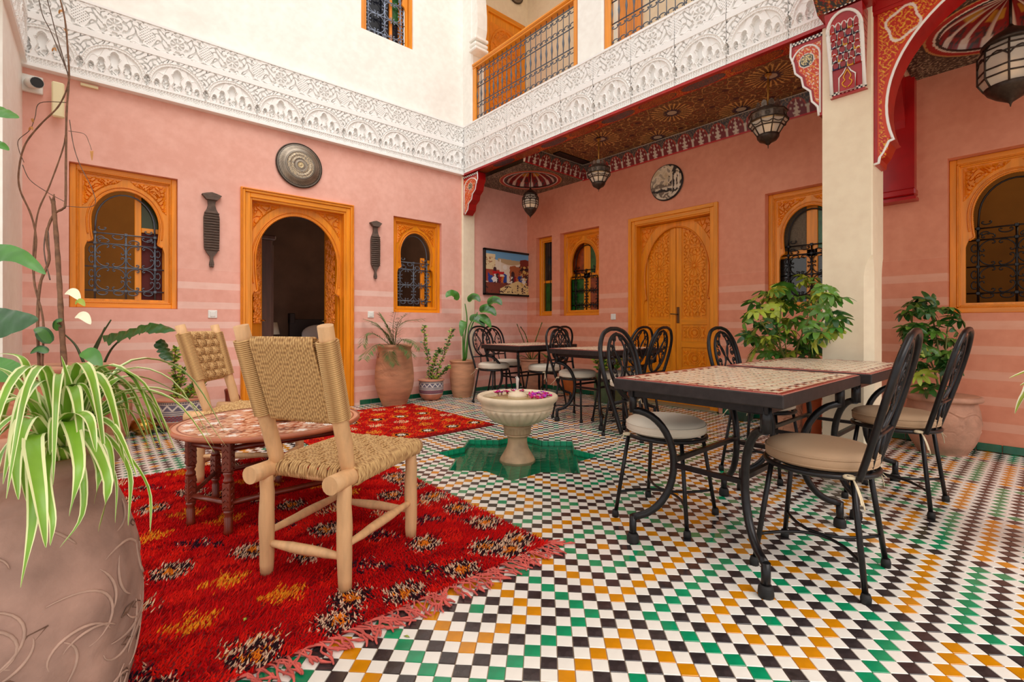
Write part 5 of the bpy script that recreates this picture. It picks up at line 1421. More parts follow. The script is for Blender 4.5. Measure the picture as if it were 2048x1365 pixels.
CH = [  # x, y, facing (degrees from +X), cushion, label
 (2.25, .64, 92, 't', 'iron chair with shade-darkened cushion on the near side of the front table'),
 (3.42, .60, 88, 't', 'iron chair with shade-darkened cushion in front of the potted plant at the right wall'),
 (2.235, 1.34, -83, 'c', 'iron chair with pale cushion tucked under the left side of the nearest table'),
 (3.40, 1.31, -92, 'c', 'iron chair with cream cushion left of the second table, before the umbrella tree'),
 (3.82, 4.74, -88, 'c', 'leftmost iron chair, beside the big-leaved plant by the corner pier'),
 (4.27, 5.02, -85, 'c', 'iron chair pulled back from the far corner table, against the end wall'),
 (4.11, 4.11, 95, 'c', 'iron chair on the near side of the far corner table'),
 (3.87, 3.37, -86, 'c', 'iron chair just right of the fountain, at the left side of the middle table'),
 (3.62, 2.50, 96, 'c', 'iron chair seen against the closed double door, right side of the middle table'),
 (4.05, 2.97, 92, 'c', 'iron chair pushed under the middle table, its back before the left door frame')]
first = {'t': ch_t, 'c': ch_c}; used = set()
for x, y, a, k, l in CH:
    if k in used: dup(first[k], (x, y, 0), math.radians(a - 90), l)
    else: used.add(k); o = first[k]; o.location = (x, y, 0); o.rotation_euler = (0, 0, math.radians(a - 90)); o['label'] = l

# ---------------------------------------------------------------- rope chairs
RA, RB = (*C_(224, 184, 126), 1), (*C_(160, 116, 70), 1)
HX = (RA, RB, 2)
def rope(b, pts, r=.0048, step=.0085):
    P = [Vector(p) for p in pts]; out = []
    for a, c in zip(P, P[1:]):
        n = max(1, int((c - a).length / step)); out += [a + (c - a) * k / n for k in range(n)]
    b.tube(out + [P[-1]], r, 5, helix=HX)
def rough(p0, p1, r0, r1, b, n=9, seed=0):            # peeled branch: slightly uneven pole
    p0, p1 = Vector(p0), Vector(p1); rr = random.Random(seed)
    pts = [p0 + (p1 - p0) * k / n + Vector((rr.gauss(0, .0012), rr.gauss(0, .0012), 0)) for k in range(n + 1)]
    b.tube(pts, [(r0 + (r1 - r0) * math.sin(PI * k / n) ** 1.0) * (1 + rr.gauss(0, .02)) for k in range(n + 1)], 14)
def make_rope_chair():
    t = thing('rope_chair', '', 'chair', (0, 0, 0)); hw, hd, zs = .185, .235, .415
    for sx in (-1, 1):
        for sy in (-1, 1):
            b = MB(); rough((sx * hw, sy * hd, 0), (sx * hw, sy * hd, zs), .024, .029, b, seed=sx * 3 + sy); b.obj('leg', RAWWOOD, t)
        b = MB(); rough((sx * hw, -hd - .085, zs), (sx * hw, hd + .055, zs), .033, .033, b, seed=sx); b.obj('seat_rail', RAWWOOD, t)
        b = MB(); rough((sx * hw, -hd, .165), (sx * hw, hd, .165), .011, .019, b, seed=5 + sx); b.obj('stretcher', RAWWOOD, t)
    for sy in (-1, 1):
        b = MB(); rough((-hw, sy * hd, .125), (hw, sy * hd, .125), .011, .02, b, seed=9 + sy); b.obj('stretcher', RAWWOOD, t)
    pb, ptop = Vector((0, -.185, .41)), Vector((0, -.35, .985))
    e = (ptop - pb)
    for sx in (-1, 1):
        b = MB(); rough(pb + Vector((sx * .168, 0, 0)), ptop + Vector((sx * .192, 0, 0)), .027, .030, b, seed=20 + sx); b.obj('back_post', RAWWOOD, t)
    def bp(u, f, d): return pb + e * f + Vector((u, 0, 0)) + Vector((0, .96, .28)) * d
    # cord coiled round the posts
    for sx in (-1, 1):
        b = MB(); n = 40
        pts = []
        for k in range(n * 10 + 1):
            q = 2 * PI * k / 10; c = bp(sx * (.177 + .012 * k / n / 10), .40 + .51 * k / (n * 10), 0)
            pts.append(c + Vector((.036 * math.cos(q), .036 * math.sin(q), .036 * math.sin(q) * .28)))
        b.tube(pts, .0042, 5, helix=HX); b.obj('post_binding', ROPE, t)
        b = MB()                                      # lashing where post meets rail
        pts = [Vector((sx * (hw - .004), -.165, zs)) + Vector((.040 * math.cos(q), .004 * k_ - .012, .042 * math.sin(q))) for k_, q in [(k / 10, 2 * PI * k / 10) for k in range(41)]]
        b.tube(pts, .0042, 5, helix=HX); b.obj('lashing', ROPE, t)
    # back panel: plain cords behind, plaited straps in front
    n = 26
    for k in range(n):
        if k % 5 == 0: b = MB()
        u0 = -.138 + .276 * k / (n - 1); dr = .012 * math.sin(k * 1.9) * 0 + .010
        rope(b, [bp(u0, .915, .006), bp(u0 - .003, .93, -.010), bp(u0, .90, -.022), bp(u0 + dr, .65, -.024), bp(u0 + 1.6 * dr, .40, -.022), bp(u0 + 1.6 * dr, .375, -.008), bp(u0 + 1.6 * dr, .39, .008)], .0049)
        if k % 5 == 4 or k == n - 1: b.obj('back_cords', ROPE, t)
    for k in range(6):
        b = MB()
        for j in range(4):
            u = -.115 + .046 * k + .0092 * (j - 1.5)
            pts = [bp(u, .39 + .53 * i / 24, .010 + .010 * math.sin(2 * PI * i / 24 * 3 + k * PI)) for i in range(25)]
            rope(b, pts, .005, .02)
        b.obj('plaited_strap', ROPE, t)
    for k in range(6):
        b = MB()
        for j in range(5):
            f = .43 + .088 * k + .0165 * (j - 2)
            pts = [bp(-.15 + .30 * i / 30, f, .010 - .010 * math.sin(2 * PI * (f - .39) / .53 * 3 + math.floor((i / 30 * .30 - .012) / .046) * PI)) for i in range(31)]
            rope(b, pts, .005, .03)
        b.obj('plaited_strap', ROPE, t)
    # woven seat
    zt = zs + .030; yb, yf = -.20, .265
    nw, nd = 8, 10; pw_, pd_ = .37 / nw, (yf - yb) / nd
    for k in range(nd):                               # side-to-side straps, lapped round the rails
        b = MB()
        for j in range(5):
            y = yb + pd_ * (k + .5) + pd_ * .19 * (j - 2)
            pts = [(-hw - .0, y, zs - .040), (-hw - .03, y, zs - .024), (-hw - .038, y, zs), (-hw - .028, y, zs + .026), (-hw, y, zt + .006)]
            pts += [(-hw + .37 * i / 40, y, zt + .0065 * (1 if (int(i / 40 * nw * .999) + k) % 2 else -1) * math.sin(PI * (i / 40 * nw % 1)) ** .5) for i in range(1, 40)]
            pts += [(hw, y, zt + .006), (hw + .028, y, zs + .026), (hw + .038, y, zs), (hw + .03, y, zs - .024), (hw, y, zs - .040)]
            rope(b, pts, .0046, .014)
        b.obj('woven_strap', ROPE, t)
    for k in range(nw):                               # front-to-back straps
        b = MB()
        for j in range(4):
            x = -hw + pw_ * (k + .5) + pw_ * .22 * (j - 1.5)
            pts = [(x, yb - .012, zs - .025), (x, yb - .022, zs), (x, yb - .014, zt - .008)]
            pts += [(x, yb + (yf - yb) * i / 50, zt + .0065 * (-1 if (int(i / 50 * nd * .999) + k) % 2 else 1) * math.sin(PI * (i / 50 * nd % 1)) ** .5) for i in range(0, 51)]
            pts += [(x, yf + .014, zt - .008), (x, yf + .022, zs), (x, yf + .012, zs - .025)]
            rope(b, pts, .0046, .014)
        b.obj('woven_strap', ROPE, t)
    b = MB(); rough((-hw, yb, zs - .012), (hw, yb, zs - .012), .018, .02, b, seed=31); b.obj('cross_bar', RAWWOOD, t)
    b = MB(); rough((-hw, yf, zs - .012), (hw, yf, zs - .012), .018, .02, b, seed=32); b.obj('cross_bar', RAWWOOD, t)
    return t
rc = make_rope_chair(); rc['group'] = 'rope-woven chairs'
rc.location = (.795, 2.01, .012); rc.rotation_euler = (0, 0, math.radians(30.3 - 90)); rc['label'] = 'near pale wood chair with woven rope seat, seen from behind on the red rug'
dup(rc, (.771, 3.517, .012), math.radians(-36.9 - 90), 'far pale wood rope chair behind the round tea table')

# ---------------------------------------------------------------- round tea table
t = thing('tea_table', 'round inlaid wooden tea table on dark red turned legs', 'table', (.71, 2.82, .012)); TR = .455
zt = .47
def c_tea(A, T):
    X, Zv = T * np.cos(A), T * np.sin(A)
    c = np.broadcast_to(C_(222, 160, 128), A.shape + (3,)).copy()
    c = mixm((np.abs(scrolls(X, Zv, 19)) > .55) & (T < .9), C_(170, 96, 70), c); c = mixm((np.abs(scrolls(X, Zv, 31, 2)) > .72) & (T < .9), C_(238, 204, 176), c)
    c = mixm((T > .58) & (T < .74) & (np.cos(A * 8) > .35) & (np.abs(scrolls(X, Zv, 44)) > .35), C_(84, 56, 56), c)
    for q in (.93, .55, .30): c = mixm(np.abs(T - q) < .008, C_(132, 66, 46), c)
    return c
A, T = np.meshgrid(np.linspace(0, 2 * PI, 241), np.linspace(0, 1, 110), indexing='ij')
painted('table_top', t, np.stack([TR * T * np.cos(A), TR * T * np.sin(A), np.full_like(T, zt)], -1), c_tea, A, T, m=mat('lacquered_inlay', (255, 255, 255), .28, vcol=True, coat=.3))
b = MB(); b.lathe([(.40, zt - .024), (TR, zt - .020), (TR + .006, zt - .010), (TR + .003, zt + .002), (TR - .006, zt + .003)], 90, caps=False); b.obj('table_edge', mat('reddish_brown_wood', (184, 104, 70), .4, noise=(9, .3)), t)
INL = mat('bone_inlay', (244, 236, 226), .3)
for ring, (rr, n_, sz) in enumerate(((.385, 16, .030), (.27, 8, .036), (.17, 8, .024))):
    for k in range(n_):
        a = 2 * PI * (k + .5 * (ring % 2)) / n_ + .1
        b = MB(); pl = [(sz * (1 if j % 2 == 0 else .55) * math.cos(PI * j / 6), sz * (1 if j % 2 == 0 else .55) * math.sin(PI * j / 6)) for j in range(12)]
        b.prism([(rr * math.cos(a) + p * math.cos(a) - q * math.sin(a), rr * math.sin(a) + p * math.sin(a) + q * math.cos(a)) for p, q in pl], [], zt + .0012, zt - .001, lambda u, v, d: (u, v, d)); b.obj('inlay', INL, t)
LA = [185, 227, 317, 359, 70, 125]; LP = []
b0 = MB()
b0.box(-.021, -.021, .30, .021, .021, .452, bev=.004); b0.lathe([(.019, .300), (.023, .29), (.015, .275), (.022, .262), (.022, .25)], 14)
b0.box(-.020, -.020, .12, .020, .020, .25, bev=.004); b0.lathe([(.018, .12), (.022, .11), (.014, .095), (.019, .085), (.018, .03), (.021, .02), (.016, 0)][::-1], 14)
for s in (-1, 1):
    for zc_, n_ in ((.375, 5), (.185, 4)):
        for k in range(n_):
            z = zc_ + (k - (n_ - 1) / 2) * .028
            for d in ((s * .0215, 0), (0, s * .0215)):
                P = lambda u, v: (d[0] if d[0] else u, d[1] if d[1] else u, z + v)
                b0.tube([P(-.012, -.010), P(0, .004), P(.012, -.010)], .0028, 4)
o = b0.obj('leg', DARKRED, t); lm = o.data; bpy.data.objects.remove(o)
for a in LA:
    q = math.radians(a); p = (.375 * math.cos(q), .375 * math.sin(q)); LP.append(p); link('leg', lm, t, (p[0], p[1], 0), (0, 0, q))
for i in range(6):
    for z in (.405, .150):
        b = MB(); p, q = LP[i], LP[(i + 1) % 6]; b.tube([(p[0], p[1], z), (q[0], q[1], z)], .015, 4); b.obj('rail', DARKRED, t)
for i in range(3):
    b = MB(); p, q = LP[i], LP[i + 3]; b.tube([(p[0], p[1], .43), (q[0], q[1], .43)], .014, 4); b.obj('cross_rail', DARKRED, t)
t = thing('serving_dish', 'shallow orange glazed dish with brass piece on the tea table', 'dish', (.76, 2.78, .4855))
OG = mat('orange_glaze', (206, 122, 40), .3, coat=.4, noise=(14, .3))
b = MB(); b.lathe([(.07, 0), (.075, .006), (.10, .014), (.112, .028), (.116, .034), (.110, .034), (.09, .022), (.001, .018)], 40); b.obj('dish_body', OG, t)
b = MB(); b.lathe([(.001, .018), (.022, .02), (.026, .034), (.016, .046), (.008, .052), (.013, .062), (.006, .075), (.003, .10), (.001, .104)], 16, (.03, -.02, 0)); b.obj('brass_lid', BRASS, t)
# ---------------------------------------------------------------- rugs with pile
def rug(name, lbl, x0, x1, y0, y1, pitch, hgt, colfn, zb=.010):
    t = thing(name, lbl, 'rug', ((x0 + x1) / 2, (y0 + y1) / 2, 0)); cx, cy = (x0 + x1) / 2, (y0 + y1) / 2
    b = MB(); b.box(x0 - cx, y0 - cy, .001, x1 - cx, y1 - cy, zb, bev=.004); b.obj('backing', mat('rug_backing_' + name, (120, 14, 14), .95), t)
    nx_, ny_ = int((x1 - x0) / pitch), int((y1 - y0) / pitch)
    U, V = np.meshgrid((np.arange(nx_) + .5) * pitch + x0, (np.arange(ny_) + .5) * pitch + y0, indexing='ij')
    U = U.ravel() + RN.normal(0, pitch * .3, U.size); V = V.ravel() + RN.normal(0, pitch * .3, V.size)
    U = np.clip(U, x0 + .004, x1 - .004); V = np.clip(V, y0 + .004, y1 - .004)
    n = U.size; c = colfn(U, V) * RN.uniform(.72, 1.18, n)[:, None]
    dirn = .9 * np.sin(U * 5.1) + .7 * np.sin(V * 6.3 + 1) - 1.2 + RN.normal(0, .7, n)
    r = pitch * .62
    lean = hgt * RN.uniform(.3, 1.1, n); h = hgt * RN.uniform(.65, 1.15, n)
    tip = np.stack([U - cx + lean * np.cos(dirn), V - cy + lean * np.sin(dirn), zb + h], -1)
    Vv = np.empty((n, 4, 3))
    for j in range(3):
        a = dirn + 2 * PI * j / 3
        Vv[:, j, 0] = U - cx + r * np.cos(a); Vv[:, j, 1] = V - cy + r * np.sin(a); Vv[:, j, 2] = zb - .001
    Vv[:, 3] = tip
    cc = np.repeat(np.clip(c, 0, 1)[:, None, :], 4, 1)
    o = bulk('wool_pile', Vv, [(0, 1, 3), (1, 2, 3), (2, 0, 3)], [0] * n, [WOOLRED], t, True, cc); o['kind'] = 'stuff'
    return t, cx, cy
MOT = []
rr_ = random.Random(3)
for i in range(5):
    for j in range(11):
        MOT.append((.06 + .30 * i + (.15 if j % 2 else 0) + rr_.gauss(0, .02), 1.66 + .215 * j + rr_.gauss(0, .015), rr_.choice([0, 1, 2, 3, 1, 0])))
for k in range(10): MOT.append((1.44, 1.62 + .24 * k, 0))
for k in range(6): MOT.append((.1 + .25 * k, 1.57, 0))
def c_rug1(U, V):
    n1 = np.sin(U * 23 + 2 * np.sin(V * 9)) * np.sin(V * 17 + 1.7 * np.sin(U * 11))
    c = np.where((n1 > .2)[:, None], C_(222, 28, 20), C_(198, 14, 16))
    c = np.where((np.sin(V * 31 + 3 * np.sin(U * 5) + RN.normal(0, .5, U.size)) > .9)[:, None], C_(160, 8, 16), c)
    jx = U + RN.normal(0, .010, U.size); jy = V + RN.normal(0, .010, U.size); rnd = RN.rand(U.size)
    for x, y, k in MOT:
        dx, dy = jx - x, jy - y; r = np.hypot(dx, dy); a = np.arctan2(dy, dx)
        if k == 0:                                 # rosette
            m = r < .075 * (1 + .18 * np.cos(8 * a)); c = np.where(m[:, None], np.where((rnd < .42)[:, None], C_(232, 190, 160), C_(44, 24, 30)), c)
            c = np.where((r < .026)[:, None], C_(236, 128, 30), c)
        elif k == 1:                               # amber flame
            m = np.abs(dx) * 1.0 + np.abs(dy) * 1.3 < .085 + .03 * np.sin(a * 5); c = np.where((m & (rnd < .8))[:, None], np.where((rnd < .55)[:, None], C_(240, 150, 34), C_(228, 96, 24)), c)
        elif k == 2:                               # dark branching cluster
            m = ((np.abs(dx + dy) < .03) & (np.abs(dx - dy) < .15)) | ((np.abs(dx - dy) < .03) & (np.abs(dx + dy) < .09)); c = np.where((m & (rnd < .8))[:, None], np.where((rnd < .5)[:, None], C_(40, 22, 34), np.where((rnd < .62)[:, None], C_(226, 170, 140), C_(90, 30, 50))), c)
        else:                                      # pale patch
            m = (np.abs(dx) < .085) & (np.abs(dy) < .045 + .02 * np.sin(dx * 90)); c = np.where((m & (rnd < .72))[:, None], np.where((rnd < .45)[:, None], C_(238, 200, 160), np.where((rnd < .6)[:, None], C_(60, 30, 34), C_(230, 130, 60))), c)
    return c
t, cx, cy = rug('shag_rug', 'large shaggy red rug with scattered motifs under the tea table', -.06, 1.53, 1.50, 3.90, .0085, .017, c_rug1)
for k in range(150):                               # knotted fringe along the near edge
    x = -.05 + 1.58 * k / 149 + R.gauss(0, .004); y = 1.505
    L = R.uniform(.06, .12); dx = R.gauss(.012, .055); pts = [(x - cx, y - cy, .010)]
    for q in range(1, 6): f = q / 5; pts.append((x - cx + dx * f + R.gauss(0, .006), y - cy - L * f, .011 * (1 - f) + .0055 + R.uniform(0, .004)))
    b = MB(); b.tube(catmull(pts, 2), [.0034] * 8 + [.0056, .0036, .0030], 5); b.obj('fringe', FRINGE, t)
for k in range(14):
    b = MB(); y = 1.52; x = 1.52; L = R.uniform(.04, .1); s = R.uniform(-.9, -.1)
    pts = [(x - cx, y - cy, .012)] + [(x - cx + L * f * math.cos(s) + R.gauss(0, .004), y - cy + L * f * math.sin(s) + R.gauss(0, .004), .012 - .005 * f) for f in (.33, .66, 1)]
    b.tube(catmull(pts, 2), .004, 5); b.obj('fringe', FRINGE, t)
MOT2 = [(1.5 + .27 * i + (.13 if j % 2 else 0), 3.85 + .26 * j, (i * 3 + j * 2) % 3) for i in range(6) for j in range(6)]
def c_rug2(U, V):
    n1 = np.sin(U * 29 + 2 * np.sin(V * 13)) * np.sin(V * 21 + 1.5 * np.sin(U * 9)); rnd = RN.rand(U.size)
    c = np.where((n1 > .15)[:, None], C_(220, 40, 20), C_(190, 14, 14)); c = np.where(((rnd < .12) & (n1 > -.2))[:, None], C_(236, 120, 40), c)
    lat = (np.abs(np.sin((U + V * .9) * PI / .27)) < .07) | (np.abs(np.sin((U - V * .9) * PI / .27)) < .07)
    c = np.where((lat & (rnd < .6))[:, None], C_(110, 30, 24), c)
    for x, y, k in MOT2:
        r = np.hypot(U - x, (V - y)); 
        if k == 0: c = np.where((r < .085)[:, None], C_(226, 120, 30), c); c = np.where((r < .062)[:, None], C_(44, 26, 26), c); c = np.where((r < .038)[:, None], C_(240, 228, 206), c)
        elif k == 1: c = np.where(((r < .075) & (rnd < .55))[:, None], C_(238, 196, 150), c)
        else: c = np.where(((r < .075) & (rnd < .6))[:, None], C_(240, 150, 50), c)
    c = np.where((V < 3.70)[:, None], C_(140, 22, 18), c); return c
rug('woven_rug', 'smaller red rug with diamond lattice near the terracotta urn', 1.30, 2.95, 3.65, 5.30, .0125, .010, c_rug2)
for k, (x, y) in enumerate(((.97, 1.62), (.36, 1.75), (.74, 1.36))):
    b = MB(); b.add([(-.012, 0, 0), (0, .006, .003), (.014, 0, .001), (0, -.006, .002), (0, 0, .006)], [(0, 1, 4), (1, 2, 4), (2, 3, 4), (3, 0, 4), (0, 3, 2, 1)], 0, True)
    o = b.obj('fallen_leaf', LEAFY, None, (x, y, .030 if k < 2 else .002), (.2, .1, k)); tag(o, ['tiny yellow-green leaf fallen on the red rug right of the near rope chair', 'tiny yellow-green leaf fallen on the left part of the red rug', 'tiny yellow-green leaf fallen on the tiles by the rug fringe'][k], 'leaf')
SPIDER=[([(-0.054,1.307,0.769),(-0.044,1.272,0.853),(-0.056,1.256,0.94)],0.03),([(-0.047,1.34,0.757),(0.004,1.402,0.877),(0.095,1.456,0.897)],0.016),([(-0.038,1.32,0.754),(0.013,1.355,0.864),(0.07,1.398,0.878),(0.143,1.44,0.834)],0.021),([(-0.038,1.32,0.752),(0.025,1.371,0.834),(0.09,1.408,0.838),(0.155,1.456,0.802)],0.017),([(-0.038,1.293,0.761),(-0.004,1.29,0.851),(0.032,1.298,0.86),(0.047,1.312,0.804)],0.022),([(-0.034,1.29,0.757),(0.024,1.305,0.826),(0.081,1.336,0.832),(0.123,1.325,0.751)],0.018),([(-0.033,1.276,0.762),(0.012,1.289,0.824),(0.057,1.303,0.83),(0.099,1.306,0.775)],0.016),([(-0.033,1.262,0.762),(0.004,1.27,0.812),(0.05,1.283,0.818),(0.113,1.307,0.75)],0.013),([(-0.059,1.285,0.769),(-0.051,1.265,0.864),(-0.025,1.242,0.881),(-0.006,1.225,0.823)],0.026),([(-0.064,1.25,0.781),(-0.041,1.19,0.833),(-0.015,1.127,0.833),(-0.005,1.092,0.779)],0.032),([(-0.089,1.311,0.774),(-0.102,1.322,0.892),(-0.117,1.335,0.939),(-0.159,1.372,0.943)],0.026),([(-0.081,1.304,0.769),(-0.108,1.315,0.859),(-0.132,1.335,0.903),(-0.161,1.361,0.92)],0.026),([(-0.073,1.231,0.786),(-0.095,1.197,0.833),(-0.107,1.154,0.784),(-0.1,1.109,0.715)],0.036),([(-0.07,1.228,0.781),(-0.087,1.164,0.801),(-0.073,1.085,0.715),(-0.065,1.058,0.644)],0.034),([(-0.071,1.215,0.779),(-0.084,1.147,0.782),(-0.082,1.086,0.677),(-0.094,1.07,0.586)],0.026),([(-0.057,1.244,0.776),(-0.043,1.191,0.821),(-0.027,1.111,0.753),(-0.039,1.095,0.676)],0.032),([(-0.051,1.265,0.767),(-0.021,1.199,0.793),(0.011,1.131,0.714),(-0.002,1.129,0.628)],0.03),([(-0.037,1.279,0.762),(0.004,1.243,0.781),(0.044,1.209,0.707),(0.042,1.197,0.605)],0.02),([(-0.034,1.29,0.757),(0.027,1.263,0.749),(0.075,1.234,0.663),(0.078,1.219,0.575)],0.014),([(-0.054,1.254,0.764),(-0.027,1.164,0.745),(-0.023,1.121,0.667),(-0.051,1.105,0.623)],0.016),([(-0.044,1.272,0.759),(0.0,1.22,0.752),(0.023,1.187,0.702),(0.022,1.174,0.623)],0.01),([(-0.066,1.225,0.772),(-0.069,1.121,0.738),(-0.058,1.071,0.683),(-0.06,1.06,0.645)],0.018),([(-0.064,1.25,0.772),(-0.1,1.281,0.81),(-0.127,1.292,0.812),(-0.152,1.287,0.77)],0.026),([(-0.072,1.256,0.776),(-0.112,1.265,0.795),(-0.137,1.26,0.755),(-0.144,1.239,0.707)],0.026),([(-0.062,1.274,0.767),(-0.09,1.325,0.816),(-0.123,1.394,0.81),(-0.159,1.465,0.767)],0.024),([(-0.061,1.326,0.767),(-0.071,1.389,0.841),(-0.087,1.455,0.868),(-0.12,1.537,0.852)],0.022),([(-0.05,1.316,0.762),(-0.028,1.35,0.82),(-0.008,1.4,0.834),(0.022,1.44,0.808)],0.022),([(-0.046,1.313,0.756),(-0.011,1.31,0.793),(0.02,1.309,0.778),(0.036,1.295,0.72)],0.026),([(-0.052,1.292,0.762),(-0.025,1.242,0.805),(0.011,1.184,0.776),(0.02,1.163,0.708)],0.028),([(-0.062,1.274,0.769),(-0.057,1.244,0.819),(-0.063,1.195,0.818),(-0.066,1.158,0.772)],0.03),([(-0.072,1.323,0.764),(-0.09,1.378,0.834),(-0.111,1.423,0.852),(-0.148,1.495,0.837)],0.024),([(-0.058,1.337,0.754),(-0.044,1.392,0.795),(-0.042,1.443,0.832),(-0.057,1.508,0.86)],0.022),([(-0.064,1.25,0.772),(-0.086,1.229,0.798),(-0.099,1.174,0.757),(-0.092,1.141,0.696)],0.028),([(-0.048,1.275,0.764),(-0.018,1.209,0.781),(0.0,1.154,0.733),(-0.008,1.148,0.673)],0.026)]
VINES=[([(-0.174,4.197,0.742),(-0.195,4.355,1.033),(-0.211,4.492,1.309),(-0.234,4.651,1.638),(-0.256,4.775,1.9)],0.024,0.018),([(-0.297,4.316,0.767),(-0.312,4.441,1.0),(-0.309,4.562,1.274),(-0.267,4.602,1.453),(-0.285,4.695,1.638),(-0.251,4.728,1.791),(-0.203,4.704,1.837),(-0.188,4.711,1.888),(-0.19,4.828,2.189),(-0.193,4.986,2.613),(-0.183,5.085,2.924),(-0.188,5.151,3.107),(-0.214,5.298,3.485),(-0.255,5.41,3.729)],0.013,0.008),([(-0.28,4.301,0.767),(-0.286,4.434,1.033),(-0.341,4.605,1.309),(-0.34,4.728,1.6),(-0.373,4.834,1.791),(-0.44,4.969,1.987),(-0.452,5.041,2.148),(-0.425,5.095,2.356),(-0.344,5.087,2.526),(-0.246,5.055,2.678),(-0.196,5.066,2.834),(-0.18,5.098,2.969)],0.009,0.007),([(-0.341,4.605,1.309),(-0.351,4.676,1.453),(-0.338,4.803,1.791),(-0.276,4.842,2.027),(-0.211,4.894,2.314),(-0.194,4.932,2.462)],0.007,0.006),([(-0.18,5.082,2.924),(-0.225,5.199,3.153),(-0.264,5.295,3.341),(-0.308,5.41,3.582),(-0.336,5.481,3.729)],0.006,0.004),([(-0.186,5.103,2.969),(-0.256,5.249,3.223),(-0.304,5.345,3.389),(-0.353,5.434,3.533),(-0.386,5.524,3.729)],0.006,0.004),([(-0.175,4.955,2.569),(-0.15,4.855,2.356),(-0.111,4.76,2.189),(-0.041,4.621,1.987),(-0.035,4.567,1.86),(-0.184,4.696,1.857)],0.004,0.003),([(-0.192,5.023,2.722),(-0.349,5.159,2.718),(-0.375,5.137,2.591),(-0.401,5.12,2.483),(-0.463,5.144,2.398),(-0.458,5.108,2.314),(-0.426,5.042,2.21)],0.004,0.003),([(-0.18,4.925,2.474),(-0.091,4.838,2.449),(-0.062,4.786,2.377),(-0.047,4.751,2.314)],0.003,0.002),([(-0.433,5.041,2.189),(-0.388,4.955,2.067),(-0.288,4.829,1.967),(-0.196,4.721,1.896)],0.004,0.003),([(-0.258,4.533,1.309),(-0.295,4.658,1.526),(-0.281,4.715,1.695),(-0.262,4.598,1.453)],0.006,0.004)]
VLEAVES=[((-0.246,4.325,0.876),0.15,2.2,'D'),((-0.085,4.161,0.827),0.17,-0.6,'G'),((-0.174,4.421,1.221),0.12,-0.3,'C'),((-0.12,4.302,1.06),0.12,-0.3,'C'),((-0.219,4.341,0.96),0.11,1.2,'D'),((-0.254,4.304,0.818),0.1,2.9,'D'),((-0.126,4.344,1.142),0.08,0.2,'Y'),((-0.047,4.748,2.305),0.05,-1.5,'B'),((-0.406,5.122,2.474),0.05,0.8,'B'),((-0.385,5.128,2.543),0.04,1.8,'B'),((-0.252,5.349,3.543),0.05,1,'B'),((-0.225,5.276,3.389),0.05,-0.5,'B'),((-0.288,5.265,3.186),0.05,0.7,'B')]
BROAD=[([(-0.704,4.062,1.247),(-0.497,3.881,1.379),(-0.352,3.755,1.39),(-0.225,3.645,1.278)],0.13,'G'),([(-0.662,4.026,2.072),(-0.497,3.881,2.176),(-0.414,3.809,2.171),(-0.335,3.741,2.138)],0.12,'G'),([(-0.662,4.026,1.907),(-0.497,3.881,1.989),(-0.424,3.818,1.995),(-0.377,3.777,1.959)],0.08,'G'),([(-0.78,4.394,0.882),(-0.58,4.219,1.0),(-0.423,4.083,1.015),(-0.276,3.954,1.03)],0.24,'D'),([(-0.517,3.767,0.815),(-0.418,3.68,0.775),(-0.348,3.619,0.749),(-0.282,3.562,0.757)],0.14,'G')]
BANANA=[([(0.016,5.158,0.909),(0.156,5.037,0.951),(0.326,4.863,1.012),(0.467,4.699,0.951)],0.2),([(0.385,4.904,0.883),(0.416,4.876,0.791),(0.457,4.841,0.699)],0.11)]
BSTALK=[[(-0.005,5.31,0.366),(0.007,5.299,0.577),(0.07,5.178,0.791),(0.175,5.02,0.926)],[(-0.05,5.349,0.366),(-0.056,5.355,0.683),(-0.025,5.327,0.831),(0.071,5.244,1.042)],[(-0.037,5.338,0.366),(-0.037,5.338,0.696),(0.001,5.305,0.873),(0.033,5.277,0.979)],[(-0.069,5.366,0.366),(-0.111,5.402,0.704),(-0.158,5.444,0.831),(-0.222,5.499,0.915)]]
PALM=[[(2.72,5.39,0.74),(2.612,5.483,0.969),(2.472,5.605,1.062)],[(2.72,5.39,0.74),(2.536,5.39,0.867),(2.384,5.363,0.893),(2.298,5.279,0.768)],[(2.72,5.39,0.722),(2.483,5.278,0.763),(2.291,5.126,0.688),(2.156,4.926,0.631)],[(2.72,5.39,0.753),(2.799,5.321,1.0),(3.009,5.138,1.074)],[(2.72,5.39,0.74),(2.764,5.192,0.818),(2.796,5.005,0.81),(2.802,4.841,0.733)],[(2.72,5.39,0.753),(2.621,5.157,0.97),(2.535,4.914,1.159)],[(2.72,5.39,0.753),(2.682,5.422,0.969),(2.612,5.483,1.124)],[(2.72,5.39,0.722),(2.65,5.291,0.697),(2.603,5.172,0.615),(2.583,5.031,0.547)],[(2.72,5.39,0.753),(2.662,5.122,1.0),(2.633,4.828,1.125)],[(2.72,5.39,0.753),(2.659,5.442,0.907),(2.542,5.544,1.012)],[(2.72,5.39,0.728),(2.741,5.211,0.758),(2.751,5.044,0.703),(2.723,4.909,0.64)]]
GPALM=[[(5.063,5.337,0.487),(4.981,5.409,0.767),(4.899,5.48,1.039)],[(5.075,5.327,0.487),(5.11,5.296,0.767),(5.186,5.23,1.062)],[(5.063,5.337,0.487),(4.952,5.434,0.689),(4.864,5.511,0.767)],[(5.075,5.327,0.487),(5.157,5.256,0.612),(5.262,5.164,0.573)],[(5.069,5.332,0.487),(5.01,5.383,0.845),(4.952,5.434,1.0)],[(5.069,5.332,0.487),(4.952,5.434,0.573),(4.875,5.501,0.495)]]
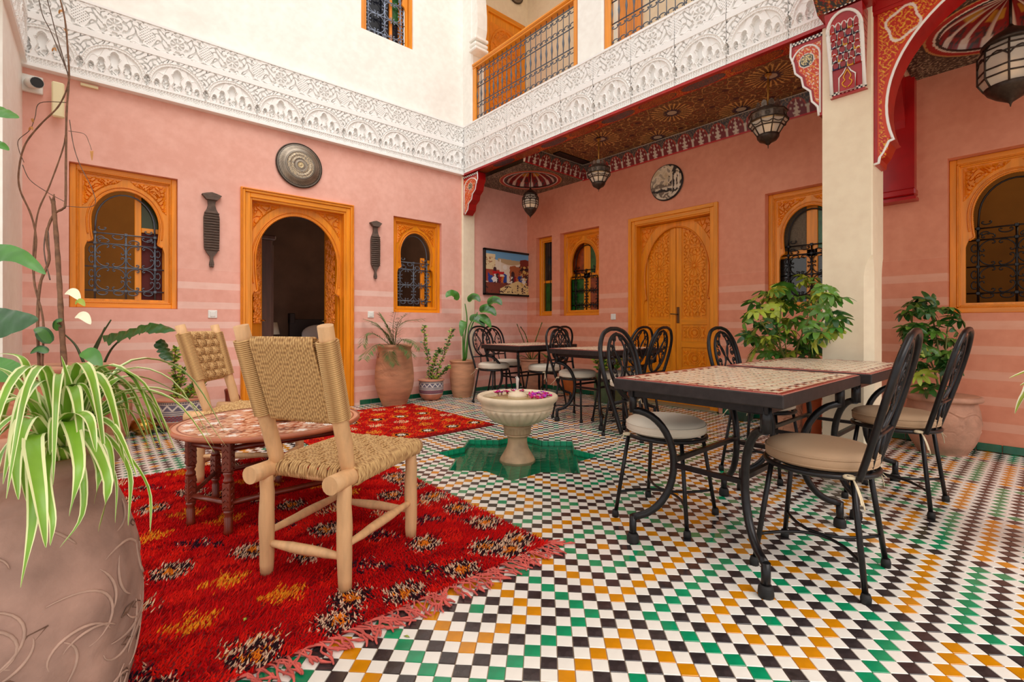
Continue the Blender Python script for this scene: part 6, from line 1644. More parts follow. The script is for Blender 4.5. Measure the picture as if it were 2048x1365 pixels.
LOTUS_STEM=[[(3.773,5.334,0.505),(3.778,5.329,0.794),(3.804,5.307,1.069),(3.783,5.325,1.289)],[(3.783,5.325,0.505),(3.809,5.302,0.794),(3.825,5.289,0.966),(3.861,5.257,1.069)],[(3.768,5.338,0.505),(3.762,5.343,0.725),(3.762,5.343,0.931)],[(3.794,5.316,0.505),(3.825,5.289,0.863),(3.913,5.212,1.172)]]
LOTUS_LEAF=[((3.705,5.393,1.357),0.22,2.6),((3.825,5.289,1.33),0.2,0.5),((3.845,5.271,1.069),0.22,-0.6),((3.773,5.334,1.034),0.17,-2.2),((3.949,5.18,1.192),0.24,-0.2),((4.032,5.108,1.289),0.22,0.4),((3.928,5.199,1.082),0.2,-1.0)]
UMB1=[((4.322,1.337,0.888),0.9827350851331151),((3.952,1.151,0.785),0.8396867963134316),((3.706,0.968,0.961),0.7339617893959433),((4.095,1.369,1.227),0.8721823563784302),((4.108,1.504,0.767),0.7478812637074115),((3.585,1.013,1.251),0.7380097697650809),((4.183,1.583,1.262),0.9617223296310405),((3.992,1.455,0.743),0.9033491431751777),((4.025,1.526,0.752),0.9899692936951586),((3.582,0.961,1.158),0.7497868171389236),((3.711,1.345,0.986),0.9033802748643074),((4.17,1.485,1.19),0.8442235559890117),((4.096,1.474,1.069),0.7171002788607369),((3.951,1.145,0.834),0.9363214911941302),((3.747,1.317,1.002),0.7140181356096824),((4.147,1.579,0.876),0.9826131488283099),((4.015,1.425,1.153),0.9326809044096986),((4.026,1.597,0.883),0.957908295756274),((3.919,1.566,1.164),0.9754261556599937),((4.024,1.432,0.768),0.7937351108028721),((3.759,1.352,1.256),0.7446604133869745),((4.001,1.197,0.733),0.7145656490645368),((3.633,0.926,1.027),0.7712009811562862),((4.115,1.292,0.836),0.8265271845734767),((4.004,1.643,1.062),0.739171548145936),((4.291,1.255,0.748),0.9364028649341071),((3.686,1.463,1.094),0.9534201691016089),((4.242,1.542,1.092),0.9556758012681228),((4.07,1.347,0.901),0.7873067851440925),((3.968,1.369,1.288),0.9965163101220544),((3.638,0.941,0.974),0.8015436280819481),((3.531,1.006,0.84),0.9358067738901491),((3.583,1.025,0.936),0.9278916209318468),((3.893,1.37,0.92),0.8457055671472663),((3.513,1.007,0.939),0.9836642660351247),((3.896,1.189,1.0),0.8640972676285736),((3.93,1.459,0.94),0.9450039003052171),((4.084,1.248,0.858),0.8932189218973707),((4.134,1.206,0.837),0.9528638761620365),((3.685,1.002,0.938),0.9869549430929256),((3.913,1.276,1.033),0.9509860844061424),((3.664,0.96,1.059),0.9159059427772275),((4.375,1.281,1.286),0.8742535900692385),((4.25,1.287,1.11),0.932411423773605),((3.898,1.198,0.912),0.7480069203371886),((3.901,1.322,0.956),0.9057871695917841),((4.145,1.277,1.362),0.767872778696743),((3.821,1.374,1.258),0.7106972651529828),((4.13,1.383,1.137),0.8770493206479391),((3.677,1.373,0.798),0.821612724554777),((3.759,1.377,1.109),0.9494110179258355),((4.176,1.299,1.329),0.8018119937578653),((3.631,1.015,1.093),0.8926889625304617),((4.068,1.427,1.299),0.8691577415399953),((4.369,1.362,1.163),0.7002842434835146),((3.931,1.559,1.011),0.7422101452770228),((4.09,1.261,0.795),0.8295051380470703),((4.188,1.572,1.207),0.8139341601369341),((4.41,1.384,1.23),0.8488916514465249),((4.306,1.477,1.188),0.8475264152799797),((3.767,1.375,1.067),0.8865059866625762),((4.211,1.425,1.201),0.94804159118024),((3.701,1.532,1.032),0.9805759395829097),((3.513,1.001,1.187),0.7464296968015796),((3.672,0.935,1.163),0.8423894275387057),((4.305,1.318,0.984),0.7354536980752038),((4.251,1.225,1.19),0.8008364937012751),((3.956,1.437,1.034),0.8083118148485454),((3.959,1.15,0.994),0.7757268843499456),((4.276,1.439,0.763),0.8636776861351265),((4.162,1.419,1.004),0.8896706036825428),((4.015,1.333,0.781),0.8175597071997707),((3.551,0.975,1.215),0.9490070620734916),((3.949,1.596,0.824),0.829846030284716),((4.19,1.529,0.858),0.7428052533390732),((4.075,1.356,1.022),0.7992211018605786),((4.06,1.577,0.997),0.7205257938786617),((4.094,1.534,0.833),0.8990804216463107),((4.072,1.677,0.899),0.9995003433643095),((4.394,1.306,1.375),0.765769632789244),((4.288,1.312,0.743),0.740387766794979),((3.785,1.377,0.784),0.8831835817961828)]
UMB2=[((4.894,0.651,1.076),0.7608907214468551),((4.603,0.721,0.917),0.7643903113363373),((5.039,0.609,0.637),0.7835832182503657),((4.893,0.644,0.962),0.8723949405428075),((4.759,0.73,0.728),0.9776056351921911),((4.826,0.591,0.74),0.8879188247688716),((4.8,0.697,0.64),0.7834452126324714),((4.865,0.714,0.919),0.7948300971299089),((4.823,0.534,0.719),0.9169883039518189),((4.765,0.753,1.103),0.8096462737579869),((4.666,0.653,0.619),0.9312516644310569),((4.867,0.784,1.085),0.9202781390294563),((4.937,0.729,1.112),0.9162656878893184),((5.045,0.52,1.092),0.8385745656412416),((4.825,0.708,0.948),0.8371679350660024),((4.952,0.669,1.096),0.911972424566583),((5.116,0.533,0.871),0.8793728035620425),((4.999,0.598,0.767),0.8488774747835126),((4.902,0.732,1.169),0.8702480172016609),((4.913,0.633,0.534),0.8571612095893518),((4.758,0.614,1.118),0.7897602563187303),((4.964,0.675,0.907),0.7880284796507341),((4.684,0.68,0.99),0.8217632410526015),((4.635,0.68,0.844),0.9811299587637153),((4.899,0.668,0.496),0.9184534353328091),((4.748,0.611,0.51),0.9171413673540394),((4.883,0.695,0.692),0.7908071522294211),((4.754,0.699,1.136),0.9933985354503848),((4.825,0.66,0.964),0.8207858019822811),((4.856,0.531,0.672),0.8101332898729396),((5.098,0.59,0.872),0.7515681711247457),((4.868,0.649,1.162),0.9974013917842267),((4.757,0.595,0.938),0.7678045914266167),((4.757,0.695,1.156),0.7650346868632381),((4.732,0.687,0.895),0.762835301226162),((4.736,0.716,0.82),0.8828272712113768),((4.606,0.731,0.964),0.8854842707238447),((4.851,0.488,1.035),0.8849082707569262),((4.839,0.617,0.774),0.9062748181312096),((4.921,0.694,0.86),0.805993384783091),((4.611,0.72,0.965),0.9431012408127651),((4.876,0.503,0.964),0.7704962407641295),((4.768,0.696,1.131),0.8942457002891205),((4.857,0.709,1.151),0.7620077779583676),((4.734,0.708,0.983),0.7746327427623332),((4.939,0.654,0.962),0.8890210408718796),((4.96,0.533,0.771),0.9542001722149102),((4.89,0.537,0.682),0.9530190020897517),((4.699,0.636,1.095),0.7923406886632184),((4.728,0.684,0.7),0.7658808632612037),((4.821,0.517,0.79),0.7626576423077547),((4.866,0.754,0.929),0.9873049370040354),((4.902,0.579,1.024),0.8406028099380155),((4.85,0.676,1.186),0.9567307572125732),((4.978,0.547,1.124),0.7927988555851725),((5.109,0.568,0.861),0.9486939244520985),((4.879,0.761,0.959),0.8652492809970432),((4.949,0.651,0.866),0.9840740676235158)]
UMB1_STEM=[[(4.244,1.408,0.328),(4.081,1.329,0.689),(3.925,1.245,0.888),(3.845,1.093,1.212)],[(4.251,1.403,0.328),(4.163,1.258,0.727),(3.995,1.184,0.963),(3.787,1.144,1.177)],[(4.235,1.416,0.328),(4.023,1.38,0.727),(3.77,1.379,0.888),(3.525,1.372,1.035)],[(4.241,1.411,0.328),(4.052,1.355,0.65),(3.813,1.342,0.851),(3.637,1.274,1.142)],[(4.26,1.395,0.328),(4.228,1.201,0.689),(4.107,1.086,0.851)]]
UMB2_STEM=[[(4.996,0.58,0.43),(4.982,0.593,0.685),(4.952,0.619,0.961),(4.916,0.65,1.157)],[(4.996,0.58,0.43),(5.011,0.567,0.725),(5.026,0.555,0.961),(5.056,0.529,1.118)],[(4.991,0.586,0.43),(4.946,0.624,0.646),(4.878,0.684,0.843)],[(4.994,0.583,0.43),(4.893,0.671,0.567),(4.848,0.71,0.607)]]
YPALM=[[(4.235,1.416,0.39),(4.128,1.51,0.837),(4.036,1.59,0.837),(3.965,1.651,0.654)],[(4.235,1.416,0.39),(4.174,1.47,1.122),(4.082,1.55,1.244),(3.99,1.63,1.203)],[(4.241,1.411,0.39),(4.358,1.309,1.041),(4.45,1.229,1.163),(4.573,1.122,1.366)],[(4.235,1.416,0.39),(4.143,1.496,0.959),(4.051,1.577,1.0),(3.974,1.643,0.878)]]
SHRUBS=[[(3.305,5.476,0.227),(3.3,5.48,0.534),(3.265,5.511,0.734),(3.255,5.52,0.967)],[(3.325,5.459,0.227),(3.345,5.441,0.401),(3.376,5.415,0.567),(3.416,5.38,0.667)],[(3.355,5.432,0.227),(3.416,5.38,0.467),(3.491,5.314,0.734),(3.541,5.27,0.933)],[(3.345,5.441,0.227),(3.456,5.345,0.367),(3.491,5.314,0.434)]]
SHRUBL=[[(0.539,5.499,0.286),(0.546,5.493,0.477),(0.532,5.505,0.619),(0.546,5.493,0.762)],[(0.557,5.483,0.286),(0.582,5.461,0.429),(0.596,5.449,0.572)],[(0.582,5.461,0.286),(0.665,5.39,0.405),(0.718,5.343,0.501)],[(0.582,5.461,0.277),(0.682,5.374,0.358),(0.761,5.305,0.477)]]
RIGHTLEAF=[[(3.093,-0.042,0.683),(3.029,0.013,0.82),(2.965,0.069,0.805),(2.898,0.127,0.774)],[(3.093,-0.042,0.683),(3.013,0.027,0.746),(2.949,0.083,0.704),(2.917,0.111,0.624)],[(3.093,-0.042,0.683),(3.072,0.042,0.762),(3.039,0.071,0.751),(3.007,0.099,0.736)],[(3.093,-0.042,0.683),(3.156,-0.098,0.81),(3.22,-0.153,0.767)],[(3.093,-0.042,0.683),(3.014,-0.106,0.739),(3.044,-0.132,0.618)],[(3.093,-0.042,0.683),(2.923,-0.027,0.859),(2.893,-0.0,0.92)]]
# ---------------------------------------------------------------- pots
def pot(t, prof, m, relief=None, n=64, mcol=None, sub=3, name='pot_body', nn=240, nz=170):
    """thrown pot: profile (r, z) from foot to rim and back down inside, optional incised relief(u, z) on the outer wall"""
    P = catmull([(r, 0, z) for r, z in prof], sub)
    rz = np.array([(max(p.x, .001), p.z) for p in P])
    if relief is None:
        b = MB(); b.lathe([tuple(q) for q in rz], n); return b.obj(name, m, t)
    zmax = rz[:, 1].argmax(); outp = rz[:zmax + 1]
    zz = np.linspace(outp[0, 1], outp[-1, 1], nz); rr = np.interp(zz, outp[:, 1], outp[:, 0])
    A, Zv = np.meshgrid(np.linspace(0, 2 * PI, nn + 1), zz, indexing='ij')
    Rv = np.broadcast_to(rr, A.shape); h = relief(A, Zv)
    Rr = Rv + h
    b = MB(); b.grid(np.stack([Rr * np.cos(A), Rr * np.sin(A), Zv], -1), col=None if mcol is None else rgba(mcol(A, Zv)))
    o = b.obj(name, m, t)
    b = MB(); b.lathe([tuple(q) for q in rz[zmax:]], n); b.obj('inner_wall', TERRA, t)
    return o
def soil(t, r, z):
    b = MB(); b.lathe([(r, z), (r * .5, z + .008), (.001, z + .01)], 24); b.obj('soil', SOIL, t)
def strip(b, pts, w, prof, fold=.25, mis=(1, 0, 0, 1), edges=(-1, -.62, 0, .62, 1), wav=0.0, sub=5, up=(0, 0, 1), twist=0):
    P = catmull(pts, sub); N = len(P); vs = []; k = len(edges); upv = Vector(up)
    for i, p in enumerate(P):
        t = (P[min(i + 1, N - 1)] - P[max(i - 1, 0)]).normalized()
        s = t.cross(upv)
        s = s.normalized() if s.length > .15 else Vector((.754, -.657, 0))
        nr = s.cross(t).normalized()
        if i and s.dot(ps) < 0: s = -s; nr = -nr
        ps = s
        ww = w * .5 * prof(i / (N - 1))
        for e in edges: vs.append(p + s * e * ww + nr * (abs(e) * fold * ww + wav * ww * math.sin(i * 1.7 + e * 2)))
    fs = []; ms = []
    for i in range(N - 1):
        for j in range(k - 1): fs.append((i * k + j, i * k + j + 1, (i + 1) * k + j + 1, (i + 1) * k + j)); ms.append(mis[j])
    o = len(b.v); b.add(vs, fs, 0, True)
    b.m[-len(fs):] = ms
blade = lambda f: min(1, .6 + f * 1.4) * min(1, ((1 - f) * 2.2 + .02)) ** .8
broad = lambda f: max(.02, math.sin(PI * min(1, f * 1.0) ** .72)) ** .8

def engraved(A, Z, zlo, zhi, k=9.0, d=.0035):
    s = scrolls(A * 1.0 * k / 10, Z * k / 2.4, 4.2, .8); t = scrolls(A * k / 10, Z * k / 2.4, 7.1, 2.)
    m = sm(Z, zlo, zlo + .03) * sm(-Z, -zhi, -zhi + .03)
    return d * m * (np.exp(-((s - .12) / .07) ** 2) - 1.1 * np.exp(-((s + .04) / .08) ** 2) - .7 * np.exp(-((t - .6) / .08) ** 2) - 1.3 * sm(-t, .92, 1.02))
# foreground urn with spider plant
URN = [(.145, 0), (.15, .02), (.175, .10), (.208, .22), (.225, .36), (.222, .47), (.203, .575), (.178, .64), (.168, .67), (.178, .69), (.192, .705), (.194, .725), (.184, .735), (.168, .725), (.158, .69), (.17, .6)]
t = thing('terracotta_urn', 'tall engraved terracotta urn at the lower left edge holding a spider plant', 'urn', (-.150, 1.420, 0))
pot(t, URN, mat('weathered_terracotta', (172, 136, 122), .8, noise=(7, .5), bump=(90, .15)), lambda A, Z: .0016 * scrolls(A, Z * 3, 9.) * (Z < .64) - .004 * np.exp(-((Z - .645) / .006) ** 2), nn=240, nz=200)
soil(t, .162, .68)
UP = catmull([(r, 0, z) for r, z in URN[:10]], 4); uz = [p.z for p in UP]; ur = [p.x for p in UP]
US = mat('pale_worn_ridge', (186, 152, 136), .8, noise=(20, .3))
rg = random.Random(4)
def on_urn(a, z, d=.0): r = float(np.interp(z, uz, ur)) + d; return (r * math.cos(a), r * math.sin(a), z)
for k in range(84):                                # incised plant scrolls round the belly
    a0, z0_ = rg.uniform(-PI, PI) if k < 14 else rg.uniform(-2.7, .2), rg.uniform(.06, .58); th = rg.uniform(0, 6.28); cv = rg.choice((-1, 1)) * rg.uniform(4, 13); L = rg.uniform(.09, .22)
    pts = []; a, z = a0, z0_
    for i in range(18):
        if .03 < z < .615: pts.append(on_urn(a, z, .0006))
        th += cv * L / 18 * (1 + i / 9); a += math.cos(th) * L / 18 / .2; z += math.sin(th) * L / 18
    if len(pts) > 4:
        n_ = len(pts); b = MB(); b.tube(pts, [.0030 * max(.25, math.sin(PI * (i + .5) / n_) ** .6) for i in range(n_)], 6); b.obj('incised_scroll', US, t)
for k in range(40):                                # chip-carved notches
    a, z, th = rg.uniform(-2.6, .9), rg.uniform(.06, .58), rg.uniform(-.6, .6); q = .02
    P = [on_urn(a + math.cos(th + w_) * rr_ / .2, z + math.sin(th + w_) * rr_, .0009) for w_, rr_ in ((0, q), (1.9, q * .45), (3.1, q), (4.5, q * .35))]
    b = MB(); c0 = on_urn(a, z, -.004); b.add(P + [c0], [(0, 1, 4), (1, 2, 4), (2, 3, 4), (3, 0, 4)]); b.tube(P[:3], .0012, 4); b.obj('notch', mat('dark_notch_clay', (112, 82, 66), .9), t)
t = thing('spider_plant', 'variegated spider plant with arching cream-edged leaves spilling from the foreground urn', 'plant', (-.055, 1.31, .70))
SPG = mat('spider_leaf_green', (124, 172, 46), .38, noise=(14, .25), coat=.2); SPC = mat('spider_leaf_cream', (232, 236, 176), .4, coat=.15)
ox = Vector((-.055, 1.31, .70))
for q_, (pts, wd) in enumerate(SPIDER):
    if 0 < q_ < 8: wd *= 1.45
    b = MB(); P = [Vector(p) - ox for p in pts]; P = [Vector((R.gauss(0, .012), R.gauss(0, .012), .0))] + P
    strip(b, P, wd * .82, blade, .30, up=(0, 0, 1), edges=(-1, -.66, 0, .66, 1)); b.obj('leaf', [SPG, SPC], t)
for k in range(34):
    a = R.uniform(0, 2 * PI); L = R.uniform(.12, .26); h = R.uniform(.05, .16); q = Vector((math.cos(a), math.sin(a), 0))
    b = MB(); strip(b, [Vector((0, 0, 0)), q * L * .35 + Vector((0, 0, .05 + h)), q * L * .8 + Vector((0, 0, .05 + h * .9)), q * L * 1.15 + Vector((0, 0, h * .2))], R.uniform(.014, .026), blade, .3); b.obj('leaf', [SPG, SPC], t)
b = MB(); b.sphere((0, 0, -.004), .035, (1, 1, .5)); b.obj('crown', LEAFG, t)
# terracotta urn by the door with palm
UA = [(.145, 0), (.15, .012), (.175, .08), (.215, .18), (.236, .29), (.234, .42), (.218, .56), (.206, .66), (.203, .70), (.214, .72), (.22, .738), (.212, .752), (.196, .75), (.188, .70), (.19, .6)]
def urn_relief(A, Z):                              # incised heart-shaped scrollwork facing the court
    a = (A - math.radians(228) + PI) % (2 * PI) - PI
    m = np.clip((.16 - np.hypot(a * .23, (Z - .50) * .95)) / .02, 0, 1)
    return -.004 * m * np.exp(-(scrolls(np.abs(a) * .23, Z, 48, .4) / .22) ** 2)
t = thing('terracotta_urn', 'tall terracotta urn with incised scrollwork right of the open doorway', 'urn', (2.77, 5.41, 0))
pot(t, UA, mat('banded_terracotta', (204, 146, 110), .8, noise=(4, .3, (1, 1, 4)), bump=(60, .2)), urn_relief); soil(t, .187, .70)
for s in (-1, 1):
    b = MB(); b.tube([(s * .21, -.0, .66), (s * .232, 0, .645), (s * .212, 0, .60)], .014, 8); b.obj('lug', TERRA, t)
t = thing('palm', 'small feathery palm growing in the incised terracotta urn', 'plant', (2.77, 5.41, .70))
def frond(t, P, n=16, L=.13, m=LEAFP, wd=.012, lim=None):
    C = catmull(P, 16); b = MB(); b.tube(C, [.005 * (1 - .7 * i / len(C)) for i in range(len(C))], 5); N = len(C)
    for i in range(2, N):
        f = i / (N - 1); tv = (C[i] - C[i - 1]).normalized(); s = tv.cross(Vector((0, 0, 1)))
        if s.length < .1: s = Vector((.754, -.657, 0))
        s.normalize(); l = L * (1 - .55 * f) * min(1, .5 + f * 2)
        for sg in (-1, 1):
            d = (s * sg * .75 + tv * .8 + Vector((0, 0, R.uniform(-.35, .15)))).normalized(); e = C[i]
            side = d.cross(Vector((0, 0, 1)))
            side = side.normalized() * wd * .5 if side.length > .05 else s * wd * .5
            q = e + d * l * .45; tip = e + d * l + Vector((0, 0, -.15 * l))
            vv = [e, q - side, tip, q + side]
            if lim:
                for z_ in vv: z_.x = min(z_.x, lim[0]); z_.y = min(z_.y, lim[1])
            b.add(vv, [(0, 1, 2, 3)], 0, True)
    b.obj('frond', m, t)
base = Vector((2.77, 5.41, .70))
for p in PALM:
    P = [Vector(q) - base for q in p]; P[0] = Vector((0, 0, .0)); 
    for q in P[1:]: q.y = min(q.y, .18)
    frond(t, P, L=.19, wd=.009, lim=(9, .262))
# banded pots
def c_band(h):
    def f(A, Z):
        v = Z / h; c = np.broadcast_to(C_(196, 120, 92), A.shape + (3,)).copy()
        c = mixm((v > .34) & (v < .96), C_(112, 104, 122), c)
        zg = np.abs(((A * 14 / PI) % 2) - 1)
        c = mixm((v > .68) & (v < .86) & (np.abs((v - .69) / .16 - zg) < .22), C_(226, 214, 206), c)
        c = mixm((v > .36) & (v < .54) & ((np.sin(A * 40) > 0) ^ (np.sin(v * 70) > 0)), C_(150, 52, 56), c)
        for q in (.345, .55, .60, .66, .88, .95): c = mixm(np.abs(v - q) < .012, C_(222, 206, 192), c)
        c = mixm((v > .89) & (v < .945) & (np.sin(A * 60) > .2), C_(210, 196, 186), c)
        return c
    return f
BANDM = mat('painted_terracotta', (255, 255, 255), .75, vcol=True, noise=(14, .2))
def banded(lbl, x, y, r, h):
    t = thing('banded_pot', lbl, 'pot', (x, y, 0))
    pot(t, [(r * .52, 0), (r * .62, h * .05), (r * .86, h * .2), (r * .97, h * .45), (r * .98, h * .75), (r * .97, h * .93), (r * 1.05, h * .97), (r * 1.05, h), (r * .93, h), (r * .9, h * .85), (r * .85, h * .6)], BANDM, lambda A, Z: 0 * A, mcol=c_band(h)); soil(t, r * .9, h * .88)
banded('small grey and red banded pot between the tall urn and the big-leaved plant', 3.33, 5.46, .165, .27)
banded('grey and red banded pot behind the far rope chair on the left', .585, 5.48, .20, .30)
def shrub(lbl, loc, paths, mats_, dens, sz, name='variegated_shrub'):
    t = thing(name, lbl, 'plant', loc); o_ = Vector(loc); b = MB(); bl = MB()
    for p in paths:
        C = catmull([Vector(q) - o_ for q in p], 6); C[0] = Vector((C[0].x * .5, C[0].y * .5, -.02)); b.tube(C, .004, 5)
        for i in range(2, len(C)):
            for k in range(dens):
                a = R.uniform(0, 2 * PI); L = R.uniform(.6, 1.2) * sz; d = Vector((math.cos(a), math.sin(a), R.uniform(-.2, .9))).normalized(); s = d.orthogonal().normalized() * L * .28; e = C[i] + Vector((R.gauss(0, .008), R.gauss(0, .008), R.gauss(0, .012)))
                n_ = len(bl.f); bl.add([e, e + d * L * .5 + s, e + d * L, e + d * L * .5 - s], [(0, 1, 2, 3)], R.randrange(len(mats_)), True)
    b.obj('stem', BARK, t); o = bl.obj('foliage', mats_, t); o['kind'] = 'stuff'
shrub('upright variegated shrub in the small banded pot beside the tall urn', (3.33, 5.46, .24), SHRUBS, [LEAFG, LEAFY, LEAFD], 9, .045)
shrub('leafy shrub in the banded pot behind the far rope chair', (.585, 5.48, .27), SHRUBL, [LEAFG, LEAFY, LEAFY], 10, .05)
# big-leaved plant at the pier
LP_ = [(.118, 0), (.125, .015), (.15, .10), (.168, .22), (.172, .34), (.166, .44), (.160, .465), (.168, .48), (.174, .495), (.168, .508), (.154, .505), (.146, .46), (.15, .36)]
t = thing('terracotta_pot', 'plain tall terracotta pot at the foot of the corner pier', 'pot', (3.79, 5.40, 0)); pot(t, LP_, mat('banded_terracotta')); soil(t, .146, .45)
t = thing('big_leaf_plant', 'plant with broad fluted leaves on tall stalks by the corner pier', 'plant', (3.79, 5.40, .46)); o_ = Vector((3.79, 5.40, .46))
for p in LOTUS_STEM:
    C = catmull([Vector(q) - o_ for q in p], 5); C[0] = Vector((C[0].x * .3, C[0].y * .3, 0)); b = MB(); b.tube(C, [.013 * (1 - .5 * i / len(C)) for i in range(len(C))], 7); b.obj('stalk', LEAFG, t)
for i, (c, r, a) in enumerate(LOTUS_LEAF):
    r *= .85; c = Vector(c) - o_; d = Vector((.754 * math.cos(a) - .3 * math.sin(a), -.657 * math.cos(a) - .5, .55 * math.sin(a) + .1)).normalized()
    b = MB(); strip(b, [c - d * r * .12, c + d * r * .3 + Vector((0, 0, .03)), c + d * r * .75 + Vector((0, 0, .0)), c + d * r * 1.05 + Vector((0, 0, -.07))], r * .72, broad, .18, wav=.06, mis=(0, 1, 1, 0), up=(-.55, -.65, .6)); b.obj('leaf', [LEAFG, LEAFD] if i % 3 else [LEAFG, LEAFG], t)
# pot and palm at the gallery corner
t = thing('terracotta_pot', 'terracotta pot with a small palm behind the far corner table', 'pot', (5.08, 5.36, 0)); pot(t, [(r * 1.12, z * .92) for r, z in LP_], TERRA); soil(t, .16, .42)
t = thing('palm', 'small palm in the gallery corner below the painting', 'plant', (5.08, 5.36, .43)); o_ = Vector((5.08, 5.36, .43))
for p in GPALM:
    P = [Vector(q) - o_ for q in p]; s = P[0].copy(); P = [q - s for q in P]
    for q in P: q.x = min(q.x, .16); q.y = min(q.y, .22)
    frond(t, P, L=.17, wd=.010, m=LEAFG, lim=(.19, .31))
# big bowl pot with vine, left
BP = [(.20, 0), (.21, .02), (.265, .16), (.315, .36), (.335, .54), (.332, .64), (.336, .675), (.36, .69), (.366, .71), (.36, .728), (.335, .728), (.318, .70), (.31, .55), (.27, .3)]
def bowl_relief(A, Z):
    pet = np.abs(np.sin(A * 9)) * .12 + .44; inn = np.abs(np.sin(A * 9 + .35)) * .09 + .44
    m = (Z > .30) & (Z < .64)
    return np.where(m, -.006 * (np.exp(-((Z - pet) / .010) ** 2) + np.exp(-((Z - inn) / .010) ** 2) + np.exp(-((Z - pet + .12) / .012) ** 2)), 0)
t = thing('bowl_planter', 'wide carved terracotta planter at the left with woody vine stems', 'pot', (-.265, 4.28, 0)); pot(t, BP, mat('carved_terracotta', (188, 116, 88), .8, noise=(7, .28), bump=(60, .25)), bowl_relief); soil(t, .312, .672)
t = thing('climbing_vine', 'bare woody vine climbing from the wide planter up past the left window', 'plant', (-.265, 4.28, .67)); o_ = Vector((-.265, 4.28, .67))
for i, (p, a, c) in enumerate(VINES):
    P = [Vector(q) - o_ for q in p]
    if P[0].z < .15: P = [Vector((P[0].x, P[0].y, 0))] + P
    C = catmull(P, 6); n_ = len(C); b = MB(); b.tube(C, [.72 * (a + (c - a) * k / n_) * (1 + .10 * math.sin(k * 1.9)) for k in range(n_)], 7); b.obj('stem', BARK if i < 4 else TWIG, t)
    if i == 0:
        b = MB(); e = C[-1]; b.tube([e - Vector((.0, 0, .02)), e + Vector((.006, 0, .05))], [.013, .003], 6); b.tube([e - Vector((0, 0, .02)), e + Vector((-.02, 0, .03))], [.009, .003], 6); b.obj('broken_tip', BARK, t)
VM = {'D': LEAFD, 'G': LEAFG, 'C': LEAFC, 'Y': LEAFY, 'B': DRYLEAF}
for p, s, a, m in VLEAVES:
    c = Vector(p) - o_; d = Vector((.754 * math.cos(a), -.657 * math.cos(a) - .25, .9 * math.sin(a))).normalized()
    b = MB(); strip(b, [c, c + d * s * .5 + Vector((0, 0, .012)), c + d * s + Vector((0, 0, -.03))], s * (.55 if m != 'B' else .4), broad, .15, mis=(0, 1, 1, 0), up=(-.2, -.75, .6)); b.obj('leaf', [VM[m], LEAFG if m == 'D' else VM[m]], t)
# banana plant pot behind the bowl
t = thing('terracotta_pot', 'plain terracotta pot half hidden behind the wide carved planter', 'pot', (.02, 5.36, 0)); pot(t, [(r * 1.15, z * .80) for r, z in LP_], mat('banded_terracotta')); soil(t, .166, .36)
t = thing('banana_plant', 'banana-like plant with one long torn leaf arching right below the left window', 'plant', (.02, 5.36, .36)); o_ = Vector((.02, 5.36, .36))
for p in BSTALK:
    P = [Vector(q) - o_ for q in p]; P[0] = Vector((P[0].x * .3, P[0].y * .3, 0)); C = catmull(P, 6); b = MB(); b.tube(C, [.014 * (1 - .65 * k / len(C)) for k in range(len(C))], 7); b.obj('stalk', mat('dark_stalk', (64, 78, 44), .5), t)
for p, wd in BANANA:
    b = MB(); P = [Vector(q) - o_ for q in p]; strip(b, P, wd, lambda f: max(.03, min(1, f * 7) * min(1, (1 - f) * 5)) * (1 if int(f * 30) % 4 else .72), -.55, wav=.10, mis=(0, 0, 0, 0), sub=10, up=(.25, -.6, .75)); b.obj('leaf', LEAFD, t)
# broad leaves reaching in at the left edge
t = thing('philodendron', 'broad green leaves reaching in from the left edge above the spider plant', 'plant', (-.80, 2.55, 0)); o_ = Vector((-.80, 2.55, 0))
b = MB(); b.tube(catmull([(0, 0, .0), (-.02, .02, .6), (-.04, .03, 1.2), (-.05, .05, 1.8), (-.06, .08, 2.4)], 4), .02, 8); b.obj('stem', LEAFG, t)
for p, wd, m in BROAD:
    P = [Vector(q) - o_ for q in p]; b = MB(); strip(b, P, wd, broad, -.2, wav=.05, mis=(0, 0, 0, 0), up=(.1, -.9, .35), sub=8); lf = b.obj('leaf', VM[m], t)
    b = MB(); z_ = P[0].z; b.tube(bez((-.04, .03, max(.1, z_ - .25)), (-.1, 0, z_), P[0], 8), .006, 6); b.obj('petiole', LEAFG, lf)
t = thing('terracotta_pot', 'terracotta pot outside the left edge holding the broad-leaved climber', 'pot', (-.80, 2.55, -.0)); pot(t, [(r * 1.1, z * .7) for r, z in LP_], TERRA)
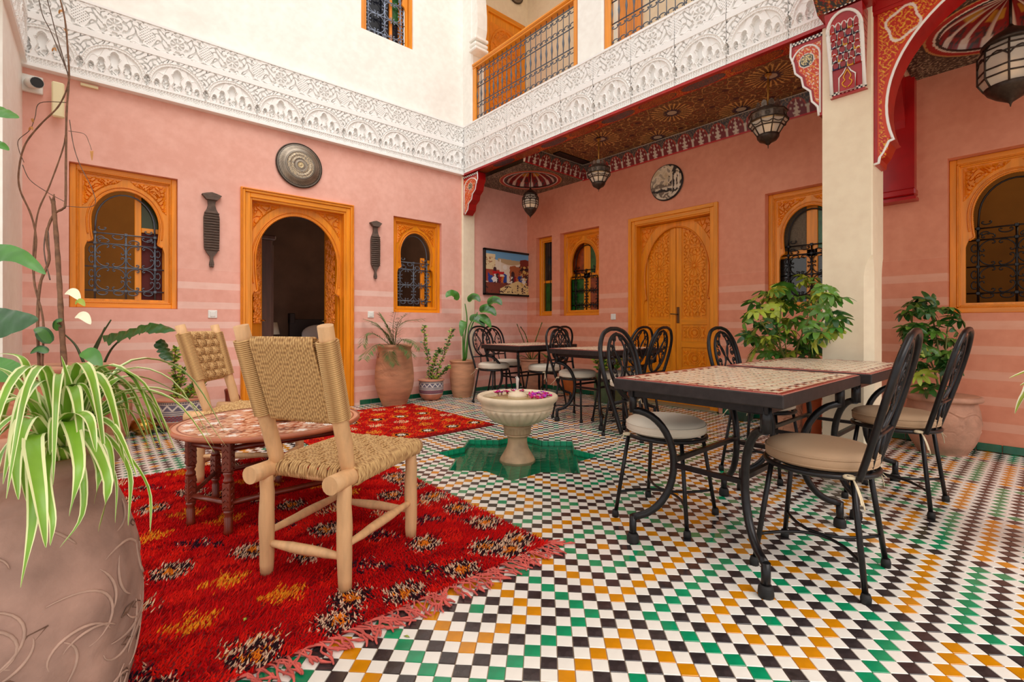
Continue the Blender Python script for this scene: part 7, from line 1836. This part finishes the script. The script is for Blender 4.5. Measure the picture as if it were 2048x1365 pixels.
# umbrella trees
def palmate(m):
    b = MB()
    for k in range(8):
        a = 2 * PI * k / 8 + .2; L = .078 * (1 + .15 * math.cos(a)); d = Vector((math.cos(a), math.sin(a), 0))
        strip(b, [d * .012, d * L * .5 + Vector((0, 0, .006)), d * L + Vector((0, 0, -.030))], .034, lambda f: max(.05, math.sin(PI * f ** 1.1)) ** .6, .18, mis=(0, 0), edges=(-1, 0, 1), sub=3)
    b.tube([(0, 0, 0), (.01, 0, -.05)], .0025, 4)
    o = b.obj('leaf', m); me = o.data; bpy.data.objects.remove(o); return me
PM1 = [palmate(LEAFG), palmate(LEAFY), palmate(mat('mid_green_leaf', (92, 140, 48), .4, noise=(9, .3), coat=.2)), palmate(LEAFD)]
def umbrella(lbl, loc, stems, leaves, wts):
    t = thing('umbrella_tree', lbl, 'plant', loc); o_ = Vector(loc)
    for p in stems:
        P = [Vector(q) - o_ for q in p]; P[0] = Vector((P[0].x * .3, P[0].y * .3, -.01)); C = catmull(P, 6); b = MB(); b.tube(C, [.009 * (1 - .6 * k / len(C)) for k in range(len(C))], 6); b.obj('stem', mat('green_stem', (112, 116, 56), .6), t)
    for p, s in leaves:
        c = Vector(p) - o_; c.x = min(c.x, XB - o_.x - .15)
        if p[0] < 3.98: c.z = max(c.z, .90 - o_.z)
        o = link('leaf', R.choices(PM1, wts)[0], t, c, (R.gauss(.25, .35), R.gauss(-.25, .35), R.uniform(0, 6.28))); o.scale = (s * 1.25,) * 3
umbrella('bright umbrella tree with glossy palmate leaves left of the cream column', (4.30, 1.42, .38), UMB1_STEM, UMB1, [2, 5, 4, 1.2])
umbrella('darker umbrella tree in the tall pot below the right-hand window', (5.0, .585, .40), UMB2_STEM, UMB2, [2, .4, 3, 5])
t = thing('areca_palm', 'yellowish feathery palm fronds among the umbrella tree leaves', 'plant', (4.30, 1.42, .39)); o_ = Vector((4.30, 1.42, .39))
for p in YPALM:
    P = [Vector(q) - o_ for q in p]; P[0] = Vector((.03, .02, 0)); 
    for q in P: q.x = min(q.x, .38)
    frond(t, P, L=.15, wd=.008, m=LEAFY, lim=(.52, 9))
t = thing('terracotta_pot', 'pinkish engraved pot of the bright umbrella tree beside the column', 'pot', (4.30, 1.42, 0)); pot(t, [(r * .80, z * .86) for r, z in LP_], TERRA, lambda A, Z: engraved(A, Z, .08, .36, 9, .004)); soil(t, .115, .395)
t = thing('terracotta_pot', 'slim brown clay cylinder pot close to the column behind the tables', 'pot', (4.19, 1.245, 0)); pot(t, [(.055, 0), (.062, .02), (.064, .2), (.062, .40), (.066, .42), (.066, .435), (.056, .435), (.052, .38)], TERRARED, n=32)
RP = [(.15, 0), (.155, .015), (.20, .10), (.226, .22), (.222, .32), (.208, .39), (.212, .405), (.236, .415), (.24, .435), (.228, .45), (.205, .445), (.195, .38)]
t = thing('terracotta_pot', 'large pinkish engraved pot at the right wall below the window', 'pot', (5.0, .585, 0)); pot(t, RP, mat('pinkish_terracotta', (190, 140, 116), .8, noise=(8, .3), bump=(60, .25)), lambda A, Z: engraved(A, Z, .16, .36, 7, .004)); soil(t, .196, .40)
# small pots along the right wall
t = thing('clay_pot', 'small orange clay pot at the gallery wall beneath the slim casement', 'pot', (5.05, 4.55, 0)); pot(t, [(.06, 0), (.066, .01), (.09, .10), (.10, .2), (.098, .26), (.106, .28), (.104, .30), (.09, .30), (.088, .22)], mat('orange_clay', (214, 112, 44), .7, noise=(7, .2)), n=40); soil(t, .088, .25)
t = thing('square_planter', 'green square planter with bushy plant left of the closed double door', 'planter', (4.98, 3.82, 0))
b = MB(); b.box(-.13, -.13, 0, .13, .13, .36, bev=.01); b.box(-.14, -.14, .33, .14, .14, .37, bev=.006); b.obj('planter_body', mat('dull_green_glaze', (92, 108, 74), .5, noise=(9, .3)), t); b = MB(); b.box(-.12, -.12, .36, .12, .12, .375); b.obj('soil', SOIL, t)
shrub('bushy dark plant in the green square planter', (4.98, 3.82, .37), [[(4.98 + .10 * math.cos(a), 3.82 + .10 * math.sin(a), .37), (4.98 + .12 * math.cos(a), 3.82 + .14 * math.sin(a), .52), (4.98 + .13 * math.cos(a), 3.82 + .2 * math.sin(a), .66)] for a in (0, 1, 2.2, 3.3, 4.2, 5.3)], [LEAFD, LEAFG, LEAFY], 7, .06, 'bushy_plant')
t = thing('green_pot', 'low dark green pot right of the closed double door', 'pot', (5.08, 2.16, 0)); pot(t, [(.09, 0), (.1, .01), (.125, .10), (.13, .18), (.136, .2), (.13, .21), (.115, .2), (.11, .12)], mat('bottle_green_glaze', (34, 62, 48), .3), n=40); soil(t, .112, .17)
shrub('low dark cactus-like plant in the green pot right of the double door', (5.08, 2.16, .17), [[(5.08 + .07 * math.cos(a), 2.16 + .07 * math.sin(a), .17), (5.08 + .1 * math.cos(a), 2.16 + .1 * math.sin(a), .26), (5.08 + .11 * math.cos(a), 2.16 + .12 * math.sin(a), .36)] for a in (0, 1.1, 2.1, 3.1, 4.2, 5.2)], [LEAFD, LEAFD, LEAFG], 8, .04, 'dark_plant')
t = thing('wooden_jar', 'small dark wooden jar on the floor left of the open doorway', 'jar', (1.0, 5.50, 0)); b = MB(); b.lathe([(.05, 0), (.055, .02), (.052, .12), (.046, .24), (.05, .30), (.056, .34), (.05, .35), (.044, .34), (.001, .33)], 24); b.obj('jar_body', DARKRED, t)
b = MB(); b.tube(bez((.05, 0, .30), (.11, 0, .26), (.05, 0, .12), 8), .008, 6); b.obj('handle', DARKRED, t)
t = thing('brass_kettle', 'squat aged brass kettle on the floor at the back wall', 'kettle', (.30, 5.47, 0)); b = MB()
b.lathe([(.06, 0), (.065, .008), (.055, .02), (.08, .035), (.105, .06), (.11, .085), (.10, .11), (.085, .12), (.09, .13), (.07, .14), (.03, .152), (.012, .16), (.014, .172), (.006, .18), (.010, .195), (.001, .21)], 32); b.obj('kettle_body', BRASS, t)
b = MB(); b.tube([(-.09, 0, .06), (-.14, 0, .07), (-.17, 0, .09)], [.024, .02, .016], 10); b.obj('spout', BRASS, t)
for s in (-1, 1):
    b = MB(); b.tube([(.10 * .8, s * .07, .09), (.10, s * .10, .10), (.06, s * .11, .10)], .006, 6); b.obj('handle', BRASS, t)
# spider plant just outside the right edge
t = thing('spider_plant', 'light green leaf tips of a plant entering at the right edge', 'plant', (3.093, -.042, .52)); o_ = Vector((3.093, -.042, .52))
for p in RIGHTLEAF:
    b = MB(); P = [Vector(q) - o_ for q in p]; P[0] = Vector((.09, -.15, -.05)); strip(b, P, .034, blade, .3); b.obj('leaf', [LEAFY, LEAFC], t)
t = thing('terracotta_pot', 'terracotta pot beyond the right edge under the light green leaves', 'pot', (3.19, -.20, 0)); pot(t, LP_, TERRA); soil(t, .146, .45)
